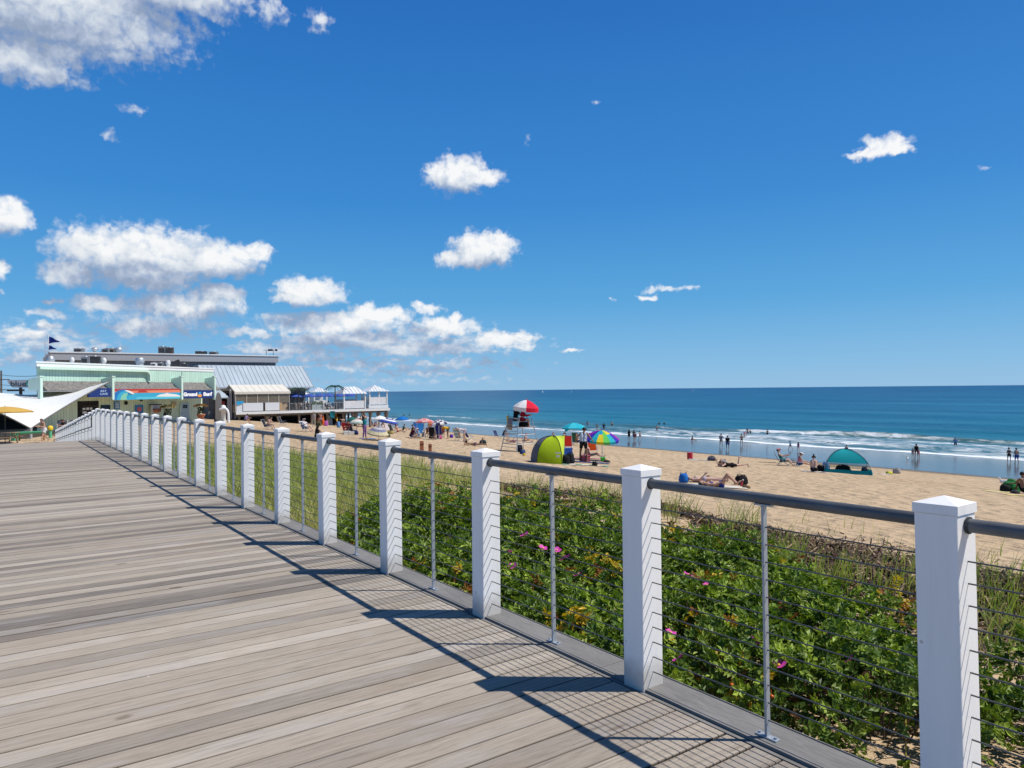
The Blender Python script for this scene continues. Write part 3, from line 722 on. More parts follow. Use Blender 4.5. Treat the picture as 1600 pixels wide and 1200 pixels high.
def make_bush(i, label, domes):
    root = thing("rose_bush", label, "bush", W(domes[0][0], domes[0][1], float(ground(domes[0][0], domes[0][1]))), group="rose bushes behind the railing")
    Vs = []; Fs = []; Cs = []; nb = 0
    stems = MB()
    for (u0, v0, r, t) in domes:
        g = float(ground(u0, v0)) + .02; H = t - g
        n = int(560 * r * r / .64)
        # sprays over the dome, many near the surface, some inside
        a = rng.uniform(0, 2 * PI, n); q = np.sqrt(rng.uniform(0, 1, n)); dep = np.where(rng.uniform(0, 1, n) < .8, rng.uniform(.86, 1.14, n), rng.uniform(.3, .88, n))
        hh = (1 - q ** 2) ** .45
        gu, gv_ = u0 + np.cos(a) * q * r, v0 + np.sin(a) * q * r
        lump = .98 + .30 * noise2(gu * 2.1, gv_ * 2.1, 20) + .22 * noise2(gu * 5.2, gv_ * 5.2, 21)
        pu = u0 + r * q * np.cos(a) * (.9 + .1 * dep); pv = v0 + r * q * np.sin(a) * (.9 + .1 * dep); pz = g + H * hh * dep * lump
        keep = (pv > RV + .05) & ~((pv < RV + .22) & (pz > -.02))
        a, q, dep, pu, pv, pz = [x[keep] for x in (a, q, dep, pu, pv, pz)]
        n = len(pu)
        # outward normal
        nz_ = np.sqrt(np.maximum(1 - q ** 2, .05)) * 1.2
        out = np.stack([pv * 0 + q * np.sin(a), q * np.cos(a) * 1.0, nz_], 1)     # v, u, z
        P = np.stack([pv, pu, pz], 1)
        out = unit(out + rng.normal(0, .35, (n, 3)))
        # rachis direction: sideways-ish and a bit up
        t1 = unit(np.cross(out, rng.normal(0, 1, (n, 3)))); rac = unit(t1 * .8 + out * .45)
        Lr = rng.uniform(.06, .125, n)
        age = rng.uniform(0, 1, n)
        yel = noise2(pu * 3.1, pv * 3.1, 31) * 1.15 + rng.normal(0, .13, n)
        for s_ in (0, 1, 2, 3, 4, 5, 6):
            fr = [.35, .35, .62, .62, .86, .86, 1.0][s_]; sg = [1, -1, 1, -1, 1, -1, 0][s_]
            sidev = np.cross(rac, out)
            axis = unit(rac * (.55 if sg else 1) + sidev * sg * .9 + out * rng.uniform(-.15, .25, (n, 1)))
            cen = P + rac * (Lr * fr)[:, None]
            L = rng.uniform(.040, .066, n) * (.85 + .3 * fr)
            vs, f = leaflets(cen, axis, unit(out + rng.normal(0, .3, (n, 3))), L, L * .62, np.ones(n))
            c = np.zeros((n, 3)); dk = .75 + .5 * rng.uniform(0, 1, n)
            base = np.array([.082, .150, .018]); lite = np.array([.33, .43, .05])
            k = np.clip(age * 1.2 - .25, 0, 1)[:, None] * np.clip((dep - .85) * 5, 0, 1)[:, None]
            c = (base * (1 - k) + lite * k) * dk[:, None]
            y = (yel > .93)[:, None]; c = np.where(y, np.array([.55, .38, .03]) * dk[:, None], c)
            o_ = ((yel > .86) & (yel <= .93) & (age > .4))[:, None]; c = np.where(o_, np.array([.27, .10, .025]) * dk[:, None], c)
            c = c * (.5 + .5 * np.clip((dep - .62) / .32, 0, 1))[:, None]  # leaves deeper in the bush darkened, inner shade put into their colour
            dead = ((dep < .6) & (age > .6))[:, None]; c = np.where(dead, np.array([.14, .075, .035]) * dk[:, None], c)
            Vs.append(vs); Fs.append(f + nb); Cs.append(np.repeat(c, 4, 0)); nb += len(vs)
        # canes
        for k in range(int(16 * r)):
            aa = random.uniform(0, 2 * PI); rr_ = random.uniform(0, .9) * r
            p0 = W(u0 + rr_ * .4 * math.cos(aa), max(v0 + rr_ * .4 * math.sin(aa), RV + .25), g - .03); p2 = W(u0 + rr_ * math.cos(aa), max(v0 + rr_ * math.sin(aa), RV + .25), g + H * (1 - (rr_ / r) ** 2) ** .45)
            pm_ = (p0 + p2) / 2 + Vector((random.uniform(-.08, .08), random.uniform(-.08, .08), .1))
            stems.tube([p0, pm_, p2], [.006, .004, .002], 4, caps=False)
    A = np.concatenate(Vs); X = np.stack([A[:, 0] * cT - A[:, 1] * sT, A[:, 0] * sT + A[:, 1] * cT, A[:, 2]], 1)
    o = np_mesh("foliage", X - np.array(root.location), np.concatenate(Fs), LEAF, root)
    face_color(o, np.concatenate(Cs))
    for k_ in range(len(stems.v)): stems.v[k_] = tuple(Vector(stems.v[k_]) - root.location)
    stems.build("stems", M_('rose_cane', (.10, .065, .04), .8), root)
    return root
bush_roots = [make_bush(i, l, d) for i, (l, d) in enumerate(BUSHES)]
PINK = M_('rose_petal', (.70, .07, .45), .55, 0, .25, 30, 0, .3, .2)
YEL = M_('rose_stamen', (.75, .5, .05), .7)
HIPM = M_('rose_hip', (.62, .12, .02), .35)
def flower_mesh():
    k = MB()
    for j in range(5):
        a = 2 * PI * j / 5; c, s_ = math.cos(a), math.sin(a)
        T = lambda x, y, z: (x * c - y * s_, x * s_ + y * c, z)
        g = [T(.004, 0, 0), T(.022, -.020, .008), T(.040, -.013, .012), T(.043, .0, .016), T(.040, .013, .012), T(.022, .020, .008), T(.024, 0, .003)]
        k.add(g, [(0, 1, 6), (1, 2, 6), (2, 3, 6), (3, 4, 6), (4, 5, 6), (5, 0, 6)], 0, True)
    k.blob((0, 0, .006), (.009, .009, .006), 8, 5, 1)
    me = k.mesh("flower"); me.materials.append(PINK); me.materials.append(YEL); return me
FM = flower_mesh()
kk = MB(); kk.blob((0, 0, 0), (.013, .013, .011), 10, 7); kk.tube([(0, 0, -.01), (0, 0, -.04)], .0015, 4)
HM = kk.mesh("rose_hip"); HM.materials.append(HIPM)
BLOOMS += [(760 + 37, 868), (905, 905), (965, 830), (820, 842), (1075, 905), (1150, 935), (1250, 940), (1180, 1010), (1330, 1040), (1060, 1040), (700, 850), (640, 830)]
for (px, py) in BLOOMS:
    p, i = hit_bush(px, py)
    if i < 0: continue
    d = ray(px, py); p = p - d * .10 + Vector((0, 0, .04))
    o = newob("flower", FM, bush_roots[i], p - bush_roots[i].location, (random.uniform(.2, .8), random.uniform(-.5, .5), random.uniform(0, 6))); o.scale = [random.uniform(1.0, 1.35)] * 3
for (px, py) in HIPS:
    p, i = hit_bush(px, py)
    if i < 0: continue
    p = p - ray(px, py) * .04
    newob("rose_hip", HM, bush_roots[i], p - bush_roots[i].location, (random.uniform(2, 4), 0, 0))

# beach grass: arching blades in tufts
def grass(name, tufts, label_kind='stuff', thin=1.0):
    """tufts: array rows (u, v, nblades, height, spread, dryness)"""
    V_ = []; F_ = []; C_ = []; nb = 0
    for (u0, v0, n, h, sp_, dry_) in tufts:
        n = int(n); a = rng.uniform(0, 2 * PI, n); rr_ = sp_ * np.sqrt(rng.uniform(0, 1, n))
        bu = u0 + rr_ * np.cos(a); bv_ = v0 + rr_ * np.sin(a)
        bv_ = np.maximum(bv_, RV + .2)
        bz = ground(bu, bv_) - .02
        H = h * rng.uniform(.45, 1.1, n); lean = rng.uniform(.1, .65, n) * H; la = a * .5 + rng.uniform(0, 2 * PI, n) * .5 + .6
        w_ = rng.uniform(.0035, .007, n) * thin
        wu, wv_ = -np.sin(la + 1.0), np.cos(la + 1.0)
        st = []
        for t in (0, .4, .75, 1.0):
            x = bv_ + np.sin(la) * lean * t ** 1.8; y = bu + np.cos(la) * lean * t ** 1.8; z = bz + H * (t - .22 * t ** 3 * lean / H)
            ww = w_ * (1 - t) ** .6
            st.append((np.stack([x + wv_ * ww, y + wu * ww, z], 1), np.stack([x - wv_ * ww, y - wu * ww, z], 1)))
        vs = np.stack([q for s_ in st[:3] for q in s_] + [st[3][0]], 1).reshape(-1, 3)
        b = (np.arange(n) * 7)[:, None] + nb
        f = np.concatenate([b + np.array([[0, 1, 3]]), b + np.array([[0, 3, 2]]), b + np.array([[2, 3, 5]]), b + np.array([[2, 5, 4]]), b + np.array([[4, 5, 6]])], 1).reshape(-1, 3)
        k = np.clip(rng.normal(dry_, .28, n), 0, 1)[:, None]
        c = np.array([.23, .33, .06]) * (1 - k) + np.array([.60, .52, .28]) * k
        c = c * rng.uniform(.7, 1.2, n)[:, None]
        V_.append(vs); F_.append(f); C_.append(np.repeat(c, 5, 0)); nb += len(vs)
    A = np.concatenate(V_); X = np.stack([A[:, 0] * cT - A[:, 1] * sT, A[:, 0] * sT + A[:, 1] * cT, A[:, 2]], 1)
    o = np_mesh(name, X, np.concatenate(F_), GRASS); face_color(o, np.concatenate(C_)); return o
T_ = []
# the dune strip beyond the thicket
for _ in range(6500):
    u = rng.uniform(9.5, 47); v = 2.95 + abs(rng.normal(0, .55)) * 6.5 if rng.uniform() < .6 else rng.uniform(2.95, 11.5)
    if v > 12.5: continue
    if u < 12.5 and v < 8 and dome_z(u, v)[1] >= 0: continue
    den = .62 + .55 * noise2(u * .35, v * .35, 41) + np.clip((u - 16) / 14, -.35, .5) - np.clip((v - 8) / 6, 0, 1) * .55
    if rng.uniform() > den: continue
    T_.append((u, v, rng.uniform(9, 20), rng.uniform(.4, .8), .18, np.clip(.25 + .35 * noise2(u * .3, v * .3, 42) + (.28 if u < 17 else 0), 0, 1)))
dg = grass("dune_grass", T_, thin=1.7)
tag(dg, "yellow green beach grass covering the low dune beside the far half of the railing", "grass", kind='stuff')
T_ = []
for (px, py, n, h) in [(1150, 800, 26, .95), (1130, 830, 20, .8), (1210, 860, 46, .85), (1240, 880, 50, .8), (1270, 880, 40, .7), (1300, 900, 46, .6), (1330, 890, 40, .7), (1360, 905, 44, .65), (1395, 900, 40, .6), (1410, 880, 30, .6), (1350, 850, 18, .6),
                       (1180, 880, 30, .6), (1250, 920, 44, .5), (1210, 830, 34, .95), (1060, 820, 12, .6), (1100, 850, 18, .5), (940, 810, 16, .5), (800, 775, 18, .6), (830, 790, 14, .5), (790, 745, 18, .6), (900, 790, 10, .5),
                       (1560, 900, 44, .6), (1580, 940, 46, .6), (1595, 960, 44, .6), (1570, 970, 40, .5), (1555, 935, 36, .5), (1595, 1010, 36, .5), (1560, 1000, 30, .45), (1600, 900, 30, .5), (1440, 880, 30, .6), (1480, 900, 40, .6),
                       (1350, 940, 30, .5), (1310, 870, 24, .7), (1200, 900, 24, .5), (560, 780, 20, .5), (700, 760, 26, .6), (660, 740, 26, .6), (740, 730, 20, .7), (690, 720, 26, .6), (600, 750, 24, .6), (640, 700, 22, .7), (720, 700, 18, .7), (1000, 790, 10, .5), (1140, 860, 14, .5)]:
    if 1170 < px < 1500 and (px // 10) % 2: continue
    p = on_ground(px, py + 22); u, v = UV(p); T_.append((u, v, n * .9, h, .30, .22))
    for _j in range(1): T_.append((u + rng.normal(0, .35), v + rng.normal(0, .3), n * 1.2, h * .8, .25, .35))
for _ in range(60):
    u = rng.uniform(2, 10); v = rng.uniform(4, 9); T_.append((u, v, 3, .75, .1, .4))
for _ in range(70):      # stray stems along the edge of the open sand
    u = rng.uniform(2, 24); v = rng.uniform(10, 14.5); T_.append((u, v, 4, rng.uniform(.4, .8), .15, .55))
tg = grass("dune_grass", T_, thin=1.45)
tag(tg, "tall thin grass tufts rising behind the rose bushes and through the dry wrack", "grass", kind='stuff')

# dry wrack and broken reeds thrown up along the dune edge
n = 32000
u = rng.uniform(.5, 17, n); v = np.where(u < 8, 9.9, 10.9) + .9 * noise1(u * .6, 51) + rng.normal(0, .62, n) * np.where(u < 8, 1.7, .5)
kp = rng.uniform(0, 1, n) < np.where(u < 8, 1.0, .45); u, v = u[kp], v[kp]; n = len(u)
z = ground(u, v) + np.abs(rng.normal(0, .05, n)) + .14 * np.exp(-((v - 10.2) / 1.0) ** 2)
a = rng.uniform(0, 2 * PI, n); L = rng.uniform(.05, .27, n); w_ = rng.uniform(.004, .013, n); ti = rng.normal(0, .35, n)
dx, dy, dz = np.cos(a) * np.cos(ti), np.sin(a) * np.cos(ti), np.sin(ti)
px_, py_ = -np.sin(a), np.cos(a)
C0 = np.stack([v, u, z], 1); D = np.stack([dx, dy, dz], 1) * (L / 2)[:, None]; S = np.stack([px_, py_, rng.normal(0, .5, n)], 1) * w_[:, None]
A = np.stack([C0 - D - S, C0 + D - S, C0 + D + S, C0 - D + S], 1).reshape(-1, 3)
X = np.stack([A[:, 0] * cT - A[:, 1] * sT, A[:, 0] * sT + A[:, 1] * cT, A[:, 2]], 1)
o = np_mesh("beach_wrack", X, np.arange(4 * n).reshape(-1, 4), leaf_material("dry_wrack", .05, .8))
k = rng.uniform(0, 1, n)[:, None]
face_color(o, np.where(k > .8, np.array([[.34, .24, .14]]), np.where(k > .5, np.array([[.13, .07, .04]]), np.array([[.032, .02, .015]]))) * rng.uniform(.7, 1.2, (n, 1)))
tag(o, "dark brown dried seaweed and broken reeds strewn along the edge of the dune", "wrack", kind='stuff')
# ------------------------------------------------------------------ buildings at the far end
class Frame:
    """a vertical reference plane: local x along it, local -y toward the viewer's side"""
    def __init__(s, p0, ang):
        s.p0 = Vector(p0); s.ang = ang
        s.dx = Vector((math.cos(ang), math.sin(ang), 0)); s.out = Vector((math.sin(ang), -math.cos(ang), 0))
    def at(s, px, py, off=0.0):
        p = on_plane(px, py, s.p0 + s.out * off, s.out) - s.p0
        return p.dot(s.dx), p.z
def siding(name, col, pitch=.3, axis=0, dark=.72, var=.12, depth=.02):
    if name in _MC: return _MC[name]
    m, nt, b, out = new_mat(name); oc = objco(nt)
    sp = nd(nt, 'ShaderNodeSeparateXYZ'); nt.links.new(oc, sp.inputs[0])
    fr = mathn(nt, 'FRACT', mathn(nt, 'MULTIPLY', sp.outputs[axis], 1 / pitch))
    gv = ramp(nt, mathn(nt, 'ABSOLUTE', mathn(nt, 'SUBTRACT', fr, .5)), [(.38, 1), (.47, 0)])
    n1 = noise(nt, mapping(nt, oc, scale=(1.5, 1.5, .3)), 1.3, 6, .65)
    c = mixc(nt, 1.0, col, ramp(nt, n1, [(.3, 1 - var), (.7, 1 + var)]), 'MULTIPLY')
    c = mixc(nt, 1.0, c, ramp(nt, gv, [(0, dark), (1, 1)]), 'MULTIPLY')
    nt.links.new(c, b.inputs['Base Color']); b.inputs['Roughness'].default_value = .6
    bump(nt, b, gv, .5, depth); _MC[name] = m; return m
MINT = siding('mint_siding', (.47, .68, .56), .32)
MINTL = siding('mint_siding_bounce', (.64, .77, .58), .32)  # same mint, with sand bounce under the awning put into its colour
MINTP = M_('mint_trim', (.56, .74, .64), .55, 0, .08, 1)
WTRIM = M_('white_trim', (.74, .76, .76), .5, 0, .08, 2)
DARK = M_('dark_interior', (.012, .012, .014), .8)
m, nt, b, out = new_mat("asphalt_shingle"); oc = objco(nt)
br = nd(nt, 'ShaderNodeTexBrick'); br.inputs['Scale'].default_value = 4.0; br.inputs['Color1'].default_value = (.22, .205, .19, 1); br.inputs['Color2'].default_value = (.13, .125, .12, 1); br.inputs['Mortar'].default_value = (.06, .055, .05, 1); br.inputs['Mortar Size'].default_value = .01
nt.links.new(mapping(nt, oc, scale=(1, 0, 1), rot=(R(-90), 0, 0)), br.inputs['Vector'])
c = mixc(nt, 1.0, br.outputs[0], ramp(nt, noise(nt, oc, 5, 6, .7), [(.3, .6), (.7, 1.5)]), 'MULTIPLY')
nt.links.new(c, b.inputs['Base Color']); b.inputs['Roughness'].default_value = .95; SHING = m
def seam_roof(name, col, pitch, axis=0):
    m, nt, b, out = new_mat(name); oc = objco(nt)
    n1 = noise(nt, mapping(nt, oc, scale=(1, .3, .3)), 1.0, 5)
    nt.links.new(mixc(nt, 1.0, col, ramp(nt, n1, [(.3, .85), (.7, 1.1)]), 'MULTIPLY'), b.inputs['Base Color'])
    b.inputs['Metallic'].default_value = .15; b.inputs['Roughness'].default_value = .45; return m
METAL = seam_roof('standing_seam_metal', (.46, .53, .58), .6)
METALW = seam_roof('white_seam_metal', (.74, .76, .78), .4)
SEAM = M_('roof_seam_grey', (.33, .38, .42), .5)  # raised roof seams, a darker grey than the sheets
def text(s, parent, mat, size, loc, rot, name="lettering", bold=0.0, ext=.004, align='CENTER', sx=1.0, shear=0.0):
    c = bpy.data.curves.new(name, 'FONT'); c.body = s; c.size = size; c.align_x = align; c.align_y = 'CENTER'; c.offset = bold; c.extrude = ext; c.shear = shear
    t = bpy.data.objects.new(name, c); COL.objects.link(t)
    dg = bpy.context.evaluated_depsgraph_get(); me = bpy.data.meshes.new_from_object(t.evaluated_get(dg))
    bpy.data.objects.remove(t); bpy.data.curves.remove(c)
    me.materials.clear(); me.materials.append(mat)
    o = bpy.data.objects.new(name, me); COL.objects.link(o); o.parent = parent; o.location = loc; o.rotation_euler = rot; o.scale = (sx, 1, 1); return o

# ---- green shop
sL = Vector((-41.4, 63.0, -1.9)); SA = math.atan2(.9686, .2485)
S = Frame(sL, SA); z0 = 0.0
G = -1.9
def SZ(px, py, off=0): x, z = S.at(px, py, off); return x, z
shop = thing("green_shop", "long mint green seafront shop with grey shingle awning behind the end of the railing", "shop", sL, SA)
x1 = SZ(333, 600)[0]; zt = 6.2; RECESS = 1.5
za = SZ(250, 597)[1]           # top of the awning
zb = SZ(250, 609, 1.0)[1]      # eave of the awning
def plan(y0, y1, z0_, z1_, e):
    """the shop narrows toward its back: its end wall runs back along a skewed lot line"""
    q = [(e + .91 * y0, y0), (x1 - e, y0), (x1 - e, y1), (e + .91 * y1, y1)]
    return [(a, b_, z0_) for a, b_ in q] + [(a, b_, z1_) for a, b_ in q], [(3, 2, 1, 0), (4, 5, 6, 7), (0, 1, 5, 4), (1, 2, 6, 5), (2, 3, 7, 6), (3, 0, 4, 7)]
k = MB(); k.add(*plan(RECESS, 13, 0, za - .1, .02)); k.build("wall", MINTL, shop)
k = MB(); k.add(*plan(0, 13, za - .06, zt, 0)); k.build("parapet_wall", MINT, shop)
k = MB(); k.add(*plan(-.1, 13.1, zt, zt + .14, -.06)); k.box2((-.04, -.05, zt - .30), (x1 + .04, -.002, zt - .003)); k.build("parapet_cap", WTRIM, shop)
xr = SZ(232, 585)[0]; zl = za + .1
k = MB()
arc = [(xr - .7 + .7 * math.sin(t * PI / 12), zt - 1.0 + .7 * math.cos(t * PI / 12)) for t in range(0, 7)]
arci = [(xr - .7 + .45 * math.sin(t * PI / 12), zt - 1.0 + .45 * math.cos(t * PI / 12)) for t in range(0, 7)]
poly = [(-.02, zt - .31)] + [(x, z) for x, z in arc] + [(xr, zl), (xr - .25, zl)] + [(x, z) for x, z in reversed(arci)] + [(-.02, zt - .56)]
k.prism(poly, -.42, -.004); k.build("fascia_band", MINTP, shop)
xd = SZ(284, 580)[0]
k = MB(); k.tube([(xd, -.06, zt - .35), (xd, -.06, za + .1)], .05, 8); k.build("downpipe", MINTP, shop)
k = MB(); k.add([(.1, -.02, za), (x1, -.02, za), (x1, -1.0, zb), (.1, -1.0, zb), (.1, -.02, zb - .08), (x1, -.02, zb - .08), (x1, -1.0, zb - .08), (.1, -1.0, zb - .08)],
                [(0, 3, 2, 1), (3, 7, 6, 2), (4, 5, 6, 7), (0, 4, 7, 3), (1, 2, 6, 5)])
k.build("shingle_awning", SHING, shop)
for px in (62, 174.5, 282.5, 334):
    x = SZ(px, 605, 1.1)[0]; zc = SZ(px, 588, .3)[1]; ze = SZ(px, 624.5, 1.15)[1]
    k = MB(); zc = SZ(px, 589, 1.2)[1]; pts = [(-.003, zc - .15), (-1.05, zc), (-1.3, zc), (-1.3, ze), (-1.03, ze), (-1.03, zb), (-.003, zb)]
    n = len(pts); w_ = .13
    vs = [(x - w_, y, z) for y, z in pts] + [(x + w_, y, z) for y, z in pts]
    k.add(vs, [tuple(range(n - 1, -1, -1)), tuple(range(n, 2 * n))] + [(i, (i + 1) % n, (i + 1) % n + n, i + n) for i in range(n)])
    k.box((x, -1.18, zc + .05), (.42, .34, .1)); k.build("fin_column", MINTP, shop)
k = MB(); k.box2((0.05, -.9, zb - .13), (x1 - .05, RECESS, zb - .085)); k.build("soffit", WTRIM, shop)
# shaded porch wall: openings and fittings sit on the plane set back under the awning
def porch(px, py): return SZ(px, py, -RECESS)
def panel(name, px0, py0, px1, py1, mat, d=.06, parent=shop, y=RECESS, zmin=None):
    xa, zA = S.at(px0, py0, -y); xb, zB = S.at(px1, py1, -y)
    zlo = max(min(zA, zB), 0) if zmin is None else zmin
    k = MB(); k.box2((xa, y - d, zlo), (xb, y - .004, max(zA, zB))); return k.build(name, mat, parent)
op = panel("serving_hatch", 121, 627, 154, 652, DARK, .03)
for q in ((127, 634, 152, 635), (124, 641, 152, 642), (138, 627, 139, 650)): panel("shelf", *q, M_('dark_wood', (.05, .035, .03), .7), .12, op)
for q in ((128, 637.5, 132, 640.5), (134, 637, 143, 640.5), (128, 643, 134, 646), (140, 643.5, 146, 646)): panel("menu_panel", *q, WTRIM, .10, op)
panel("window", 157, 633, 172, 640, M_('dark_glass', (.02, .025, .03), .12), .05)
dr = panel("door", 281, 629.5, 295, 662, M_('pale_blue_door', (.42, .55, .62), .5), .07, zmin=0)
for i in range(2):
    for j in range(2): panel("pane", 285 + 3.6 * i, 632.5 + 2.8 * j, 288.2 + 3.6 * i, 634.9 + 2.8 * j, M_('dark_glass', (.02, .025, .03), .12), .09, dr)
k = MB(); xx, zz = porch(283, 646); k.blob((xx, RECESS - .11, zz), .05, 8, 6); k.build("handle", M_('brass', (.5, .35, .12), .3, .9), dr)
k = MB(); xx, zz = porch(280, 630); k.tube([(xx, RECESS - .1, 0.1), (xx, RECESS - .1, zz - .3), (xx + .25, RECESS - .1, zz + .05)], .07, 8); k.build("drainpipe", MINTP, shop)

BLUE = M_('sign_navy', (.012, .035, .17), .5); 
def sign_board(name, px0, py0, px1, py1, off, mat, label, cat="sign", d=.08):
    xa, zA = S.at(px0, py0, off); xb, zB = S.at(px1, py1, off)
    zc = (S.at((px0 + px1) / 2, py0, off)[1] + S.at((px0 + px1) / 2, py1, off)[1]) / 2; h = abs(S.at((px0 + px1) / 2, py0, off)[1] - S.at((px0 + px1) / 2, py1, off)[1])
    w_ = xb - xa
    p = sL + S.dx * ((xa + xb) / 2) + S.out * off; p.z = G + zc
    t = thing(name, label, cat, p, SA)
    k = MB(); k.box((0, d / 2, 0), (w_, d, h)); k.build("board", mat, t); return t, w_, h
t, w_, h = sign_board("shop_sign", 284.5, 610, 333, 622.3, 1.12, BLUE, "navy shop sign with white bubble letters and an orange cup above the pale blue door")
WL = M_('sign_white', (.85, .85, .85), .5); OR = M_('sign_orange', (.85, .33, .05), .5); SKB = M_('sign_sky_blue', (.08, .42, .75), .5)
RT = (R(90), 0, 0)
o = text("Ground", t, WL, h * .60, (-w_ * .245, -.012, 0), RT, bold=.035, shear=.0)
o.scale.x = w_ * .43 / max(o.dimensions.x, .01)
o = text("Surf", t, WL, h * .60, (w_ * .31, -.012, 0), RT, bold=.035, shear=.0)
o.scale.x = w_ * .30 / max(o.dimensions.x, .01)
k = MB(); k.prism([(w_ * .0, -h * .34), (w_ * .10, -h * .34), (w_ * .125, -h * .02), (-w_ * .02, -h * .02)], -.02, -.001); k.build("cup_emblem", OR, t)
text("at", t, SKB, h * .52, (w_ * .055, -.012, h * .18), RT, bold=.02)
t, w_, h = sign_board("cafe_sign", 137, 606.5, 173, 620.5, 1.12, BLUE, "dark blue cafe sign partly hidden behind the white sail canopy")
LB = M_('sign_pale_blue', (.40, .55, .75), .5)
o = text("ART", t, LB, h * .30, (w_ * .17, -.012, h * .17), RT, bold=.004); o.scale.x = 1.6
o = text("CAFE", t, LB, h * .30, (w_ * .19, -.012, -h * .16), RT, bold=.004); o.scale.x = 1.6
t, w_, h = sign_board("mural_sign", 178.5, 607.5, 281.5, 624, 1.12, M_('mural_teal', (.03, .30, .42), .5), "long painted mural board of a curling blue wave under a red sunset sky")
x0_ = -w_ / 2; zt_, zb_ = h / 2, -h / 2
def flat(nm, poly, mat, y):
    k = MB(); k.prism(poly, y, y + .004); k.build(nm, mat, t)
P = lambda fx, fz: (x0_ + w_ * fx, zb_ + h * fz)
flat("painted_sky", [P(0, .62), P(1, .62), P(1, 1), P(0, 1)], M_('mural_salmon', (.72, .22, .12), .5), -.006)
flat("painted_sky", [P(0, .80), P(.62, .86), P(1, .88), P(1, .99), P(0, .99)], M_('mural_red', (.42, .04, .03), .5), -.011)
flat("painted_sun", [P(.40 + .08 * math.cos(a * PI / 10), .66 + .19 * math.sin(a * PI / 10)) for a in range(11)], M_('mural_red', (.42, .04, .03), .5), -.016)
flat("painted_sea", [P(.0, .0), P(1, 0), P(1, .64), P(.27, .60), P(.2, .3), P(0, .3)], M_('mural_cyan', (.04, .36, .55), .5), -.016)
flat("painted_sea", [P(.3, .05), P(1, 0.03), P(1, .22), P(.32, .24)], M_('mural_light_cyan', (.10, .50, .62), .5), -.021)
flat("painted_cloud", [P(.60, .24), P(1, .20), P(1, .30), P(.93, .44), P(.82, .52), P(.78, .60), P(.74, .52), P(.66, .44)], M_('mural_white', (.72, .72, .70), .5), -.026)
def arcp(cx, cz, rx, rz, a0, a1, n=14): return [P(cx + rx * math.cos(R(a0 + (a1 - a0) * i / n)), cz + rz * math.sin(R(a0 + (a1 - a0) * i / n))) for i in range(n + 1)]
flat("painted_wave", arcp(.12, .0, .16, .95, 180, 40) + [P(.30, .62), P(.24, .60), P(.17, .50), P(.13, .15), P(.12, 0)], M_('mural_blue', (.02, .17, .45), .5), -.031)
flat("painted_wave", arcp(.14, .0, .11, .80, 180, 60) + [P(.17, .45), P(.14, .1), P(.13, 0)], M_('mural_cyan', (.04, .36, .55), .5), -.036)
flat("painted_wave", arcp(.16, .0, .08, .62, 180, 70) + [P(.16, .25), P(.17, 0)], M_('mural_green', (.22, .52, .38), .5), -.041)
flat("painted_wave", [P(.13, .88), P(.19, .86), P(.25, .70), P(.28, .48), P(.24, .52), P(.19, .68)], M_('mural_white', (.72, .72, .70), .5), -.046)
def wall_sign(name, px0, py0, px1, py1, mat, label, cat, pic=None):
    t, w_, h = sign_board(name, px0, py0, px1, py1, -RECESS + .12, mat, label, cat, .05)
    if pic: pic(t, w_, h)
    return t
PB_ = M_('poster_blue', (.05, .22, .48), .5)
def pic1(t, w_, h):
    k = MB()
    for fz in (.28, .08, -.12, -.3): k.box((0, -.006, h * fz), (w_ * .7, .008, h * .09))
    k.build("poster_print", M_('poster_white', (.7, .78, .85), .5), t)
wall_sign("wall_poster", 179, 627, 187.5, 639, PB_, "tall light blue poster at the left end of the wall below the mural", "poster", pic1)
def pic2(t, w_, h):
    k = MB(); k.prism([(w_ * .3 * math.cos(a), h * .28 * math.sin(a)) for a in [i * PI / 8 for i in range(16)]], -.012, -.002); k.build("poster_print", M_('poster_coral', (.65, .14, .16), .5), t)
wall_sign("wall_poster", 211.5, 633, 224, 646, PB_, "square blue poster with a coral picture in the middle of the porch wall", "poster", pic2)
wall_sign("notice_board", 269, 627.5, 276, 633.5, M_('notice_tan', (.42, .36, .22), .6), "small tan notice board high on the wall left of the pale blue door", "notice")
xx, zz = porch(196, 629.5); p = sL + S.dx * xx + S.out * (-RECESS + .06); p.z = G + zz
t = thing("wall_clock", "small round dark rimmed wall clock under the mural", "clock", p, SA)
k = MB(); k.lathe([(.20, 0), (.22, .05), (.17, .05)], 18, M=Matrix.Rotation(R(90), 4, 'X')); k.build("rim", DARK, t)
k = MB(); k.lathe([(.001, .03), (.17, .03)], 18, M=Matrix.Rotation(R(90), 4, 'X')); k.build("dial", MINTP, t)
xx, zz = porch(219.5, 625.5); p = sL + S.dx * xx + S.out * (-RECESS + .15); p.z = G + zz
t = thing("wall_lamp", "small black lamp fixed on the porch wall just under the mural", "lamp", p, SA)
k = MB(); k.box((0, .06, 0), (.16, .14, .1)); k.build("bracket", DARK, t); k = MB(); k.lathe([(.05, .05), (.16, -.08), (.15, -.09)], 12); k.build("lamp_shade", DARK, t)
TERRA = M_('terracotta', (.42, .16, .09), .8, 0, .2, 5)
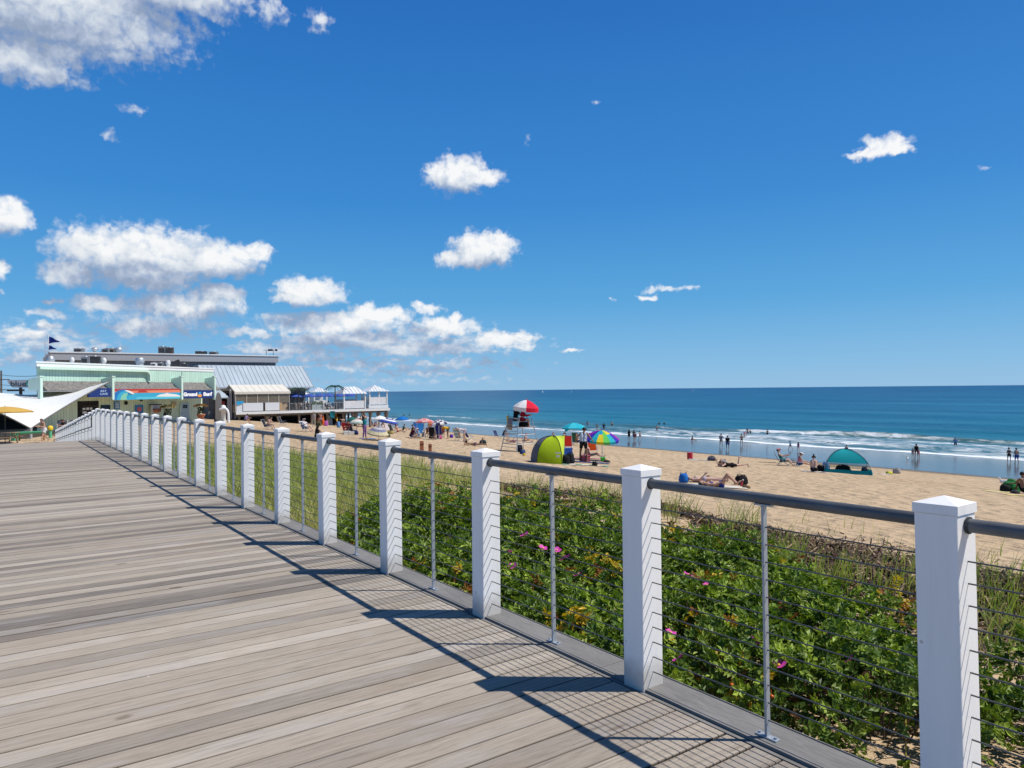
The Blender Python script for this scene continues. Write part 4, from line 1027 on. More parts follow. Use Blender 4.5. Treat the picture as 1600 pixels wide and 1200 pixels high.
# hanging planter box with a terracotta basket
xx, zz = porch(236.5, 646); p = sL + S.dx * xx + S.out * (-RECESS + .5); p.z = G + zz
t = thing("hanging_planter", "white framed planter box with terracotta basket hanging by a curved wire", "planter", p, SA)
k = MB(); k.box((0, 0, .45), (1.15, .12, .9)); k.build("frame", WTRIM, t)
k = MB(); k.box((0, 0, .95), (1.35, .5, .09)); k.build("lid", DARK, t)
k = MB(); k.lathe([(.22, .1), (.42, .2), (.46, .52), (.40, .5)], 14, M=Matrix.Translation((0, -.2, 0))); k.build("basket", TERRA, t)
k = MB(); k.tube([(.1, 0, 1.0), (.02, 0, 1.25), (-.18, 0, 1.45), (-.25, 0, 1.75)], .03, 6); k.build("hanger", WTRIM, t)
def flower_urn(px, py, wpx, label, col, potmat):
    xx, zz = S.at(px, py, .4); p = sL + S.dx * xx + S.out * .4; p.z = -1.86
    t = thing("flower_urn", label, "planter", p, SA, "flower urns in front of the green shop")
    k = MB(); k.lathe([(.30, 0), (.24, .1), (.16, .2), (.30, .45), (.46, .85), (.50, .95), (.42, .93)], 16); k.build("urn", potmat, t)
    n = 420; a = rng.uniform(0, 2 * PI, n); q = np.sqrt(rng.uniform(0, 1, n)); top = rng.uniform(0, 1, n) < .5
    zc = np.where(top, 1.75 + .3 * np.sqrt(1 - q * q * .9) + rng.normal(0, .05, n), rng.uniform(1.0, 1.75, n)); r_ = np.where(top, q * .78, q * .42)
    C0 = np.stack([r_ * np.cos(a), r_ * np.sin(a), zc], 1); D = unit(rng.normal(0, 1, (n, 3))) * .09; E_ = unit(np.cross(D, rng.normal(0, 1, (n, 3)))) * .05
    A = np.stack([C0 - D, C0 + E_, C0 + D, C0 - E_], 1).reshape(-1, 3)
    o = np_mesh("flowers", A, np.arange(4 * n).reshape(-1, 4), LEAF, t)
    cc_ = np.where((top & (rng.uniform(0, 1, n) < .6))[:, None], np.array(col), np.array([.03, .045, .012])) * rng.uniform(.5, 1.3, (n, 1)); face_color(o, cc_)
flower_urn(262, 655, 18, "dark leafy urn of pale yellow flowers left of the pale blue shop door", (.42, .30, .08), M_('dark_pot', (.05, .04, .035), .7))
flower_urn(314, 655, 18, "terracotta urn of orange yellow flowers right of the pale blue shop door", (.55, .27, .04), TERRA)

# ---- things on the shop roof and the grey roof behind
STEEL = M_('galvanised_vent', (.45, .48, .50), .4, .5, .2, 3); UNIT = M_('roof_unit_grey', (.20, .22, .24), .5, .2, .15, 2); BLK = M_('roof_unit_black', (.03, .032, .036), .6); PALE = M_('roof_unit_white', (.62, .63, .62), .6)
def roof_item(name, px0, px1, py_top, Y, zroof, kind, mat, label, grp):
    pc = at_depth((px0 + px1) / 2, py_top, Y); w_ = (px1 - px0) / F * Y; h = max(pc.z - zroof, .35)
    t = thing(name, label, "vent" if kind in ('vent', 'mush', 'ball') else "roof unit", (pc.x, pc.y, zroof), .35, grp)
    r_ = w_ / 2
    if kind == 'vent':
        k = MB(); k.lathe([(r_ * .8, 0), (r_ * .8, h * .55)], 16); k.build("duct", mat, t); k = MB(); k.lathe([(r_, h * .5), (r_, h * .85), (r_ * .7, h), (0.01, h)], 16); k.build("cowl", mat, t)
    elif kind == 'mush':
        k = MB(); k.lathe([(r_ * .55, 0), (r_ * .55, h * .45)], 16); k.build("duct", mat, t); k = MB(); k.lathe([(r_ * .9, h * .35), (r_, h * .5), (r_ * .75, h * .85), (.01, h)], 16); k.build("cowl", mat, t)
    elif kind == 'ball':
        k = MB(); k.tube([(0, 0, 0), (0, 0, h * .5)], r_ * .4, 10); k.build("duct", mat, t); k = MB(); k.blob((0, 0, h * .65), (r_, r_, h * .36), 14, 9); k.build("cowl", mat, t)
    elif kind == 'wedge':
        k = MB(); k.prism([(-r_, 0), (r_, 0), (r_, h * .8), (r_ * .6, h), (-r_ * .5, h * .75)], -r_ * .6, r_ * .6); k.build("hood", mat, t); k = MB(); k.box((r_ * .2, -r_ * .62, h * .4), (r_, .05, h * .5)); k.build("grille", BLK, t)
    else:
        k = MB(); k.box((0, 0, h * .54), (w_, w_ * .7, h * .92), bev=.03); k.build("casing", mat, t)
        k = MB(); k.box((-w_ * .1, -w_ * .36, h * .5), (w_ * .6, .05, h * .55)); k.build("grille", BLK, t)
        k = MB(); k.lathe([(w_ * .25, h * 1.0), (w_ * .25, h * 1.06), (w_ * .2, h * 1.06)], 12); k.build("fan_ring", STEEL, t)
        k = MB(); k.box((0, 0, h * .04), (w_ * .9, w_ * .6, h * .07)); k.build("base_rail", BLK, t)
g = "vents and machines on the green shop roof"; zr = 4.25
for a in ((73, 85, 555, 67, 'mush', STEEL, "wide steel mushroom vent at the left end of the shop roof"), (109.5, 116, 558, 69, 'ball', PALE, "small white ball vent on the shop roof, left of the black unit"),
          (128, 140, 557.5, 70, 'box', UNIT, "grey boxed air unit next to the black unit on the shop roof"), (140, 156, 557, 70.5, 'box', BLK, "low black air unit on the left half of the shop roof"),
          (159, 166, 559, 72, 'ball', PALE, "small white ball vent on the shop roof, right of the black unit"), (212, 225, 558.5, 76, 'vent', STEEL, "shiny round steel exhaust vent in the middle of the shop roof"),
          (236, 245, 567, 79, 'box', PALE, "low white air unit behind the parapet, left of the pair"), (246, 256, 566.5, 80, 'box', UNIT, "low grey air unit behind the parapet beside a white one"),
          (259, 266, 563, 80, 'vent', PALE, "thin pale vent stack just left of the tilted black hood"), (268, 281, 561.5, 81, 'wedge', BLK, "tilted black exhaust hood near the right end of the shop roof"), (281, 293, 568, 84, 'box', BLK, "small black box at the right end of the shop roof")):
    roof_item("roof_vent" if a[4] in ('vent', 'mush', 'ball', 'wedge') else "air_unit", a[0], a[1], a[2], a[3], zr, a[4], a[5], a[6], g)

# ---- long grey building behind
def GR(px, py, u):
    p = on_plane(px, py, W(u, 0), W(1, 0) * -1); q = UV(p); return q[1], p.z
uG = 118
vL, zG1 = GR(79, 549, uG); vR, zG2 = GR(435, 558.5, uG); zG = (zG1 + zG2) / 2
gb = thing("grey_building", "long flat roofed grey building behind the green shop and metal roof", "building", W(uG, vL, -2), TH)
Lg = vR - vL
k = MB(); k.box2((0.3, .5, 0), (Lg - .3, 22, zG + 2 - .5)); k.build("wall", siding('grey_metal_siding', (.20, .225, .26), .5, 0, .6), gb)
k = MB(); k.box2((0, 0, zG + 2 - 1.0), (Lg, 22.5, zG + 2)); k.build("fascia", M_('fascia_grey', (.36, .37, .39), .55), gb)
k = MB(); k.box2((-.1, -.1, zG + 2 + .003), (Lg + .1, 22.6, zG + 2 + .16)); k.build("roof_edge", WTRIM, gb)
g = "machines on the grey building roof"
zr = zG + .1
for a in ((117, 131, 544.5, 103, 'box', UNIT, "low grey air unit nearest the flagpoles on the grey roof"), (143, 153, 542.5, 104, 'ball', STEEL, "shiny round turbine vent on the grey roof"),
          (157, 170, 543.5, 105, 'wedge', UNIT, "slanted grey hood between the turbine vent and tan unit on the grey roof"), (171, 180, 544, 106, 'box', M_('roof_unit_tan', (.38, .34, .28), .6), "tan boxed unit beside the round steel vent on the grey roof"),
          (180, 191, 543, 106, 'vent', STEEL, "round steel exhaust vent beside the tan unit on the grey roof"), (248, 260, 541.5, 110, 'box', UNIT, "tall grey air unit joined to a dark brown one on the grey roof"), (260, 271, 543, 110, 'box', M_('roof_unit_brown', (.07, .055, .05), .6), "dark brown air unit, tallest pair on the grey roof"),
          (306, 323, 549, 113, 'box', BLK, "left of two low dark air units at the right of the grey roof"), (327, 341, 549.5, 114, 'box', UNIT, "right of two low dark air units at the right of the grey roof")):
    roof_item("roof_vent" if a[4] in ('vent', 'mush', 'ball', 'wedge') else "air_unit", a[0], a[1], a[2], a[3], zr, a[4], a[5], a[6], g)
for i, (px, lb) in enumerate(((416, "floodlight on a short post, left of two at the grey roof end"), (427, "double floodlight on a short post at the right end of the grey roof"))):
    p = at_depth(px, 550, 120)
    t = thing("floodlight", lb, "floodlight", (p.x, p.y, zG + .1), TH, "floodlights on the grey roof end")
    hh = p.z - zG + .2
    k = MB(); k.tube([(0, 0, 0), (0, 0, hh)], .04, 6); k.box((0, 0, hh), (.9, .06, .06)); k.build("post", BLK, t)
    for s_ in (-1, 1) if i else (1,):
        k = MB(); k.box((s_ * .38, -.12, hh + .05), (.34, .3, .3), M=Matrix.Rotation(.2, 4, 'X')); k.build("lamp_head", BLK, t)

# ---- hall with the standing-seam metal roof
def UVat(px, u): 
    xp = (px - CX) / F; q = W(1, 0), W(0, 1)
    p = on_plane(px, 612, W(u, 0), W(1, 0)); return UV(p)[1]
uE, uR_ = 108.0, 113.2
vA, vB = UVat(322, uE), UVat(491, uE)
zE = on_plane(430, 604.5, W(uE, 0), W(1, 0)).z; zR = on_plane(430, 571.5, W(uR_, 0), W(1, 0)).z
hall = thing("metal_roof_hall", "seafront hall under a steep pale metal standing seam roof beside the pier deck", "building", W(uE, vA, -2.2), TH)
Lh = vB - vA; bz = 2.2
k = MB()
k.prism([(0, zE + bz), (uR_ - uE, zR + bz), (uR_ - uE + 3.2, zR + bz), (uR_ - uE + 3.2, zR + bz - .2), (uR_ - uE, zR + bz - .2), (0, zE + bz - .2)], 0, Lh, M=Matrix(((0, 1, 0, 0), (1, 0, 0, 0), (0, 0, 1, 0), (0, 0, 0, 1))))
rf = k.build("roof", METAL, hall)
sl_ = math.hypot(uR_ - uE, zR - zE); an = math.atan2(zR - zE, uR_ - uE)
k = MB(); n = int(Lh / .62)
for i in range(n + 1):
    x = min(.02 + i * .62, Lh - .02)
    k.box((x, (uR_ - uE) / 2, (zE + zR) / 2 + bz + .02), (.035, sl_, .06), M=Matrix.Translation((0, (uR_ - uE) / 2, (zE + zR) / 2 + bz)) @ Matrix.Rotation(an, 4, 'X') @ Matrix.Translation((0, -(uR_ - uE) / 2, -(zE + zR) / 2 - bz)))
k.build("seams", SEAM, rf)
k = MB(); k.box2((.6, 1.4, 0), (Lh - .9, uR_ - uE + 3, zE + bz + .1)); k.build("wall", M_('hall_wall', (.16, .17, .18), .7), hall)
k = MB(); k.box2((.2, 1.0, zE + bz - .5), (Lh - .3, 1.3, zE + bz - .22)); k.build("eave_beam", WTRIM, hall)
for px in (352, 392, 404, 430):
    x = UVat(px, uE + 1.3) - vA; k = MB(); k.box((x, 1.36, 2.2), (1.5, .06, 1.5)); k.build("window", M_('dark_glass', (.02, .025, .03), .12), hall)
# the lower porch roof at its left end, with posts and a dark opening
xa, xb = UVat(333, 106.4) - vA, UVat(356, 106.4) - vA
zP = on_plane(350, 620.5, W(105.4, 0), W(1, 0)).z + bz
k = MB(); k.add([(xa, -2.6, zP), (xb, -2.6, zP), (xb - 1.4, 0.4, zE + bz + .25), (xa - 1.4, .4, zE + bz + .25), (xa, -2.6, zP - .15), (xb, -2.6, zP - .15), (xb - 1.4, 0.4, zE + bz + .1), (xa - 1.4, .4, zE + bz + .1)],
                [(0, 1, 2, 3), (7, 6, 5, 4), (0, 4, 5, 1), (1, 5, 6, 2), (2, 6, 7, 3), (3, 7, 4, 0)])
k.build("porch_roof", METAL, hall)
for px in (357, 360.5, 367):
    x = UVat(px, 105.6) - vA; k = MB(); k.box2((x - .14, -2.5, 0), (x + .14, -2.2, zE + bz - .3 if px > 358 else zP - .1)); k.build("porch_post", M_('porch_post', (.42, .41, .40), .7), hall)
k = MB(); k.box2((UVat(356, 107) - vA, .6, 0), (UVat(369, 107) - vA, .7, 3.6)); k.build("doorway", DARK, hall)
k = MB(); k.box2((UVat(346, 106) - vA, -1.6, 1.6), (UVat(352.5, 106) - vA, -1.5, 2.5)); k.build("notice_panel", M_('sign_red', (.30, .03, .03), .5), hall)

# ---- pier deck on pilings
uP, zD = 104.0, -1.22
vP0, vP1 = UVat(369, uP), UVat(608.5, uP)
Lp = vP1 - vP0
pier = thing("pier_deck", "white edged restaurant deck on timber pilings standing over the sand", "pier", W(uP, vP0, zD), TH)
k = MB(); k.box2((0, 0.02, -.12), (Lp, 26, 0)); k.build("planking", M_('pier_planks', (.36, .34, .32), .8), pier)
k = MB(); k.box2((-.05, -.06, -.34), (Lp + .06, 0.015, .03)); k.build("fascia", WTRIM, pier)
k = MB(); k.box2((0, .4, -.62), (Lp, .7, -.125)); k.box2((0, 6.4, -.62), (Lp, 6.7, -.125)); k.box2((0, 14, -.62), (Lp, 14.3, -.125)); k.build("beams", M_('piling_wood', (.20, .165, .13), .9, 0, .25, 2, .2), pier)
PW = _MC['piling_wood']
for px in (373, 417, 435, 467, 486.6, 511, 536, 556, 567.6, 577.6, 591, 603):
    for r_, uu in enumerate((uP + .55, uP + 6.55, uP + 14.15)):
        v = UVat(px, uP + .55) ; 
        if r_ and px < 500: continue
        g = float(ground(uu, v)); k = MB(); top = -.63
        big = .30 if px in (556, 591, 603) else .2
        k.tube([(v - vP0, uu - uP, g - zD - .4), (v - vP0, uu - uP, top)], [.16, .17], 10)
        if px in (417, 435, 591, 603, 556): k.tube([(v - vP0, uu - uP - .02, top - .9), (v - vP0, uu - uP - .02, top - .05)], [.18, .42], 8)
        k.build("piling", PW, pier)
k = MB(); va, vb = UVat(545, uP + .5) - vP0, UVat(557, uP + .5) - vP0; k.tube([(va, .9, -2.3), (vb, .9, -.7)], .09, 8); k.build("brace", PW, pier)
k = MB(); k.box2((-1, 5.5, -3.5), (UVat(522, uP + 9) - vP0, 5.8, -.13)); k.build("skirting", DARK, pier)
xe = UVat(452, uP) - vP0
k = MB()
for i in range(9):
    x = xe + (Lp - 7.6 - xe) * i / 8; k.box((x, .12, .52), (.06, .06, 1.04))
for zz in (.15, .3, .45, .6, .75, .9): k.tube([(xe, .12, zz), (Lp - 7.6, .12, zz)], .008, 4)
k.box2((xe, .07, 1.04), (Lp - 7.6, .17, 1.09)); k.build("railing", M_('pier_rail_grey', (.35, .36, .37), .5), pier)
def onpier(px, u): return W(u, UVat(px, u), zD)
# bar tent
ta = UVat(367, uP + .3); tb = UVat(452, uP + .3); zt1 = on_plane(410, 611.8, W(uP + .2, 0), W(1, 0)).z - zD; zt2 = on_plane(400, 601, W(uP + 3.2, 0), W(1, 0)).z - zD
tent = thing("bar_tent", "cream roofed bar tent with clear sides and white counter panels on the pier deck", "tent", W(uP + .2, ta, zD), TH)
Lt = tb - ta; CREAM = M_('cream_canvas', (.66, .63, .55), .8, 0, .06, 1.5, .1)
SW = Matrix(((0, 1, 0, 0), (1, 0, 0, 0), (0, 0, 1, 0), (0, 0, 0, 1)))
k = MB(); k.prism([(-.15, zt1), (3.0, zt2), (6.2, zt1), (6.2, zt1 - .05), (3.0, zt2 - .06), (-.15, zt1 - .05)], -.1, Lt + .1, M=SW)
for i in range(9): 
    x = Lt * i / 8; k.tube([(x, -.15, zt1 + .012), (x, 3.0, zt2 + .012)], .022, 5)
k.build("canopy", CREAM, tent)
k = MB(); k.box2((-.1, -.17, zt1 - .34), (Lt + .1, -.12, zt1 - .052)); k.build("valance", CREAM, tent)
for i in range(6):
    x = .06 + (Lt - .12) * i / 5; k = MB(); k.box((x, 0, zt1 / 2), (.1, .1, zt1 - .06)); k.build("tent_post", M_('tent_post', (.45, .42, .36), .5), tent)
gm, gnt, gb_, gout = new_mat("clear_vinyl"); gb_.inputs['Base Color'].default_value = (.50, .43, .32, 1); gb_.inputs['Roughness'].default_value = .15; gb_.inputs['Alpha'].default_value = .2
k = MB()
for i in range(5): k.box2((.13 + (Lt - .12) * i / 5, -.012, 1.2), (.0 + (Lt - .12) * (i + 1) / 5, .0, zt1 - .36))
for s_ in (0,): k.build("vinyl_window", gm, tent)
pa, pb_, pc_, pd_ = [UVat(px, uP + .2) - ta for px in (379.5, 410.5, 414, 436)]
for a, b_ in ((pa, pb_), (pc_, pd_)):
    k = MB(); k.box2((a, -.12, .12), (b_, -.06, 1.25)); k.build("counter_panel", M_('panel_white', (.70, .73, .76), .5), tent)
k = MB(); k.box2((pd_ + .02, -.1, .1), (pd_ + .35, -.05, 1.22)); k.build("plywood_panel", M_('plywood', (.48, .33, .18), .7), tent)
k = MB(); k.box2((0, .9, .0), (Lt, 1.3, 1.05)); k.box2((0, 5.7, .3), (Lt, 5.8, zt1 - .3)); k.build("bar_counter", M_('bar_wood', (.42, .33, .23), .7), tent)
p = onpier(374.5, uP + .15)
t = thing("towel", "bright blue towel hung over the rail at the left end of the bar tent", "towel", p, TH)
k = MB(); k.add([(-.45, 0, 1.5), (.45, 0, 1.55), (.55, -.04, 1.25), (.1, -.08, 1.12), (-.4, -.06, 1.0), (-.45, .1, 1.2), (.45, .12, 1.25)], [(0, 4, 3, 2, 1), (0, 1, 6, 5)]); k.build("cloth", cloth((.03, .36, .66)), t)
k = MB(); k.box((0, .05, .75), (.9, .05, 1.5)); k.build("rail_panel", M_('panel_white', (.70, .73, .76), .5), t)

def kiosk(px0, px1, u, y_eave, y_apex, label, ridge=0.0, floor=.0, panelh=1.15, depth=None):
    v0, v1_ = UVat(px0, u), UVat(px1, u); w_ = v1_ - v0; d = depth or w_
    ze = on_plane((px0 + px1) / 2, y_eave, W(u, 0), W(1, 0)).z - zD; za_ = on_plane((px0 + px1) / 2, y_apex, W(u + d / 2, 0), W(1, 0)).z - zD
    t = thing("beach_cabana", label, "cabana", W(u, v0, zD), TH, "white cabanas on the pier deck")
    e = .22
    a, b_ = (w_ - ridge) / 2, (w_ + ridge) / 2
    k = MB(); top = [(a, d / 2, za_), (b_ + .001, d / 2, za_)]
    k.add([(-e, -e, ze), (w_ + e, -e, ze), (w_ + e, d + e, ze), (-e, d + e, ze)] + top, [(0, 1, 5, 4), (1, 2, 5), (2, 3, 4, 5), (3, 0, 4), (3, 2, 1, 0)])
    rf = k.build("roof", METALW, t)
    k = MB(); n = 7
    for i in range(n + 1):
        f_ = i / n; x = -e + (w_ + 2 * e) * f_; tx = min(max(x, a), b_); fr = 1 if a <= x <= b_ else ((x + e) / (a + e) if x < a else (w_ + e - x) / (w_ + e - b_))
        if fr < .08: continue
        k.tube([(x, -e - .005, ze + .03), (x, -e + (d / 2 + e) * fr, ze + (za_ - ze) * fr + .03)], .022, 4)
        k.tube([(w_ + e + .005, x * d / w_, ze + .03), (w_ + e - (w_ + e - b_) * fr, x * d / w_, ze + (za_ - ze) * fr + .03)], .022, 4)
    k.build("seams", SEAM, rf)
    for x in (.08, w_ - .08):
        for y in (.08, d - .08):
            k = MB(); k.box((x, y, ze / 2), (.17, .17, ze - .004)); k.build("corner_post", WTRIM, t)
    k = MB(); k.box2((.17, .06, floor + .12), (w_ - .17, .11, floor + .12 + panelh)); k.box2((w_ - .11, .17, floor + .12), (w_ - .06, d - .17, floor + .12 + panelh)); k.build("board_panel", siding('white_board_panel', (.72, .73, .74), .16, 0, .7), t)
    k = MB(); k.box2((.17, d - .12, floor + .1), (w_ - .17, d - .07, ze - .9)); k.build("back_panel", WTRIM, t)
    if floor: 
        k = MB(); k.box2((-.1, -.05, .05), (w_ + .1, d, floor)); k.build("floor", WTRIM, t)
kiosk(577, 605.5, 104.5, 611.2, 601.5, "square white cabana with pointed roof at the seaward corner of the pier deck", 0, .5)
kiosk(537, 571.5, 104.5, 615, 604, "wider white cabana with a flat topped hipped roof, second from the sea", 1.9)
kiosk(490.5, 511.5, 122, 612, 604.8, "small white cabana far back on the deck between the two fake palms", 0, 0, 1.1)
kiosk(457, 483, 113, 616.2, 608.5, "white roofed cabana behind the first fake palm and the blue parasols", .8, 0, 1.1)

def parasol(t, h, r, colors, n=8, drop=.32, tilt=(0, 0), polec=None, valance=.12, polex=0.0, hub=None):
    """canopy of gores (one mesh, one material per colour), pole, ribs below"""
    T = Matrix.Translation((0, 0, h)) @ Euler((tilt[0], tilt[1], 0)).to_matrix().to_4x4()
    k = MB(); sub_ = 4; ng = n
    for j in range(ng):
        a0, a1 = 2 * PI * j / ng, 2 * PI * (j + 1) / ng
        prev = None
        for i in range(sub_ + 1):
            f_ = i / sub_; rr_ = r * f_; zz = -drop * f_ ** 1.7
            am = (a0 + a1) / 2; sag = 1 - .035 * f_
            row = [(rr_ * math.cos(a0), rr_ * math.sin(a0), zz), (rr_ * sag * math.cos(am), rr_ * sag * math.sin(am), zz - .012 * f_), (rr_ * math.cos(a1), rr_ * math.sin(a1), zz)]
            if prev: k.add(prev + row, [(0, 3, 4, 1), (1, 4, 5, 2)] if i > 1 else [(0, 3, 4), (0, 4, 5)], colors[1][(colors[0](j, i))] if callable(colors[0]) else j % len(colors), True, T)
            prev = row
        if valance:
            lo = [(p[0] * .99, p[1] * .99, p[2] - valance) for p in prev]
            mi = colors[1][(colors[0](j, sub_))] if callable(colors[0]) else j % len(colors)
            k.add(prev + lo, [(0, 3, 4, 1), (1, 4, 5, 2)], mi, False, T)
    mats = colors[2] if callable(colors[0]) else colors
    cp = k.build("canopy", mats, t)
    k = MB(); k.blob((0, 0, .04), (.03, .03, .05), 6, 5, 0, T)
    k.build("finial", mats[0], cp)
    pl = MB(); hp = T @ Vector((0, 0, -.02)); pl.tube([(polex, 0, -.12), (polex * .4 + hp.x * .4, hp.y * .4, h * .5), tuple(hp)], .022, 8); pl.build("pole", polec or WTRIM, t)
    k = MB()
    for j in range(ng):
        a = 2 * PI * j / ng; k.tube([T @ Vector((r * .96 * math.cos(a), r * .96 * math.sin(a), -drop * .96 ** 1.7 - .015)), T @ Vector((.03 * math.cos(a), .03 * math.sin(a), -.03))], .006, 4)
    k.build("ribs", M_('umbrella_rib', (.3, .3, .3), .4, .6), cp)
PBL = cloth((.06, .11, .42))
for px, u, lb in ((462, 109, "blue patio parasol on the deck, left of the first fake palm"), (474, 111, "blue patio parasol just right of the first fake palm trunk"), (484, 108, "blue patio parasol by the corner of the hall wall"),
                  (500, 113, "blue patio parasol in front of the small far cabana"), (513, 115, "blue patio parasol between the small far cabana and the second palm"), (531, 112, "blue patio parasol right of the second fake palm"), (546, 116, "blue patio parasol seen through the open side of the wider cabana")):
    p = onpier(px, u); t = thing("patio_parasol", lb, "parasol", p, random.uniform(0, 1), "blue parasols on the pier deck"); parasol(t, 2.42, 1.05, [PBL], 8, .42, valance=.1)
def palm(px, u, ytop, label):
    p = onpier(px, u); H = on_plane(px, ytop + 6, W(u, 0), W(1, 0)).z - zD
    t = thing("fake_palm", label, "palm", p, TH, "artificial palms on the pier deck")
    k = MB(); k.tube([(0, 0, 0), (.02, 0, H * .5), (.0, 0, H)], [.12, .09, .07], 8); k.build("trunk", M_('palm_trunk', (.10, .085, .07), .9, 0, .3, 9, .3), t)
    PG = M_('palm_frond', (.02, .055, .025), .6, 0, .3, 3, 0, .3, .1)
    for j in range(9):
        a = 2 * PI * j / 9 + .2; up = 1.0 if j % 3 == 0 else .45; L = 1.45
        k = MB(); c, s_ = math.cos(a), math.sin(a)
        prv = None
        for i in range(10):
            f_ = i / 9; x = L * f_; z = H + up * (f_ * .9) - 1.25 * up * f_ ** 2.2 - .35 * f_ ** 2
            for sg in (-1, 1):
                w_ = .42 * math.sin(PI * min(f_ * .9 + .12, 1)) + .03
                k.add([((x - .03) * c, (x - .03) * s_, z), ((x + .20) * c, (x + .20) * s_, z - .03), ((x + .20) * c - sg * w_ * s_, (x + .20) * s_ + sg * w_ * c, z - .20)], [(0, 1, 2)])
        k.build("frond", PG, t)
palm(466.5, 105.2, 601, "artificial palm with drooping fronds beside the bar tent")
palm(523.5, 105.4, 597, "artificial palm with dark upright fronds in the middle of the pier deck")
p = onpier(495, 105.5)
t = thing("deck_planter", "long pale planter box of green plants at the middle of the deck edge", "planter", p, TH)
k = MB(); k.box((0, 0, .4), (1.7, .6, .8)); k.build("box", M_('planter_grey', (.36, .42, .42), .7), t)
n = 500; C0 = np.stack([rng.uniform(-.85, .85, n), rng.uniform(-.3, .3, n), .8 + abs(rng.normal(0, .22, n))], 1); D = unit(rng.normal(0, 1, (n, 3))) * .12; E_ = unit(np.cross(D, rng.normal(0, 1, (n, 3)))) * .04
o = np_mesh("plants", np.stack([C0 - D, C0 + E_, C0 + D, C0 - E_], 1).reshape(-1, 3), np.arange(4 * n).reshape(-1, 4), LEAF, t); face_color(o, np.array([.04, .12, .025]) * rng.uniform(.5, 1.5, (n, 1)))
TBL = M_('patio_dark', (.045, .05, .055), .5)
def patio_table(px, u, lb):
    t = thing("patio_table", lb, "table", onpier(px, u), TH, "dark tables on the pier deck")
    k = MB(); k.box((0, 0, .73), (1.3, .8, .05)); k.build("tabletop", TBL, t)
    for a in (-.55, .55):
        for b_ in (-.32, .32): k = MB(); k.box((a, b_, .35), (.06, .06, .70)); k.build("leg", TBL, t)
def patio_chair(px, u, rz, lb):
    t = thing("patio_chair", lb, "chair", onpier(px, u), rz, "dark chairs on the pier deck")
    k = MB(); k.box((0, 0, .45), (.46, .46, .05)); k.build("seat", TBL, t)
    k = MB(); k.box((0, -.22, .78), (.46, .04, .45)); k.box((0, -.22, .5), (.38, .04, .1)); k.build("backrest", TBL, t)
    for a in (-.2, .2):
        for b_ in (-.2, .2): k = MB(); k.box((a, b_, .21), (.04, .04, .42)); k.build("leg", TBL, t)
for i, (px, u) in enumerate(((457, 106), (476, 106), (487, 107.5), (505, 106), (517, 106.2), (530, 107))):
    w_ = ["by the bar tent corner", "behind the first palm trunk", "under the third blue parasol", "right of the long planter", "left of the second palm trunk", "beside the wider cabana"][i]
    patio_table(px, u, "dark patio table " + w_ + " on the pier deck")
    patio_chair(px - 4, u - .6, TH + 1.4, "dark patio chair left of the table " + w_)
    patio_chair(px + 5, u - .7, TH - 1.5, "dark patio chair right of the table " + w_)

# ---- posts, plank and gooseneck between shop and pier
p = on_plane(341.5, 658, (0, 84, 0), Vector((0, 1, 0))); p.z = gz(p.x, p.y)
t = thing("wooden_sign_board", "tall weathered grey plank sign shaped like a surfboard at the shop corner", "sign", p, .3)
hh = at_depth(341, 613, p.y).z - p.z; w_ = 9 / F * p.y
pts = [(-w_ / 2, 0), (w_ / 2, 0), (w_ / 2, hh * .72)] + [(w_ / 2 * math.cos(a), hh * .72 + hh * .28 * math.sin(a)) for a in [i * PI / 10 for i in range(1, 10)]] + [(-w_ / 2, hh * .72)]
k = MB(); k.prism(pts, -.06, .06); k.build("plank", M_('weathered_plank', (.24, .23, .22), .9, 0, .3, 2.5, .2), t)
k = MB(); k.box((-w_ * .62, .1, hh * .35), (.14, .14, hh * .7)); k.build("post", M_('dark_post', (.08, .07, .06), .9), t)
p = at_depth(349, 657, 83.5); p.z = gz(p.x, p.y)
t = thing("gooseneck_pipe", "white domed column with a thick curved pipe beside the grey plank sign", "pipe", p, 0)
hh = at_depth(349, 633, p.y).z - p.z
k = MB(); k.lathe([(.26, 0), (.26, hh - .45), (.33, hh - .45), (.33, hh - .3), (.26, hh - .1), (.1, hh), (.01, hh + .02)], 18); k.build("column", WTRIM, t)
k = MB(); r_ = hh * .40; pts = [(.35 + .0 + (r_ * .8) * (1 - math.cos(a)) * .6 - .35, -.5, hh * .42 + r_ * .95 * math.sin(a)) for a in [i * PI / 12 for i in range(1, 13)]]
k.tube([(-.25, -.4, hh * .42 + r_ * .8)] + pts[5:] + [(pts[-1][0] + .02, -.5, 0)], .15, 12); k.build("bent_pipe", WTRIM, t)

# ---- sail canopy, its mast and what stands around it
SAILM = M_('sail_white', (.78, .80, .80), .7, 0, .05, .6, .05, .25, .15)
cH = at_depth(172.5, 595.5, 66); cL = at_depth(48, 669, 55); cM = at_depth(-92, 606, 50); cB = at_depth(40, 617, 74)
t = thing("sail_canopy", "large white tensioned sail canopy stretched between a high and a low corner", "canopy", (cL.x, cL.y, gz(cL.x, cL.y)), 0)
o0 = Vector(t.location); k = MB(); n = 26
Pq = lambda s_, r_: (cH * (1 - s_) * (1 - r_) + cL * s_ * (1 - r_) + cM * s_ * r_ + cB * (1 - s_) * r_)
ctr = (cH + cL + cM + cB) / 4
vs = []
for i in range(n + 1):
    for j in range(n + 1):
        s_, r_ = i / n, j / n
        # pull the edges inward so that they curve like cable edges
        e = (4 * s_ * (1 - s_) * (abs(r_ - .5) * 2) ** 4 + 4 * r_ * (1 - r_) * (abs(s_ - .5) * 2) ** 4)
        p = Pq(s_, r_); p = p + (ctr - p) * (.05 * e); p.z -= .35 * 4 * r_ * (1 - r_) * (1 - s_)
        vs.append(p - o0)
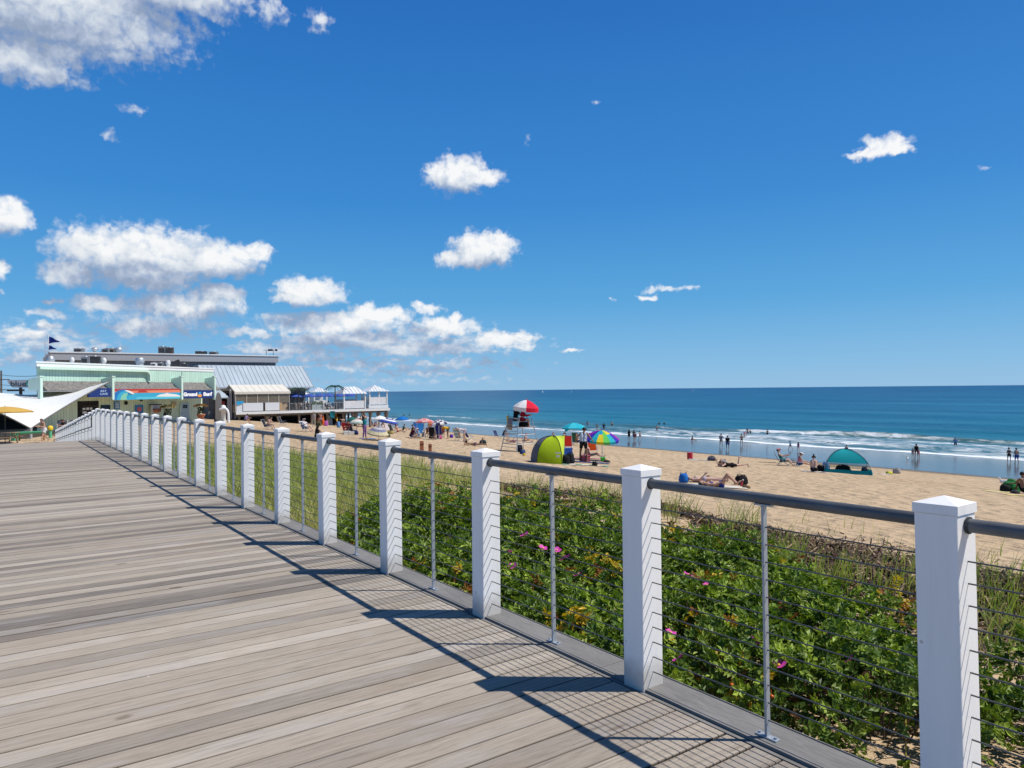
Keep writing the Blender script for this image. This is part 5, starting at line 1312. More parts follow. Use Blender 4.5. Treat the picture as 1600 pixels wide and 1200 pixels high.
k.add(vs, [(i * (n + 1) + j, (i + 1) * (n + 1) + j, (i + 1) * (n + 1) + j + 1, i * (n + 1) + j + 1) for i in range(n) for j in range(n)], 0, True)
k.build("fabric", SAILM, t)
k = MB()
k.tube([vs[i * (n + 1)] - Vector((0, 0, .03)) for i in range(n + 1)], .055, 6); k.tube([vs[n * (n + 1) + j] - Vector((0, 0, .03)) for j in range(n + 1)], .055, 6)
k.build("edge_cable", M_('sail_edge', (.16, .15, .14), .6), t)
for f_ in (5, 10, 15, 20):
    k = MB(); k.tube([vs[i * (n + 1) + f_] + Vector((0, 0, .012)) for i in range(n + 1)], .018, 4); k.build("fabric_seam", M_('sail_seam', (.60, .62, .63), .7), t)
k = MB(); lz = cL - o0; k.tube([(lz.x, lz.y, 0), (lz.x, lz.y, lz.z + .05)], .11, 8); k.tube([(lz.x, lz.y, lz.z - .05), (lz.x - 2.6, lz.y + 1.5, .05)], .07, 6); k.build("anchor_post", M_('anchor_post', (.35, .35, .34), .6), t)
p = at_depth(178.5, 600, 66.6)
YELM = cloth((.62, .40, .10))
pw = at_depth(4, 676, 50); pw.z = gz(pw.x, pw.y)
def picnic_table(p, rz, lb):
    WD = M_('picnic_wood', (.26, .20, .13), .85, 0, .25, 4)
    t = thing("picnic_table", lb, "table", p, rz)
    k = MB()
    for i in range(5): k.box((0, -.3 + .15 * i, .75), (1.9, .14, .04))
    k.build("tabletop", WD, t)
    for s_ in (-1, 1):
        k = MB(); k.box((0, s_ * .68, .45), (1.9, .26, .04)); k.build("bench_seat", WD, t)
        k = MB(); x = s_ * .65; k.tube([(x, -.68, 0), (x, -.1, .73)], .05, 6); k.tube([(x, .68, 0), (x, .1, .73)], .05, 6); k.box((x, 0, .41), (.05, 1.6, .09)); k.build("leg_frame", WD, t)
picnic_table(pw, .2, "wooden picnic table on the sand under the yellow parasol")
pu = at_depth(8, 676, 50.6); pu.z = pw.z
t = thing("yellow_parasol", "wide yellow parasol over the picnic table in front of the sail canopy", "parasol", pu, 0)
parasol(t, at_depth(8, 635, 50.6).z - pu.z, 1.72, [YELM], 8, .36, polec=M_('dark_pole', (.08, .07, .06), .6), valance=.08)
# green pipe bench
pb = at_depth(46, 690, 53); pb.z = gz(pb.x, pb.y)
GRN = M_('green_pipe', (.10, .42, .22), .45)
t = thing("green_rail_bench", "long low green pipe barrier on short legs beside the picnic table", "barrier", pb, -.06)
L = 52 / F * 53; k = MB(); k.tube([(-L / 2, 0, .55), (L / 2, 0, .62)], .10, 10); k.build("top_bar", GRN, t)
k = MB(); k.box((-L / 2 + .05, -.02, .26), (.4, .36, .52), bev=.03); k.build("end_block", GRN, t)
for x in (-L / 2 + .45, L / 2 - .1): k = MB(); k.tube([(x, 0, 0), (x, 0, .55)], .06, 8); k.build("leg", M_('rusty_leg', (.34, .17, .08), .8), t)
p = at_depth(78.5, 676, 56); p.z = gz(p.x, p.y)
t = thing("yellow_bollard", "yellow capped green bollard at the foot of the ramp railing", "bollard", p, 0)
hh = at_depth(78.5, 668, 56).z - p.z
k = MB(); k.tube([(0, 0, 0), (0, 0, hh - .2)], .12, 10); k.build("post", GRN, t); k = MB(); k.lathe([(.17, hh - .2), (.2, hh - .1), (.18, hh + .1), (.01, hh + .16)], 12); k.build("cap", M_('safety_yellow', (.75, .5, .03), .5), t)
# low building shadow side under the sail: counter, bar back
cB2 = at_depth(45, 655, 68)
t = thing("patio_bar", "dark low bar hut in the shade under the white sail canopy", "hut", (cB2.x - 3, cB2.y + 3, gz(cB2.x, cB2.y)), SA)
k = MB(); k.box2((-8, 0, 0), (9, 3, 2.2)); k.build("wall", M_('hut_dark', (.035, .04, .045), .8), t)
k = MB(); k.box2((-8.2, -.5, 2.2), (9.2, 3.2, 2.36)); k.build("roof", M_('hut_roof', (.12, .12, .12), .8), t)
k = MB(); k.box2((-6, -.35, .9), (7, -.005, 1.0)); k.build("counter", M_('dark_wood', (.05, .035, .03), .7), t)
# blue restaurant sign, utility pole, wires, flags
p = at_depth(32, 600, 84)
t = thing("restaurant_sign", "pale hanging sign with dark lowercase letters and a teal swirl beyond the shop", "sign", (p.x, p.y, -1.85), 0.15)
zc = p.z + 1.85; w_ = 37 / F * 84 ; h = 13 / F * 84
k = MB(); k.add([(-w_ / 2, 0, zc + h / 2), (w_ / 2, 0, zc + h / 2), (w_ / 2, 0, zc - h * .42), (-w_ * .30, 0, zc - h * .42), (-w_ / 2, 0, zc + h * .2), (-w_ / 2, .12, zc + h / 2), (w_ / 2, .12, zc + h / 2), (w_ / 2, .12, zc - h * .42), (-w_ * .30, .12, zc - h * .42), (-w_ / 2, .12, zc + h * .2)],
                [(4, 3, 2, 1, 0), (5, 6, 7, 8, 9)] + [(i, (i + 1) % 5, (i + 1) % 5 + 5, i + 5) for i in range(5)]); k.build("board", M_('sign_pale_grey', (.50, .56, .60), .4), t)
o = text("blue", t, M_('sign_charcoal', (.06, .08, .10), .5), h * .85, (-w_ * .08, -.012, zc + h * .02), RT, bold=.01); o.scale.x = 1.25
k = MB(); k.tube([(w_ * .36 + h * .36 * math.cos(a), -.02, zc + h * .1 + h * .36 * math.sin(a)) for a in [R(10 + i * 25) for i in range(11)]], .06, 6); k.build("swirl", M_('sign_teal', (.05, .35, .33), .5), t)
k = MB(); k.box((0, .05, zc / 2 - h * .2), (.25, .25, zc - h * .45)); k.build("post", BLK, t)
k = MB(); k.box((-w_ * .2, 0.1, zc - h * .75), (w_ * .6, .5, h * .22)); k.build("lamp_bar", BLK, t)
p = at_depth(2, 607, 120)
t = thing("utility_pole", "wooden utility pole with crossarms at the far left of the picture", "pole", (p.x, p.y, -1.85), .3)
hh = at_depth(2, 579, 120).z + 1.85
PWD = M_('pole_wood', (.13, .10, .08), .9)
k = MB(); k.tube([(0, 0, 0), (0, 0, hh)], [.18, .13], 8); k.build("shaft", PWD, t)
for zz in (hh - 1.5, hh - 3.2): k = MB(); k.box((0, 0, zz), (2.4, .14, .14)); k.build("crossarm", PWD, t)
for i, (ya, yb, lb) in enumerate(((584.5, 587, "upper of two overhead wires left of the shop"), (600, 601.5, "lower of two overhead wires left of the shop"))):
    a = at_depth(-6, ya, 119); b_ = at_depth(60, yb, 96); k = MB(); k.tube([a + (b_ - a) * f_ - Vector((0, 0, .5 * f_ * (1 - f_) * 4 * .4)) for f_ in [j / 8 for j in range(9)]], .035, 4)
    tag(k.build("overhead_wire", BLK), lb, "wire", "overhead wires")
NAVY = cloth((.012, .03, .20))
for px, yt, flags, lb in ((75.5, 523, ((526, 537, 16), (539.5, 546.5, 11)), "flagpole flying two dark navy pennants above the grey roof"), (70.5, 532, (), "bare shorter flagpole beside the one with navy pennants")):
    p = at_depth(px, yt, 101); t = thing("flagpole", lb, "flagpole", (p.x, p.y, -1.85), 0); hh = p.z + 1.85
    k = MB(); k.tube([(0, 0, 0), (0, 0, hh)], [.09, .05], 8); k.build("mast", WTRIM, t)
    for ya, yb, wpx in flags:
        za, zb2 = at_depth(px, ya, 101).z + 1.85, at_depth(px, yb, 101).z + 1.85; w_ = wpx / F * 101; k = MB(); n = 8; vs = []
        for i in range(n + 1):
            f_ = i / n; zc = (za + zb2) / 2 + (za - zb2) * .05 * math.sin(f_ * 5); hf = (za - zb2) / 2 * (1 - f_ * .92); dr = -.25 * f_
            vs += [(.08 + w_ * f_, .12 * math.sin(f_ * 7), zc + hf + dr * .6), (.08 + w_ * f_, .12 * math.sin(f_ * 7), zc - hf - dr * .2 + dr)]
        k.add(vs, [(2 * i, 2 * i + 1, 2 * i + 3, 2 * i + 2) for i in range(n)], 0, True); k.build("pennant", NAVY, t)
# ------------------------------------------------------------------ beach things
def heading(deg): return -R(deg)          # 0 faces away from the boardwalk view, 90 to the right
ALU = M_('chair_frame', (.45, .46, .48), .35, .6)
def at_px(px, py): return on_ground(px, py)
def beach_chair(px, py, face, col, label, group="beach chairs on the sand", s=1.0, back=.78, lean=28, stripe=None, p=None):
    p = p or at_px(px, py); t = thing("beach_chair", label, "chair", p, heading(face), group); t.scale = (s, s, s)
    fm = cloth(col); la = R(lean)
    by = lambda q: (-.16 - back * q * math.sin(la), .25 + back * q * math.cos(la))
    k = MB(); n = 6
    for i in range(n):
        a, b_ = by(i / n), by((i + 1) / n); sg = lambda q: -.03 * math.sin(PI * q)
        k.add([(-.26, a[0] + sg(i / n), a[1]), (.26, a[0] + sg(i / n), a[1]), (.26, b_[0] + sg((i + 1) / n), b_[1]), (-.26, b_[0] + sg((i + 1) / n), b_[1])], [(0, 1, 2, 3)], (i % 2) if stripe else 0)
    k.build("backrest", [fm, cloth(stripe)] if stripe else fm, t)
    k = MB()
    for i in range(4):
        y0, y1 = -.16 + .14 * i, -.02 + .14 * i; z0, z1 = .25 - .02 * math.sin(i * .8) + .02 * i * .5, .25 - .02 * math.sin((i + 1) * .8) + .02 * (i + 1) * .5
        k.add([(-.26, y0, z0), (.26, y0, z0), (.26, y1, z1), (-.26, y1, z1)], [(0, 1, 2, 3)], (i % 2) if stripe else 0)
    k.build("seat", [fm, cloth(stripe)] if stripe else fm, t)
    k = MB(); tb = by(1.0)
    for x in (-.28, .28):
        k.tube([(x, by(0)[0], by(0)[1]), (x, tb[0], tb[1])], .013, 6); k.tube([(x, -.16, .25), (x, .42, .29)], .013, 6)
        k.tube([(x, -.35, .0), (x, .02, .27), (x, .1, .46)], .012, 6); k.tube([(x, .40, .0), (x, .10, .27), (x, -.05, .46)], .012, 6)
        k.tube([(x, -.34, .01), (x, .40, .01)], .012, 6); k.box((x, .06, .475), (.05, .42, .022))
    k.tube([(-.28, tb[0], tb[1]), (.28, tb[0], tb[1])], .013, 6); k.tube([(-.28, .42, .29), (.28, .42, .29)], .013, 6)
    k.build("frame", ALU, t); return t
def umbrella(px, pyg, wpx, pytop, cols, label, n=8, drop=.33, tilt=(0, 0), group="beach umbrellas on the sand", valance=.12, polex=0.0, rz=.2, ribs=None, polecol=None):
    p = at_px(px, pyg); Y = p.y; r = wpx / 2 / F * Y; h = at_depth(px, pytop, Y).z - p.z
    t = thing("beach_umbrella", label, "umbrella", p, rz, group); parasol(t, h, r, cols, n, drop * r / .9, tilt, valance=valance, polex=polex, polec=polecol); return t
def rings(cols_list, seq):
    """striped canopy: colour by ring"""
    mats = [cloth(c) for c in cols_list]; return (lambda j, i: seq[(i - 1) % len(seq)] if i else seq[0], {i: i for i in range(9)}, mats)
def checks(cols_list, fn):
    mats = [cloth(c) for c in cols_list]; return (fn, {i: i for i in range(9)}, mats)
def lump(name, px, py, size, col, label, cat, parts=(), rz=None, group=None, jit=.16, p=None):
    soft = name in ('towel_heap', 'shoes', 'sand_toy')
    """soft bag: a slumped sack body with straps and a flap"""
    p = p or at_px(px, py); t = thing(name, label, cat, p, random.uniform(0, 6) if rz is None else rz, group)
    sx, sy, sz = size; k = MB(); n, m = 12, 8; vs = []; fs = []
    for i in range(m + 1):
        f_ = i / m; rr_ = (1 - .28 * f_ ** 2) * (1 if 0 < i < m else .8)
        for j in range(n):
            a = 2 * PI * j / n; sq = 1 / max(abs(math.cos(a)), abs(math.sin(a))) ** .55
            kx = 1 + random.uniform(-jit, jit) * .5
            vs.append((sx / 2 * rr_ * sq * math.cos(a) * kx, sy / 2 * rr_ * sq * math.sin(a) * kx, sz * f_ + random.uniform(-.02, .02) * sz))
    for i in range(m):
        for j in range(n): fs.append((i * n + j, i * n + (j + 1) % n, (i + 1) * n + (j + 1) % n, (i + 1) * n + j))
    fs.append(tuple(range(n - 1, -1, -1))); fs.append(tuple(range(m * n, m * n + n)))
    k.add(vs, fs, 0, True); k.build("bag_body", cloth(col), t)
    dk = tuple(c * .45 for c in col)
    if soft:
        k = MB(); k.blob((sx * .18, -sy * .12, sz * .8), (sx * .3, sy * .3, sz * .45), 9, 6, 0, None, .3); k.build('fold' if name == 'towel_heap' else 'second_piece', cloth(tuple(c * .7 for c in col)), t); return t
    for s_ in (-1, 1):
        k = MB(); k.tube([(-sx * .22, s_ * sy * .2, sz * .95), (-sx * .15, s_ * sy * .3, sz * 1.1), (sx * .15, s_ * sy * .3, sz * 1.1), (sx * .22, s_ * sy * .2, sz * .95)], .014, 5); k.build("strap", cloth(dk), t)
    k = MB(); k.box((0, -sy * .50, sz * .4), (sx * .55, .03, sz * .4), bev=.01); k.build("pocket", cloth(dk), t)
    return t
def towel(px, py, L, w_, rz, col, label, p=None, stripe=None, group="towels spread on the sand"):
    p = p or at_px(px, py); t = bpy.data.objects.new("beach_towel", None)
    n, m = 14, 7; vs = []; fs = []; mi = []
    for i in range(n + 1):
        for j in range(m + 1):
            x = (i / n - .5) * L; y = (j / m - .5) * w_
            c, s_ = math.cos(rz), math.sin(rz); X, Y = x * c - y * s_, x * s_ + y * c
            z = gz(p.x + X, p.y + Y) - p.z + .025 + .02 * float(noise2(x * 5 + px, y * 5, 7))
            vs.append((X, Y, z))
    k = MB()
    for i in range(n):
        for j in range(m):
            k.f.append((i * (m + 1) + j, (i + 1) * (m + 1) + j, (i + 1) * (m + 1) + j + 1, i * (m + 1) + j + 1)); k.m.append(1 if stripe and (i % 4 < 2) else 0); k.sm.append(True)
    k.v = vs
    o = k.build("beach_towel", [cloth(col), cloth(stripe or col)], None, p); tag(o, label, "towel", group); return o
def cooler(px, py, size, col, label, lidc=(.75, .75, .74), rz=.3):
    p = at_px(px, py); t = thing("cooler", label, "cooler", p, rz, "coolers on the sand"); x, y, z = size
    k = MB(); k.box((0, 0, z * .4), (x, y, z * .8), bev=.02); k.build("box", paint(col), t)
    k = MB(); k.box((0, 0, z * .9), (x * 1.04, y * 1.04, z * .18), bev=.015); k.build("lid", paint(lidc), t)
    k = MB(); k.tube([(-x * .55, 0, z * .6), (-x * .55, 0, z * 1.15), (x * .55, 0, z * 1.15), (x * .55, 0, z * .6)], .014, 6); k.build("handle", paint(tuple(c * .5 for c in col)), t); return t

# ---- lifeguard stand
pL = at_px(813, 706)
LG = thing("lifeguard_stand", "tall silver lifeguard chair on four splayed legs standing on the open sand", "lifeguard stand", pL, TH)
TUB = M_('stand_tube', (.42, .44, .46), .4, .5)
b0, t0, hP = .92, .52, 1.60
def leg_at(sx, sy, z): f_ = z / 2.2; return (sx * (b0 + (t0 - b0) * f_), sy * (b0 + (t0 - b0) * f_), z)
for sx in (-1, 1):
    for sy in (-1, 1):
        k = MB(); k.tube([leg_at(sx, sy, -.15), leg_at(sx, sy, 2.2)], .028, 8); k.build("leg", TUB, LG)
k = MB()
for z in (.55, 1.15):
    for a, b_ in (((-1, -1), (1, -1)), ((1, -1), (1, 1)), ((1, 1), (-1, 1)), ((-1, 1), (-1, -1))): k.tube([leg_at(*a, z), leg_at(*b_, z)], .02, 6)
for z in (.35, .8, 1.35): k.tube([leg_at(-1, -1, z), leg_at(-1, 1, z)], .018, 6)
k.build("rungs", TUB, LG)
k = MB()
for i in range(6): k.box((-.62 + .31 * i * .85, 0, hP), (.22, 1.5, .035))
k.build("platform", M_('stand_boards', (.40, .38, .34), .8), LG)
k = MB()
for i in range(3): k.box((-.30 + .17 * i, 0, 1.98), (.15, 1.25, .03))
k.build("seat", _MC['stand_boards'], LG)
k = MB(); k.box((-.48, 0, 2.16), (.04, 1.2, .10)); k.tube([(-.46, -.6, 1.98), (-.5, -.6, 2.3)], .02, 6); k.tube([(-.46, .6, 1.98), (-.5, .6, 2.3)], .02, 6); k.build("backrest", _MC['stand_boards'], LG)
for s_ in (-1, 1): k = MB(); k.tube([(-.5, s_ * .64, 2.28), (.15, s_ * .64, 2.28), (.2, s_ * .64, 2.0), (.4, s_ * .56, 1.62)], .02, 6); k.build("armrest", TUB, LG)
def on_stand(x, y, z): return Vector(pL) + Vector((x * cT - y * sT, x * sT + y * cT, z))
RED = cloth((.68, .018, .05)); WHT = cloth((.82, .82, .80))
Y = pL.y; apex = at_depth(823, 625, Y); d_ = apex - pL; lx, ly = d_.x * cT + d_.y * sT, -d_.x * sT + d_.y * cT
t = thing("lifeguard_umbrella", "red and white panelled umbrella shading the lifeguard chair", "umbrella", on_stand(lx, ly, 2.2), 0)
parasol(t, apex.z - (pL.z + 2.2), 21 / F * Y * .95, (lambda j, i: (j // 2 + 1) % 2, {0: 0, 1: 1}, [RED, WHT]), 8, .46, (0.05, .10), valance=.26)
p = on_stand(-.60, .25, 1.80); t = thing("beach_towel", "grey and tan towel hung over the back of the lifeguard chair", "towel", p, TH)
k = MB(); k.add([(0, -.28, .35), (0, .28, .35), (-.03, .30, 0), (-.06, .26, -.35), (-.04, -.28, -.38), (-.02, -.30, 0)], [(0, 1, 2, 5)], 0); k.add([(-.02, -.30, 0), (-.03, .30, 0), (-.06, .26, -.35), (-.04, -.28, -.38)], [(0, 1, 2, 3)], 1)
k.build("cloth", [cloth((.22, .23, .27)), cloth((.42, .30, .18))], t)
p = on_stand(.1, -.25, hP + .02); lump("bag", 0, 0, (.8, .45, .32), (.012, .012, .014), "black bag on the platform under the lifeguard chair seat", "bag", p=p, rz=TH + 1.57)
p = on_stand(-.52, .44, 1.78); t = thing("rescue_buoy", "yellow rescue float hanging at the left side of the lifeguard chair", "rescue float", p, TH)
k = MB(); k.tube([(0, .2, -.05), (0, .2, .55)], [.06, .07], 8); k.build("float", M_('safety_yellow', (.75, .5, .03), .5), t); k = MB(); k.tube([(0, .2, .55), (.05, .15, .68), (0, .1, .5)], .01, 5); k.build("strap", DARK, t)
lump("backpack", 812, 706.5, (.42, .3, .5), (.02, .025, .04), "dark backpack leaning under the lifeguard stand", "bag")
lump("bag", 817, 709.5, (.5, .3, .24), (.03, .07, .20), "small navy bag at the foot of the near leg of the lifeguard stand", "bag")
lump("sand_toy", 819, 712, (.22, .18, .12), (.75, .5, .02), "tiny yellow sand toy in front of the lifeguard stand", "toy")

# ---- tents
def dome_tent(p, rz, corners, apex, panels, label, sub_=12, ribmat=None, floor=None, pw=.85):
    t = thing("beach_tent", label, "tent", p, rz)
    A = Vector((apex[0], apex[1], 0)); H = apex[2]; nC = len(corners); cs = [Vector((c[0], c[1], 0)) for c in corners]
    gzv = [gz(*(Vector(p) + Matrix.Rotation(rz, 3, 'Z') @ c)[:2]) - p[2] for c in cs]
    def rib(i, q):
        th = q * PI / 2; P_ = A + (cs[i] - A) * math.cos(th) ** pw; return Vector((P_.x, P_.y, gzv[i] * (1 - math.sin(th)) + H * math.sin(th)))
    for nm, i, q0, q1, mat in panels:
        j = (i + 1) % nC; k = MB(); vs = []; n = sub_
        for a in range(n + 1):
            q = q0 + (q1 - q0) * a / n
            for b_ in range(n + 1):
                s_ = b_ / n; P_ = rib(i, q).lerp(rib(j, q), s_); sag = 4 * s_ * (1 - s_); out = (P_ - A); out.z = 0
                P_ = P_ + out * (.10 * sag * (1 - q)) - Vector((0, 0, .05 * sag * q)); vs.append(P_)
        k.add(vs, [(a * (n + 1) + b_, a * (n + 1) + b_ + 1, (a + 1) * (n + 1) + b_ + 1, (a + 1) * (n + 1) + b_) for a in range(n) for b_ in range(n)], 0, True)
        k.build(nm, mat, t)
    for i in range(nC):
        k = MB(); k.tube([rib(i, q / 14) + Vector((0, 0, .008)) for q in range(15)], .012, 5); k.build("tent_rib", ribmat or DARK, t)
    if floor:
        k = MB(); k.add([c + Vector((0, 0, g + .03)) for c, g in zip(cs, gzv)], [tuple(range(nC))]); k.build("floor", floor, t)
    return t
LIME = cloth((.36, .50, .012)); LIMEL = cloth((.52, .66, .06)); TGREY = cloth((.15, .155, .19))
pG = at_px(862, 724); s_ = pG.y / F
GT = dome_tent(pG, 0, [(-23 * s_, -.0), (16 * s_, -.25), (20 * s_, 1.9), (-31 * s_, 1.7)], (5 * s_, .85, 41 * s_), [("front_panel", 0, 0, 1, LIME), ("back_panel", 3, 0, 1, TGREY), ("rear_panel", 2, .35, 1, TGREY)],
          "lime green and grey dome beach tent left of the rainbow umbrella", floor=TGREY)
# the awning of the lime tent stands forward to an upright opening edge
def _rib(q): th = q * PI / 2; A = Vector((5 * s_, .85, 0)); c = Vector((16 * s_, -.25, 0)); P_ = A + (c - A) * math.cos(th) ** .85; return Vector((P_.x, P_.y, 41 * s_ * math.sin(th)))
k = MB(); n = 10; vs = []
for a in range(n + 1):
    q = a / n; e = Vector((19 * s_, .1, 0)).lerp(Vector((22.5 * s_, .75, 41.5 * s_)), q)
    for b_ in range(5): vs.append(_rib(q).lerp(e, b_ / 4))
k.add(vs, [(a * 5 + b_, a * 5 + b_ + 1, (a + 1) * 5 + b_ + 1, (a + 1) * 5 + b_) for a in range(n) for b_ in range(4)], 0, True)
k.add([vs[-5], vs[-1], (22 * s_, 2.0, 38 * s_), (5 * s_, 1.8, 38 * s_)], [(0, 1, 2, 3)]); k.add([vs[-1], (22 * s_, 2.0, 38 * s_), (20 * s_, 2.1, 0), (20 * s_, 1.9, 0)], [(0, 1, 2, 3)])
k.build("awning_panel", LIMEL, GT)
k = MB(); k.box((9 * s_, -.36, 12 * s_), (.16, .01, .10), rz=-.1); k.box((9.5 * s_, -.33, 17 * s_), (.28, .01, .05), rz=-.1); k.build("printed_emblem", WHT, GT)
TEAL = cloth((.008, .34, .37)); TEALD = cloth((.006, .24, .29))
mm_, nt, b, out = new_mat("tent_mesh"); b.inputs['Base Color'].default_value = (.52, .46, .36, 1); b.inputs['Roughness'].default_value = .9; b.inputs['Alpha'].default_value = .45
pT = at_px(1333, 741); s_ = pT.y / F
dome_tent(pT, 0, [(-40 * s_, .35), (26 * s_, -.25), (43 * s_, 1.5), (-22 * s_, 1.9)], (-4 * s_, .75, 38.5 * s_), [("canopy", 0, .29, 1, TEAL), ("skirt", 0, 0, .10, TEALD), ("side_panel", 1, .0, .12, TEALD), ("side_panel", 1, .42, 1, TEAL), ("mesh_window", 1, .13, .41, mm_), ("back_panel", 2, .42, 1, TEAL), ("mesh_window", 2, .1, .42, mm_), ("side_panel", 3, .42, 1, TEAL), ("mesh_window", 3, .1, .41, mm_), ("skirt", 3, 0, .1, TEALD)],
          "teal pop up beach tent with open front near the wet sand", floor=TEALD, pw=1.2, ribmat=M_('tent_pole_teal', (.01, .06, .09), .6))
p = Vector(pT) + Vector((-.35, .55, .04)); lump("bag", 0, 0, (.95, .5, .42), (.012, .012, .016), "black bag lying inside the teal tent", "bag", p=p, rz=.1)
p = Vector(pT) + Vector((.75, .2, .04)); lump("bag", 0, 0, (.36, .3, .34), (.03, .05, .10), "small navy bag inside the right corner of the teal tent", "bag", p=p, rz=.4)

# ---- umbrellas
TQ = cloth((.02, .42, .55)); TQ2 = cloth((.05, .55, .66))
umbrella(897, 694, 39, 660.5, [TQ, TQ2], "turquoise beach umbrella with a towel hung beneath, behind the lime tent", 8, .36)
p = at_px(897, 694); pa = at_depth(886, 672, p.y)
t = thing("beach_towel", "turquoise and white towel hanging under the turquoise umbrella", "towel", pa, .1)
k = MB(); k.add([(-.25, 0, .2), (.25, 0, .2), (.2, 0, -.05), (-.25, 0, -.2)], [(0, 1, 2, 3)]); k.add([(.25, 0, .2), (.9, .1, .16), (.6, .1, .0), (.2, 0, -.05)], [(0, 1, 2, 3)], 1); k.build("cloth", [TQ, WHT], t)
RB = [(.30, .03, .36), (.05, .03, .42), (.01, .30, .55), (.02, .42, .50), (.13, .55, .10), (.75, .60, .03), (.72, .26, .02), (.62, .02, .05)]
mats = [cloth(c) for c in RB]
umbrella(941, 720, 56, 672, (lambda j, i: ((0, 1, 3, 2, 4, 5, 5, 1) if i <= 2 else (0, 1, 3, 5, 4, 3, 1, 0))[j % 8], {i: i for i in range(9)}, mats), "rainbow panelled beach umbrella on a white pole beside the lime green tent", 16, .42, (.16, .05), valance=.14, rz=0.0)
umbrella(557.5, 679, 22, 654.5, rings([(.74, .70, .64), (.62, .38, .36), (.45, .55, .48)], [0, 1, 0, 2]), "pale pink and green striped beach umbrella over the red and black chairs", 10, .42, polecol=M_('dark_pole', (.08, .07, .06), .6))
umbrella(551, 672, 17, 651.5, [cloth((.02, .14, .12))], "dark green beach umbrella half hidden behind the pale striped one", 8, .4)
umbrella(594, 672, 22, 649.5, [WHT], "white beach umbrella beside the blue and white striped one near the pier", 8, .4)
umbrella(609, 676, 31, 653.5, rings([(.78, .78, .78), (.05, .08, .36)], [0, 1, 0, 1]), "blue and white striped beach umbrella tilted to the right", 10, .36, (.0, .22))
umbrella(628.5, 669, 21, 650.5, [cloth((.01, .17, .55))], "plain bright blue beach umbrella nearest the water left of the crowd", 8, .4)
pS = at_px(592, 688)
t = thing("beach_umbrella", "grey blue and cream striped beach umbrella tipped low over the sand, nearest the railing", "umbrella", pS, 0.1, "beach umbrellas on the sand")
parasol(t, 1.0, 17 / F * pS.y, rings([(.50, .49, .50), (.20, .21, .32), (.58, .52, .34)], [1, 0, 1, 2, 1]), 14, .48, (.14, .16), valance=.1)
umbrella(663, 685, 29, 653.5, checks([(.66, .20, .20), (.72, .45, .42)], lambda j, i: (i // 2 + j) % 2), "pink and red checked beach umbrella, left of two in the middle group", 10, .30)
umbrella(686, 687, 27, 655.5, checks([(.70, .22, .30), (.05, .06, .13), (.75, .74, .74)], lambda j, i: 0 if j in (4, 5, 6) else 1 + (i + j) % 2), "pink and black patterned beach umbrella, right of two in the middle group", 12, .40, (.0, -.1))
# white shade cloth and red mat near the pier
pW = at_px(601, 672); t = thing("sun_shelter", "low white cloth sun shelter behind the blue striped umbrella", "shelter", pW, .2)
k = MB(); n = 8; w_, h = 17 / F * pW.y, 11 / F * pW.y
k.add([(-w_ / 2, 0, 0), (w_ / 2, 0, 0), (w_ * .42, .5, h * .9), (-w_ * .4, .5, h), (-w_ * .4, 1.4, .0), (w_ * .4, 1.4, .0)], [(0, 1, 2, 3), (3, 2, 5, 4), (0, 3, 4), (1, 5, 2)]); k.build("fabric", cloth((.74, .68, .66)), t)
k = MB(); k.tube([(-w_ * .62, 0, 0), (-w_ * .62, 0, h * 1.35)], .05, 6); k.build("tent_pole", WTRIM, t)
towel(583, 668, 3.0, 1.5, .4, (.42, .06, .09), "wide red mat of the sitting group by the pier")

# ---- chairs
beach_chair(478, 674.5, 115, (.14, .22, .36), "blue and white striped low chair of the man sunning below the pier", stripe=(.6, .62, .64))
beach_chair(418, 671, 100, (.02, .025, .03), "black folding chair left of two near the pier end, its sitter leaning forward")
beach_chair(442, 664.5, 100, (.02, .022, .025), "empty black folding chair on the sand right of the seated pair", s=1.05)
beach_chair(543, 677.5, 20, (.45, .02, .03), "red beach chair under the pale striped umbrella", s=1.1)
beach_chair(549.5, 678, 20, (.03, .03, .035), "black beach chair beside the red one under the pale striped umbrella", s=1.1)
beach_chair(614, 676, 120, (.012, .014, .02), "black beach chair behind the sunbathing woman left of the middle group")
beach_chair(655, 682, 185, (.03, .20, .50), "light blue beach chair seen from behind in the middle group", s=1.25, back=.9)
beach_chair(651, 680, 170, (.02, .12, .36), "deep blue beach chair at the left edge of the middle group", s=1.2, back=.95)
beach_chair(676, 684, 5, (.015, .015, .018), "black beach chair under the pink patterned umbrella", s=1.1)
beach_chair(687, 684, 5, (.02, .03, .18), "navy beach chair, tall back toward the boardwalk, in the middle group", s=1.2, back=.92)
beach_chair(718, 689, 30, (.20, .27, .27), "grey teal patterned beach chair beside the bending person in white", s=1.05, stripe=(.45, .46, .42), back=.9)
beach_chair(733.5, 687.5, 60, (.03, .04, .13), "navy beach chair right of the bending person in white")
beach_chair(777, 684.5, 140, (.03, .05, .14), "dark blue beach chair left of the lifeguard stand by the wet sand")
beach_chair(900, 695, 15, (.025, .10, .05), "dark green high backed beach chair behind the rainbow umbrella", s=1.2, back=.95)
beach_chair(888.5, 702, 10, (.66, .045, .03), "bright red beach chair just right of the lime green tent", s=1.05, back=.9)
beach_chair(926.5, 709, 15, (.72, .10, .02), "orange red beach chair behind the seated woman under the rainbow umbrella")
beach_chair(1222, 727.5, 110, (.015, .06, .09), "dark teal beach chair with a sitter in a pink cap, left of two")
beach_chair(1238, 728.5, 115, (.012, .045, .05), "empty dark green low beach chair beside the teal one", back=.6)

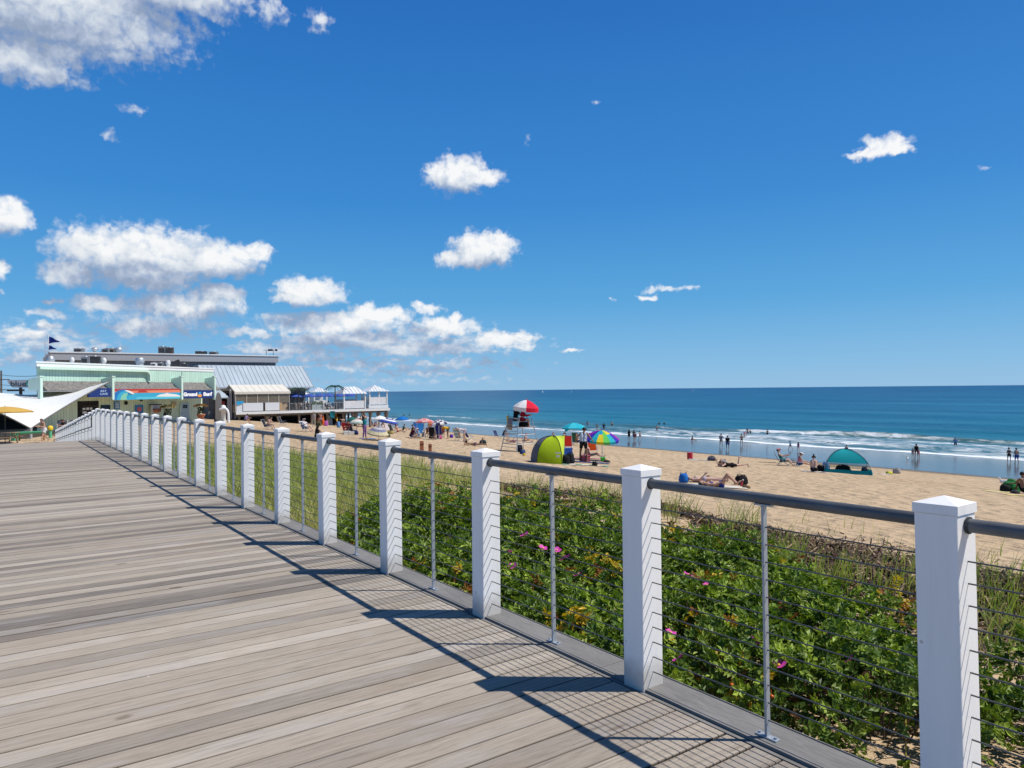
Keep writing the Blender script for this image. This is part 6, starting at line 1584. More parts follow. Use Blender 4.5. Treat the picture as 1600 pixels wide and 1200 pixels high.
# ---- bags, coolers, towels and small things
cooler(542, 679.5, (.55, .35, .32), (.7, .68, .62), "white cooler under the red beach chair by the pale striped umbrella")
cooler(549, 680, (.45, .3, .3), (.66, .62, .5), "small cream cooler in front of the black chair by the striped umbrella")
lump("bag", 554, 679.5, (.7, .4, .38), (.02, .03, .13), "navy bag on the sand at the foot of the pale striped umbrella", "bag")
lump("bag", 529, 668, (.7, .45, .75), (.16, .32, .62), "pale blue and white bundle standing by a piling under the pier", "bag")
lump("bag", 509.5, 665.5, (.6, .4, .7), (.45, .12, .42), "purple and pink beach bag standing under the pier", "bag")
towel(574.5, 685.5, 1.2, .7, .2, (.04, .20, .48), "blue towel trailing on the sand beside the woman in teal")
lump("bag", 610, 678, (.7, .4, .3), (.42, .34, .10), "olive yellow bag on the sand right of the low striped umbrella", "bag")
lump("bag", 606, 683, (.5, .4, .25), (.10, .10, .05), "dark olive bag at the rim of the low striped umbrella", "bag")
lump("bag", 705.5, 684, (.55, .35, .34), (.13, .04, .35), "purple bag right of the man in the yellow shirt", "bag")
lump("bag", 678, 685.5, (.9, .5, .42), (.012, .012, .015), "black bag under the pink and black umbrella", "bag")
lump("bag", 687, 686, (.6, .35, .3), (.62, .10, .26), "hot pink bag behind the navy chair in the middle group", "bag")
lump("bag", 663, 682.5, (.5, .4, .5), (.60, .58, .52), "cream tote bag in the middle of the crowd by the checked umbrella", "bag")
lump("bag", 754.5, 695, (.55, .35, .35), (.02, .05, .06), "dark bag beside the reader lying behind the fourth post", "bag")
lump("bag", 875.5, 724.0 - 24, (.4, .3, .5), (.60, .03, .05), "small red bag showing above the lime tent edge", "bag")
cooler(885.5, 714, (.6, .4, .55), (.015, .09, .42), "bright blue cooler bag between the lime tent and the man in white", (.02, .10, .36))
lump("bag", 884, 725, (.6, .45, .42), (.012, .013, .016), "black backpack beside the opening of the lime green tent", "bag")
lump("bag", 891, 724.5, (.42, .4, .5), (.02, .022, .026), "dark grey bag right of the black backpack by the lime tent", "bag")
cooler(914.5, 722, (.42, .32, .36), (.48, .08, .09), "small coral red cooler on the blue mat under the rainbow umbrella", (.5, .10, .12))
towel(918, 722.5, 2.2, 1.0, .05, (.06, .11, .28), "dark blue mat under the rainbow umbrella")
towel(918, 716, 1.7, .8, .08, (.62, .32, .38), "pink towel behind the blue mat under the rainbow umbrella")
towel(915, 727, 2.2, .5, .0, (.70, .68, .62), "white patterned towel in front of the blue mat", stripe=(.25, .45, .35))
lump("bag", 929, 728, (.3, .25, .2), (.012, .012, .014), "tiny black pouch on the white patterned towel", "bag")
p = at_px(942, 721.5); t = thing("sand_bucket", "small bright green bucket at the foot of the rainbow umbrella pole", "bucket", p, 0)
k = MB(); k.lathe([(.10, 0), (.15, .24), (.16, .24), (.15, .22)], 14); k.build("pail", paint((.05, .45, .06)), t); k = MB(); k.tube([(-.15, 0, .23), (-.08, 0, .34), (.08, 0, .34), (.15, 0, .23)], .006, 5); k.build("handle", paint((.6, .6, .6)), t)
lump("shoes", 948, 722.5, (.4, .25, .12), (.10, .08, .06), "pair of dark sandals beside the green bucket", "shoes")
p = at_px(1078, 718); t = thing("trash_barrel", "red barrel standing alone on the sand near the wet line", "barrel", p, 0)
h = 10.5 / F * p.y
k = MB(); k.lathe([(h * .40, 0), (h * .42, h * .3), (h * .43, h * .33), (h * .42, h * .36), (h * .42, h * .64), (h * .43, h * .67), (h * .42, h * .70), (h * .41, h)], 18); k.build("drum", paint((.50, .015, .03), .4), t); k = MB(); k.lathe([(h * .43, h * .97), (h * .43, h * 1.02), (h * .38, h * 1.02), (h * .37, h * .7)], 18); k.build("rim", paint((.35, .01, .02), .4), t)
towel(1095, 719, 1.7, .9, -.1, (.28, .52, .66), "pale blue towel spread right of the red barrel", stripe=(.6, .7, .75))
lump("bag", 1112, 720, (.6, .4, .3), (.13, .13, .16), "slumped grey bag at the end of the pale blue towel", "bag")
lump("bag", 1130, 729, (.55, .4, .38), (.34, .31, .30), "pale grey striped bag beside the person lying in black", "bag")
towel(1202, 723, 1.5, .5, -.1, (.02, .02, .022), "dark towel lying flat near the wet sand, left of the teal chair")
lump("bag", 1281, 736.5, (.62, .4, .36), (.02, .018, .016), "black bag with orange trim beside the person with a bun", "bag")
lump("bag", 1290.5, 734.5, (.55, .4, .5), (.08, .24, .55), "bright blue bag against the left side of the teal tent", "bag")
towel(1272, 737.5, 1.5, .8, .1, (.55, .54, .52), "pale towel under the person with a bun")
towel(1380, 741, .9, .5, .2, (.7, .7, .68), "small white towel right of the teal tent")
lump("sand_toy", 1389.5, 740.5, (.5, .3, .14), (.62, .62, .05), "yellow green sand toy right of the teal tent", "toy")
lump("bag", 1401, 740, (.5, .35, .32), (.46, .42, .38), "pale grey bag right of the yellow green toy", "bag")
towel(1117, 760, 2.1, 1.5, -.12, (.72, .70, .66), "large cream towel under the two sunbathing women", stripe=(.66, .62, .50))
lump("bag", 1068, 754, (.42, .36, .34), (.02, .16, .52), "bright blue bag at the head of the sunbathing women", "bag")
towel(1081, 757.5, .8, .5, .4, (.42, .52, .60), "crumpled pale blue towel by the sunbathing women")
lump("bag", 1158, 757.5, (.55, .4, .36), (.014, .013, .013), "black bag right of the sunbathing women, a bottle leaning on it", "bag")
p = at_px(1157, 761); t = thing("bottle", "red and white bottle leaning against the black bag on the sand", "bottle", p, 0)
k = MB(); k.lathe([(.04, 0), (.042, .16), (.02, .22), (.02, .26)], 12, M=Matrix.Rotation(.35, 4, 'Y')); k.build("body", paint((.45, .05, .05), .3), t); k = MB(); k.lathe([(.024, .26), (.024, .30), (.001, .30)], 10, M=Matrix.Rotation(.35, 4, 'Y')); k.build("cap", paint((.8, .8, .78), .4), t)
lump("shoes", 1166, 763, (.3, .2, .1), (.22, .14, .08), "pair of brown sandals in front of the black bag", "shoes")
lump("towel_heap", 1580, 767, (1.0, .7, .42), (.03, .22, .05), "heap of bright green towel beside the tanned man at the right edge", "towel", jit=.35)
lump("bag", 1571, 768, (.45, .4, .3), (.02, .022, .02), "black bag at the left of the green towel heap", "bag")
lump("shoes", 1586, 771, (.4, .3, .12), (.05, .05, .05), "dark shoes in front of the green towel heap", "shoes")
towel(1561, 768.5, 1.3, .5, -.1, (.68, .60, .30), "thin yellow towel left of the green towel heap")
towel(1600, 775, 1.5, .6, -.1, (.70, .60, .25), "yellow towel under the tanned man at the right edge")
# weathered stakes in the dune
for px, y0, y1, w_, lb in ((659, 706, 689, 6, "taller rusty orange dune stake beyond the railing"), (672, 706, 693.5, 5, "shorter rusty orange dune stake right of the tall one")):
    p = at_px(px, y0); Y = p.y; t = thing("dune_stake", lb, "stake", p, .3, "rusty stakes in the dune"); h = at_depth(px, y1, Y).z - p.z; ww = w_ / F * Y
    k = MB(); k.box((0, 0, h / 2 - .1), (ww, ww * .3, h + .2), bev=.01); k.build("plank", M_('rusty_wood', (.33, .115, .05), .9, 0, .4, 7, .3), t)
    k = MB(); k.box((0, -ww * .17, h * .7), (ww * 1.1, .02, .06)); k.build("band", M_('rust_dark', (.12, .05, .03), .9), t)
# under the pier
p = at_px(478.5, 660.5); t = thing("sandwich_board", "white board sign with a dark figure standing under the pier", "sign", p, .4); h = 14 / F * p.y; w_ = 5 / F * p.y
k = MB(); k.box((0, 0, h / 2), (w_, .06, h)); k.build("board", WTRIM, t)
k = MB(); k.blob((0, -.04, h * .58), (.06, .01, .07), 8, 6); k.tube([(0, -.045, h * .52), (-.03, -.045, h * .38), (.08, -.045, h * .25)], [.06, .07, .04], 6); k.tube([(-.02, -.045, h * .38), (-.1, -.045, h * .22), (-.05, -.045, h * .1)], .04, 6); k.build("painted_figure", BLUE, t)
p = at_px(451, 654.5); t = thing("wall_notice", "small white notice on a stake in the dark under the pier", "sign", p, .4); k = MB(); k.box((0, 0, 1.1), (.42, .05, .8)); k.build("board", WTRIM, t); k = MB(); k.box((0, .06, .5), (.06, .06, 1.0)); k.build("post", PW, t)
p = at_px(516.5, 664); t = thing("folded_sign", "grey white A frame standing on the sand under the pier", "sign", p, .2)
for s_ in (-1, 1): k = MB(); k.add([(-.35, s_ * .3, 0), (.35, s_ * .3, 0), (.2, s_ * .03, 1.0), (-.2, s_ * .03, 1.0)], [(0, 1, 2, 3)]); k.build("panel", M_('aframe_grey', (.55, .57, .58), .6), t)
p = at_px(524, 664); pz = at_depth(524, 650, p.y)
t = thing("hanging_vest", "orange vest hanging from the pier beams", "vest", (pz.x, pz.y, pz.z), .2)
k = MB(); k.add([(-.22, 0, .55), (.0, .05, .75), (.22, 0, .55), (.28, 0, -.2), (.1, -.08, -.65), (-.15, -.05, -.6), (-.25, 0, -.1)], [(0, 6, 5, 4, 3, 2, 1)]); k.build("vest_cloth", cloth((.80, .30, .02)), t)
p = at_px(521, 666); pz = at_depth(519.5, 648, p.y)
t = thing("hanging_towel", "teal towel hanging from the pier beams left of the orange vest", "towel", (pz.x, pz.y, pz.z), .1)
k = MB(); k.add([(-.35, 0, .5), (.35, 0, .5), (.30, .1, -.5), (-.28, -.05, -.4)], [(0, 1, 2, 3)]); k.build("cloth", cloth((.02, .22, .26)), t)
p = at_px(505, 666.5); t = thing("folded_umbrella", "orange folded beach umbrella stuck upright in the sand below the pier", "umbrella", p, 0)
k = MB(); k.lathe([(.10, .15), (.17, .6), (.10, 1.0), (.03, 1.35)], 10); k.build("canopy", cloth((.82, .16, .03)), t); k = MB(); k.tube([(0, 0, -.1), (0, 0, 1.45)], .018, 6); k.build("pole", WTRIM, t)
lump("bag", 497.5, 665.5, (.8, .5, .6), (.12, .10, .05), "olive duffel bag in front of the standing group by the pier", "bag")

# ---- gulls and sails
def gull(px, py, rz, label, s=1.0):
    p = on_ground(px, py, SEA + .02); t = thing("seagull", label, "gull", p, rz, "gulls on the beach"); t.scale = (s, s, s)
    k = MB(); M1 = Matrix.Translation((0, 0, .22)) @ Matrix.Rotation(-.25, 4, 'X')
    k.lathe([(.005, -.22), (.05, -.14), (.085, -.02), (.08, .08), (.055, .16), (.04, .2)], 10, 0, M=M1 @ Matrix.Rotation(R(-90), 4, 'X'))
    k.tube([(0, .14, .26), (0, .19, .34), (0, .21, .38)], [.05, .04, .045], 8); k.blob((0, .22, .395), (.045, .055, .045), 8, 6)
    k.build("gull_body", M_('gull_white', (.75, .75, .74), .8), t)
    for s_ in (-1, 1):
        k = MB(); k.add([(s_ * .07, .12, .27), (s_ * .09, -.05, .26), (s_ * .05, -.30, .20), (s_ * .02, -.1, .30)], [(0, 1, 2, 3)]); k.build("wing", M_('gull_grey', (.30, .32, .35), .8), t)
        k = MB(); k.tube([(s_ * .03, 0, .16), (s_ * .03, 0.01, 0)], .008, 5); k.build("leg", OR, t)
    k = MB(); k.tube([(0, .265, .392), (0, .325, .38)], [.014, .004], 6); k.build("beak", M_('beak_yellow', (.7, .45, .05), .5), t)
gull(1418.5, 720, 2.2, "white gull standing on the wet sand left of the adult with two children", 1.25)
gull(1569, 758.5, 1.0, "gull on the dry sand behind the green towel heap", 1.0)
for px, lb, s_ in ((848, "white sail on the horizon right above the turquoise umbrella's left, nearest the lifeguard stand", 1.0), (893, "low white sail on the horizon, second from the lifeguard stand", .6), (906, "white sail on the horizon, third from the lifeguard stand", .8), (1083, "small white boat on the horizon far to the right of the others", .5)):
    p = on_z(px, 613.2 - .0107 * (px - 848) + .1, SEA); p = CAMLOC + (p - CAMLOC) * min(1, 2600 / (p - CAMLOC).length); p.z = SEA
    t = thing("sailing_boat", lb, "boat", p, random.uniform(0, 1), "boats on the horizon"); t.scale = [s_ * .42] * 3
    k = MB(); k.add([(-5, 0, 0), (0, -1.4, 0), (5.5, 0, 0), (0, 1.4, 0), (-5.2, 0, 1.2), (0, -1.7, 1.2), (6.2, 0, 1.4), (0, 1.7, 1.2)], [(0, 3, 2, 1), (4, 5, 6, 7), (0, 1, 5, 4), (1, 2, 6, 5), (2, 3, 7, 6), (3, 0, 4, 7)]); k.build("hull", WTRIM, t)
    k = MB(); k.tube([(.8, 0, 1.2), (.8, 0, 15)], .1, 6); k.build("mast", WTRIM, t)
    k = MB(); k.add([(.6, 0, 2.4), (.6, 0, 14.5), (-4.6, .6, 2.6)], [(0, 1, 2)]); k.add([(1.2, 0, 12), (6, 0, 1.8), (1.3, .5, 2.0)], [(0, 1, 2)]); k.build("sail", WHT, t)
# ------------------------------------------------------------------ people
def capsule(bm_v, bm_f, p, q, r0, r1, n=10, m=4):
    p, q = Vector(p), Vector(q); ax = q - p; L = ax.length
    if L < 1e-5: ax = Vector((0, 0, 1)); L = 1e-5
    z = ax.normalized(); a = Vector((1, 0, 0)) if abs(z.x) < .8 else Vector((0, 1, 0)); x = z.cross(a).normalized(); y = z.cross(x)
    rows = []
    for i in range(1, m + 1): th = PI / 2 * i / m; rows.append((p - z * r0 * math.cos(th), r0 * math.sin(th)))
    for i in range(0, m): th = PI / 2 * i / m; rows.append((q + z * r1 * math.sin(th), r1 * math.cos(th)))
    b = len(bm_v)
    for c, r in rows:
        for j in range(n): an = 2 * PI * j / n; bm_v.append(tuple(c + (x * math.cos(an) + y * math.sin(an)) * r))
    t0 = len(bm_v); bm_v.append(tuple(p - z * r0)); bm_v.append(tuple(q + z * r1))
    k = len(rows)
    for i in range(k - 1):
        for j in range(n): bm_f.append((b + i * n + j, b + i * n + (j + 1) % n, b + (i + 1) * n + (j + 1) % n, b + (i + 1) * n + j))
    for j in range(n): bm_f.append((t0, b + (j + 1) % n, b + j)); bm_f.append((t0 + 1, b + (k - 1) * n + j, b + (k - 1) * n + (j + 1) % n))
# angles in degrees. arm: (flex forward, out, elbow); leg: (flex forward, out, knee)
POSES = {
 'stand': dict(lean=1, arms=((6, 9, 14), (-4, 9, 12)), legs=((3, 5, 3), (-3, 5, 4))),
 'contra': dict(lean=2, head=12, arms=((10, 12, 60), (14, 24, 105)), legs=((10, 7, 16), (-3, 3, 2))),
 'hips': dict(lean=14, head=10, arms=((-18, 42, 80), (-14, 40, 85)), legs=((4, 10, 4), (-2, 9, 2))),
 'walk': dict(lean=4, arms=((-22, 8, 18), (26, 8, 30)), legs=((26, 3, 8), (-20, 3, 26))),
 'clutch': dict(lean=10, head=14, arms=((22, 6, 95), (14, 8, 100)), legs=((20, 3, 10), (-18, 3, 28))),
 'wade': dict(lean=4, arms=((10, 32, 30), (14, 36, 24)), legs=((8, 6, 10), (-6, 6, 6))),
 'bend': dict(lean=78, head=-20, arms=((80, 6, 14), (66, 8, 20)), legs=((10, 7, 10), (-2, 7, 6))),
 'armsup': dict(lean=-2, arms=((150, 30, 70), (140, 26, 80)), legs=((3, 6, 3), (-3, 6, 3))),
 'chair': dict(lean=-24, head=14, arms=((34, 10, 46), (30, 12, 50)), legs=((98, 6, 62), (92, 8, 50))),
 'chairfwd': dict(lean=22, head=24, arms=((58, 6, 60), (52, 6, 66)), legs=((96, 8, 72), (92, 10, 66))),
 'knees': dict(lean=14, head=4, arms=((62, 8, 34), (58, 10, 40)), legs=((140, 6, 118), (136, 9, 112))),
 'sitback': dict(lean=-22, head=16, arms=((-42, 14, 4), (-38, 16, 6)), legs=((108, 5, 52), (98, 6, 30))),
 'sitlong': dict(lean=12, head=8, arms=((50, 8, 40), (40, 8, 50)), legs=((96, 5, 24), (104, 6, 40))),
 'guard': dict(lean=8, head=6, arms=((40, 10, 70), (46, 12, 60)), legs=((92, 9, 82), (90, 9, 86))),
 'lieknees': dict(lean=0, arms=((2, 16, 10), (4, 14, 22)), legs=((54, 4, 100), (62, 7, 108)), roll=90),
 'lieback': dict(lean=0, head=16, arms=((2, 18, 12), (6, 12, 40)), legs=((4, 6, 6), (2, 7, 4)), roll=90),
 'liefront': dict(lean=-9, head=-32, arms=((150, 30, 105), (140, 34, 100)), legs=((0, 6, 6), (0, 7, 80)), roll=-90),
}
_PC = {}
def rotX(v, deg): a = R(deg); return Vector((v.x, v.y * math.cos(a) - v.z * math.sin(a), v.y * math.sin(a) + v.z * math.cos(a)))
def proto(pose, female):
    key = (pose, female)
    if key in _PC: return _PC[key]
    d = POSES[pose]; le = R(d['lean']); T = Vector((0, math.sin(le), math.cos(le))); Fw = Vector((0, math.cos(le), -math.sin(le))); X = Vector((1, 0, 0))
    pel = Vector((0, 0, .93)); C = []          # (p, q, r0, r1, label)
    at = lambda x, f, t: pel + X * x + Fw * f + T * t
    wh = .112 if female else .102; ww = .086 if female else .096; sh = .155 if female else .178
    C.append((at(-.075, -.005, -.02), at(.075, -.005, -.02), wh, wh, 'hip'))
    for s_ in (-1, 1):
        C.append((at(s_ * .07, -.045, -.05), at(s_ * .07, -.05, -.02), .085, .085, 'hip'))
        C.append((at(s_ * .058, 0, .08), at(s_ * .056, .005, .19), ww + .008, ww, 'belly'))
        C.append((at(s_ * .07, 0, .24), at(s_ * (sh * .52), -.005, .40), .10, .085, 'chest'))
        if female: C.append((at(s_ * .07, .075, .33), at(s_ * .07, .09, .32), .05, .045, 'chest'))
    C.append((at(-sh * .86, -.005, .445), at(sh * .86, -.005, .445), .058, .058, 'shoulder'))
    C.append((at(0, -.005, .44), at(0, .012, .575), .062, .052, 'neck'))
    hl = le + R(d.get('head', 0)); hT = Vector((0, math.sin(hl), math.cos(hl))); hF = Vector((0, math.cos(hl), -math.sin(hl)))
    nb = at(0, .012, .55); hd = lambda x, f, t: nb + X * x + hF * f + hT * t
    C.append((hd(0, -.012, .13), hd(0, .012, .135), .092, .088, 'head'))
    C.append((hd(0, .045, .035), hd(0, .03, .10), .044, .068, 'head'))
    C.append((hd(0, .088, .095), hd(0, .108, .078), .012, .016, 'head'))
    for s_ in (-1, 1):
        C.append((hd(s_ * .088, .0, .10), hd(s_ * .092, -.005, .125), .015, .018, 'head'))
        C.append((hd(s_ * .033, .086, .115), hd(s_ * .033, .088, .115), .0125, .0125, 'eye'))
    C.append((hd(-.02, .082, .048), hd(.02, .082, .048), .011, .011, 'lip'))
    for s_, (fl, ab, el) in zip((-1, 1), d['arms']):
        def adir(f, b): f, b = R(f), R(b); return (T * -math.cos(f) + Fw * math.sin(f)) * math.cos(b) + X * s_ * math.sin(b)
        S0 = at(s_ * sh, -.005, .435); a1 = adir(fl, ab); E0 = S0 + a1 * .285
        a2 = adir(fl + el, ab * .5 - (10 if el > 50 else 0)); Wr = E0 + a2 * .25
        C.append((S0, E0, .052 if not female else .045, .038 if not female else .034, 'uarm')); C.append((E0, Wr, .038 if not female else .034, .026 if not female else .023, 'farm'))
        side = a2.cross(X * s_).normalized(); nrm = a2.cross(side).normalized()          # side = across the palm
        for q in (-.018, .018): C.append((Wr + a2 * .012 + side * q * .7, Wr + a2 * .085 + side * q * 1.2, .018, .017, 'hand'))
        for q, L in ((-.033, .075), (-.011, .085), (.011, .080), (.033, .062)):
            b0_ = Wr + a2 * .09 + side * q; m_ = b0_ + (a2 * .92 + side * q * 2.2 + nrm * .25).normalized() * L * .55; e_ = m_ + (a2 * .75 + side * q * 1.5 + nrm * .65).normalized() * L * .45
            C.append((b0_, m_, .0105, .010, 'hand')); C.append((m_, e_, .010, .0085, 'hand'))
        tb = Wr + a2 * .03 - side * .03; tm = tb + (a2 * .6 - side * .75 + nrm * .2).normalized() * .045; C.append((tb, tm, .013, .011, 'hand')); C.append((tm, tm + (a2 * .9 - side * .2 + nrm * .3).normalized() * .032, .011, .009, 'hand'))
    for s_, (fl, ab, kn) in zip((-1, 1), d['legs']):
        def ldir(f, b): f, b = R(f), R(b); return Vector((s_ * math.sin(b), math.sin(f) * math.cos(b), -math.cos(f) * math.cos(b)))
        H0 = pel + X * s_ * .088 + Vector((0, 0, -.03)); K0 = H0 + ldir(fl, ab) * .42; A0 = K0 + ldir(fl - kn, ab * .4) * .41
        C.append((H0, K0, .088 if female else .084, .052, 'thigh'))
        md = K0.lerp(A0, .28); back = ldir(fl - kn - 90, 0)
        C.append((K0, A0, .050, .034, 'calf')); C.append((md + back * .014, K0.lerp(A0, .55) + back * .006, .047, .040, 'calf'))
        fd = ldir(fl - kn + 90, ab * .4); dn = ldir(fl - kn, 0)
        if abs(fl - kn) < 40 and not d.get('roll'): fd = Vector((s_ * .12, 1, -.02)).normalized(); dn = Vector((0, 0, -1))
        C.append((A0 + dn * .035 - fd * .03, A0 + dn * .045 + fd * .10, .036, .030, 'foot')); C.append((A0 + dn * .045 + fd * .09, A0 + dn * .052 + fd * .165, .030, .021, 'foot'))
    if d.get('roll'): C = [(rotX(p - pel, d['roll']), rotX(q - pel, d['roll']), a, b_, l) for p, q, a, b_, l in C]; hF2, hT2 = rotX(hF, d['roll']), rotX(hT, d['roll']); hc = rotX(hd(0, 0, .13) - pel, d['roll'])
    else: C = [(p - pel, q - pel, a, b_, l) for p, q, a, b_, l in C]; hF2, hT2 = hF, hT; hc = hd(0, 0, .13) - pel
    v, f = [], []
    for p, q, a, b_, l in C: capsule(v, f, p, q, a, b_)
    me = bpy.data.meshes.new("raw"); me.from_pydata(v, [], f); o = bpy.data.objects.new("raw", me); COL.objects.link(o)
    mo = o.modifiers.new("remesh", 'REMESH'); mo.mode = 'VOXEL'; mo.voxel_size = .0125; mo.use_smooth_shade = True
    ms = o.modifiers.new("smooth", 'SMOOTH'); ms.factor = .5; ms.iterations = 2
    dg = bpy.context.evaluated_depsgraph_get(); body = bpy.data.meshes.new_from_object(o.evaluated_get(dg)); bpy.data.objects.remove(o); bpy.data.meshes.remove(me)
    n = len(body.vertices); co = np.empty(n * 3, np.float32); body.vertices.foreach_get('co', co); co = co.reshape(-1, 3).astype(np.float64)
    best = np.full(n, 1e9); lab = np.zeros(n, int); tt = np.zeros(n)
    for i, (p, q, a, b_, l) in enumerate(C):
        p = np.array(p); ax = np.array(q) - p; L2 = max(ax @ ax, 1e-9); t = np.clip((co - p) @ ax / L2, 0, 1)
        dd = np.linalg.norm(co - (p + t[:, None] * ax), axis=1) - (a + (b_ - a) * t) - (.004 if l in ('eye', 'lip') else 0); m_ = dd < best
        best[m_] = dd[m_]; lab[m_] = i; tt[m_] = t[m_]
    L = np.array([C[i][4] for i in lab])
    zmin = co[:, 2].min(); co[:, 2] -= zmin; body.vertices.foreach_set('co', co.astype(np.float32).ravel()); hc = hc - Vector((0, 0, zmin))
    body.update()
    no = np.empty(n * 3, np.float32); body.vertices.foreach_get('normal', no); no = no.reshape(-1, 3)
    fl_ = np.array([list(p.vertices) for p in body.polygons if len(p.vertices) == 4])
    body.materials.clear(); body.materials.append(None); body.materials.append(None); body.materials.append(None)
    mi = []
    for p in body.polygons:
        ls = L[list(p.vertices)]; mi.append(1 if (ls == 'eye').sum() >= 3 else 2 if (ls == 'lip').sum() >= 3 else 0)
    body.polygons.foreach_set('material_index', mi); body.polygons.foreach_set('use_smooth', [True] * len(body.polygons))
    body.name = "person"
    _PC[key] = dict(me=body, co=co, no=no, L=L, t=tt, f=fl_, hc=np.array(hc), hF=np.array(hF2), hT=np.array(hT2), pel=-zmin, g={})
    return _PC[key]
GAR = {  # garment -> (labels with parameter range, offset)
 'shirt': ({'belly': (0, 1), 'chest': (0, 1), 'shoulder': (0, 1), 'uarm': (0, .62)}, .014),
 'long_shirt': ({'belly': (0, 1), 'chest': (0, 1), 'shoulder': (0, 1), 'uarm': (0, 1), 'farm': (0, .9)}, .014),
 'tank_top': ({'belly': (0, 1), 'chest': (0, 1), 'shoulder': (.12, .88)}, .012),
 'swim_top': ({'chest': (.15, .85)}, .007),
 'swimsuit': ({'hip': (0, 1), 'belly': (0, 1), 'chest': (0, .85)}, .006),
 'swim_bottom': ({'hip': (0, 1)}, .006),
 'shorts': ({'hip': (0, 1), 'thigh': (0, .55)}, .014),
 'trunks': ({'hip': (0, 1), 'thigh': (0, .78)}, .02),
 'trousers': ({'hip': (0, 1), 'thigh': (0, 1), 'calf': (0, .93)}, .016),
 'dress': ({'hip': (0, 1), 'belly': (0, 1), 'chest': (0, 1), 'shoulder': (.1, .9), 'thigh': (0, .7)}, .02),
 'towel_wrap': ({'hip': (0, 1), 'thigh': (0, .5), 'belly': (0, .5)}, .035),
}
def garment_mesh(P, g):
    if g in P['g']: return P['g'][g]
    L, t, f = P['L'], P['t'], P['f']
    if g in ('hair', 'long_hair', 'bun_hair', 'cap'):
        rel = P['co'] - P['hc']; nf = rel @ P['hF']; nt_ = rel @ P['hT']
        ok = np.isin(L, ('head',)) & (((nf < .02) & (nt_ > -.055)) | (nt_ > .048)) if g != 'cap' else np.isin(L, ('head',)) & (nt_ > .028)
        off = .012 if g != 'cap' else .018
    else:
        rng_, off = GAR[g]; ok = np.zeros(len(L), bool)
        for l, (a, b_) in rng_.items(): ok |= (L == l) & (t >= a) & (t <= b_)
    fs = f[ok[f].all(axis=1)]
    used, inv = np.unique(fs, return_inverse=True); vs = P['co'][used] + P['no'][used] * off
    jit = noise2(vs[:, 0] * 14, vs[:, 2] * 14 + vs[:, 1] * 9, 3)[:, None] * .004; vs = vs + P['no'][used] * jit
    vs[:, 2] = np.maximum(vs[:, 2], .004)
    V_ = [tuple(x) for x in vs]; F_ = [tuple(x) for x in inv.reshape(-1, 4)]
    k = MB(); k.v = V_; k.f = F_; k.m = [0] * len(F_); k.sm = [True] * len(F_)
    c, hF, hT = Vector(P['hc']), Vector(P['hF']), Vector(P['hT']); X = Vector((1, 0, 0))
    if g == 'long_hair':
        for x in (-.06, -.03, 0, .03, .06):
            e = c - hF * .075 - hT * .26 + X * x * 1.25; e.z = max(e.z, .03); m_ = c - hF * .10 - hT * .12 + X * x * 1.2; m_.z = max(m_.z, .03)
            k.tube([c - hF * .06 + hT * .05 + X * x, m_, e], [.042, .040, .022], 8)
    if g == 'bun_hair': k.blob(c - hF * .03 + hT * .125, .05, 10, 7)
    if g == 'cap':
        k.tube([c + hF * .085 + hT * .045, c + hF * .17 + hT * .03], [.07, .055], 10); 
    me = k.mesh(g); me.materials.append(None); P['g'][g] = me; return me
SK = [M_('skin_%d' % i, c, .55, 0, .10, 5, .03, .35) for i, c in enumerate([(.56, .36, .27), (.48, .29, .20), (.36, .20, .125), (.24, .125, .075), (.12, .065, .042)])]
HAIRC = {'dark': M_('hair_dark', (.014, .010, .009), .6, 0, .3, 40), 'brown': M_('hair_brown', (.06, .032, .017), .6, 0, .3, 40), 'blond': M_('hair_blond', (.36, .24, .11), .6, 0, .3, 40), 'grey': M_('hair_grey', (.35, .34, .33), .6, 0, .3, 40)}
EYE_M = M_('eye_dark', (.02, .016, .014), .25); LIP_M = M_('lip', (.34, .13, .11), .5)
NAMES = {'hair': 'hair', 'long_hair': 'hair', 'bun_hair': 'hair', 'cap': 'cap'}
def person(pose, px, py, face, label, outfit=(), skin=0, hair=('hair', 'dark'), H=1.70, female=False, water=None, p=None, group=None, hat=None, lift=0.0):
    P = proto(pose, female)
    if p is None:
        if water is not None: p = on_z(px, py, SEA); p.z = SEA + .1 - water
        else: p = on_ground(px, py, SEA + .02)
    p = Vector(p); p.z += lift
    o = bpy.data.objects.new("person", P['me']); COL.objects.link(o); o.location = p; o.rotation_euler = (0, 0, heading(face)); s_ = H / 1.70; o.scale = (s_, s_, s_)
    tag(o, label, "person", group)
    for i, m_ in enumerate((SK[skin], EYE_M, LIP_M)): o.material_slots[i].link = 'OBJECT'; o.material_slots[i].material = m_
    items = [(g, cloth(c)) for g, c in outfit]
    if hair: items.append((hair[0], HAIRC[hair[1]]))
    if hat: items.append(('cap', cloth(hat)))
    for g, m_ in items:
        c = bpy.data.objects.new(NAMES.get(g, g), garment_mesh(P, g)); COL.objects.link(c); c.parent = o
        c.material_slots[0].link = 'OBJECT'; c.material_slots[0].material = m_
    return o
BLACKC, WHITEC, NAVYC, REDC, PINKC, TEALC, GREYC, TAN = (.012, .012, .014), (.74, .74, .74), (.02, .035, .14), (.45, .02, .03), (.65, .22, .32), (.01, .20, .22), (.2, .2, .22), (.45, .36, .24)
LH, BH, SHH = ('long_hair', 'dark'), ('bun_hair', 'dark'), ('hair', 'dark')
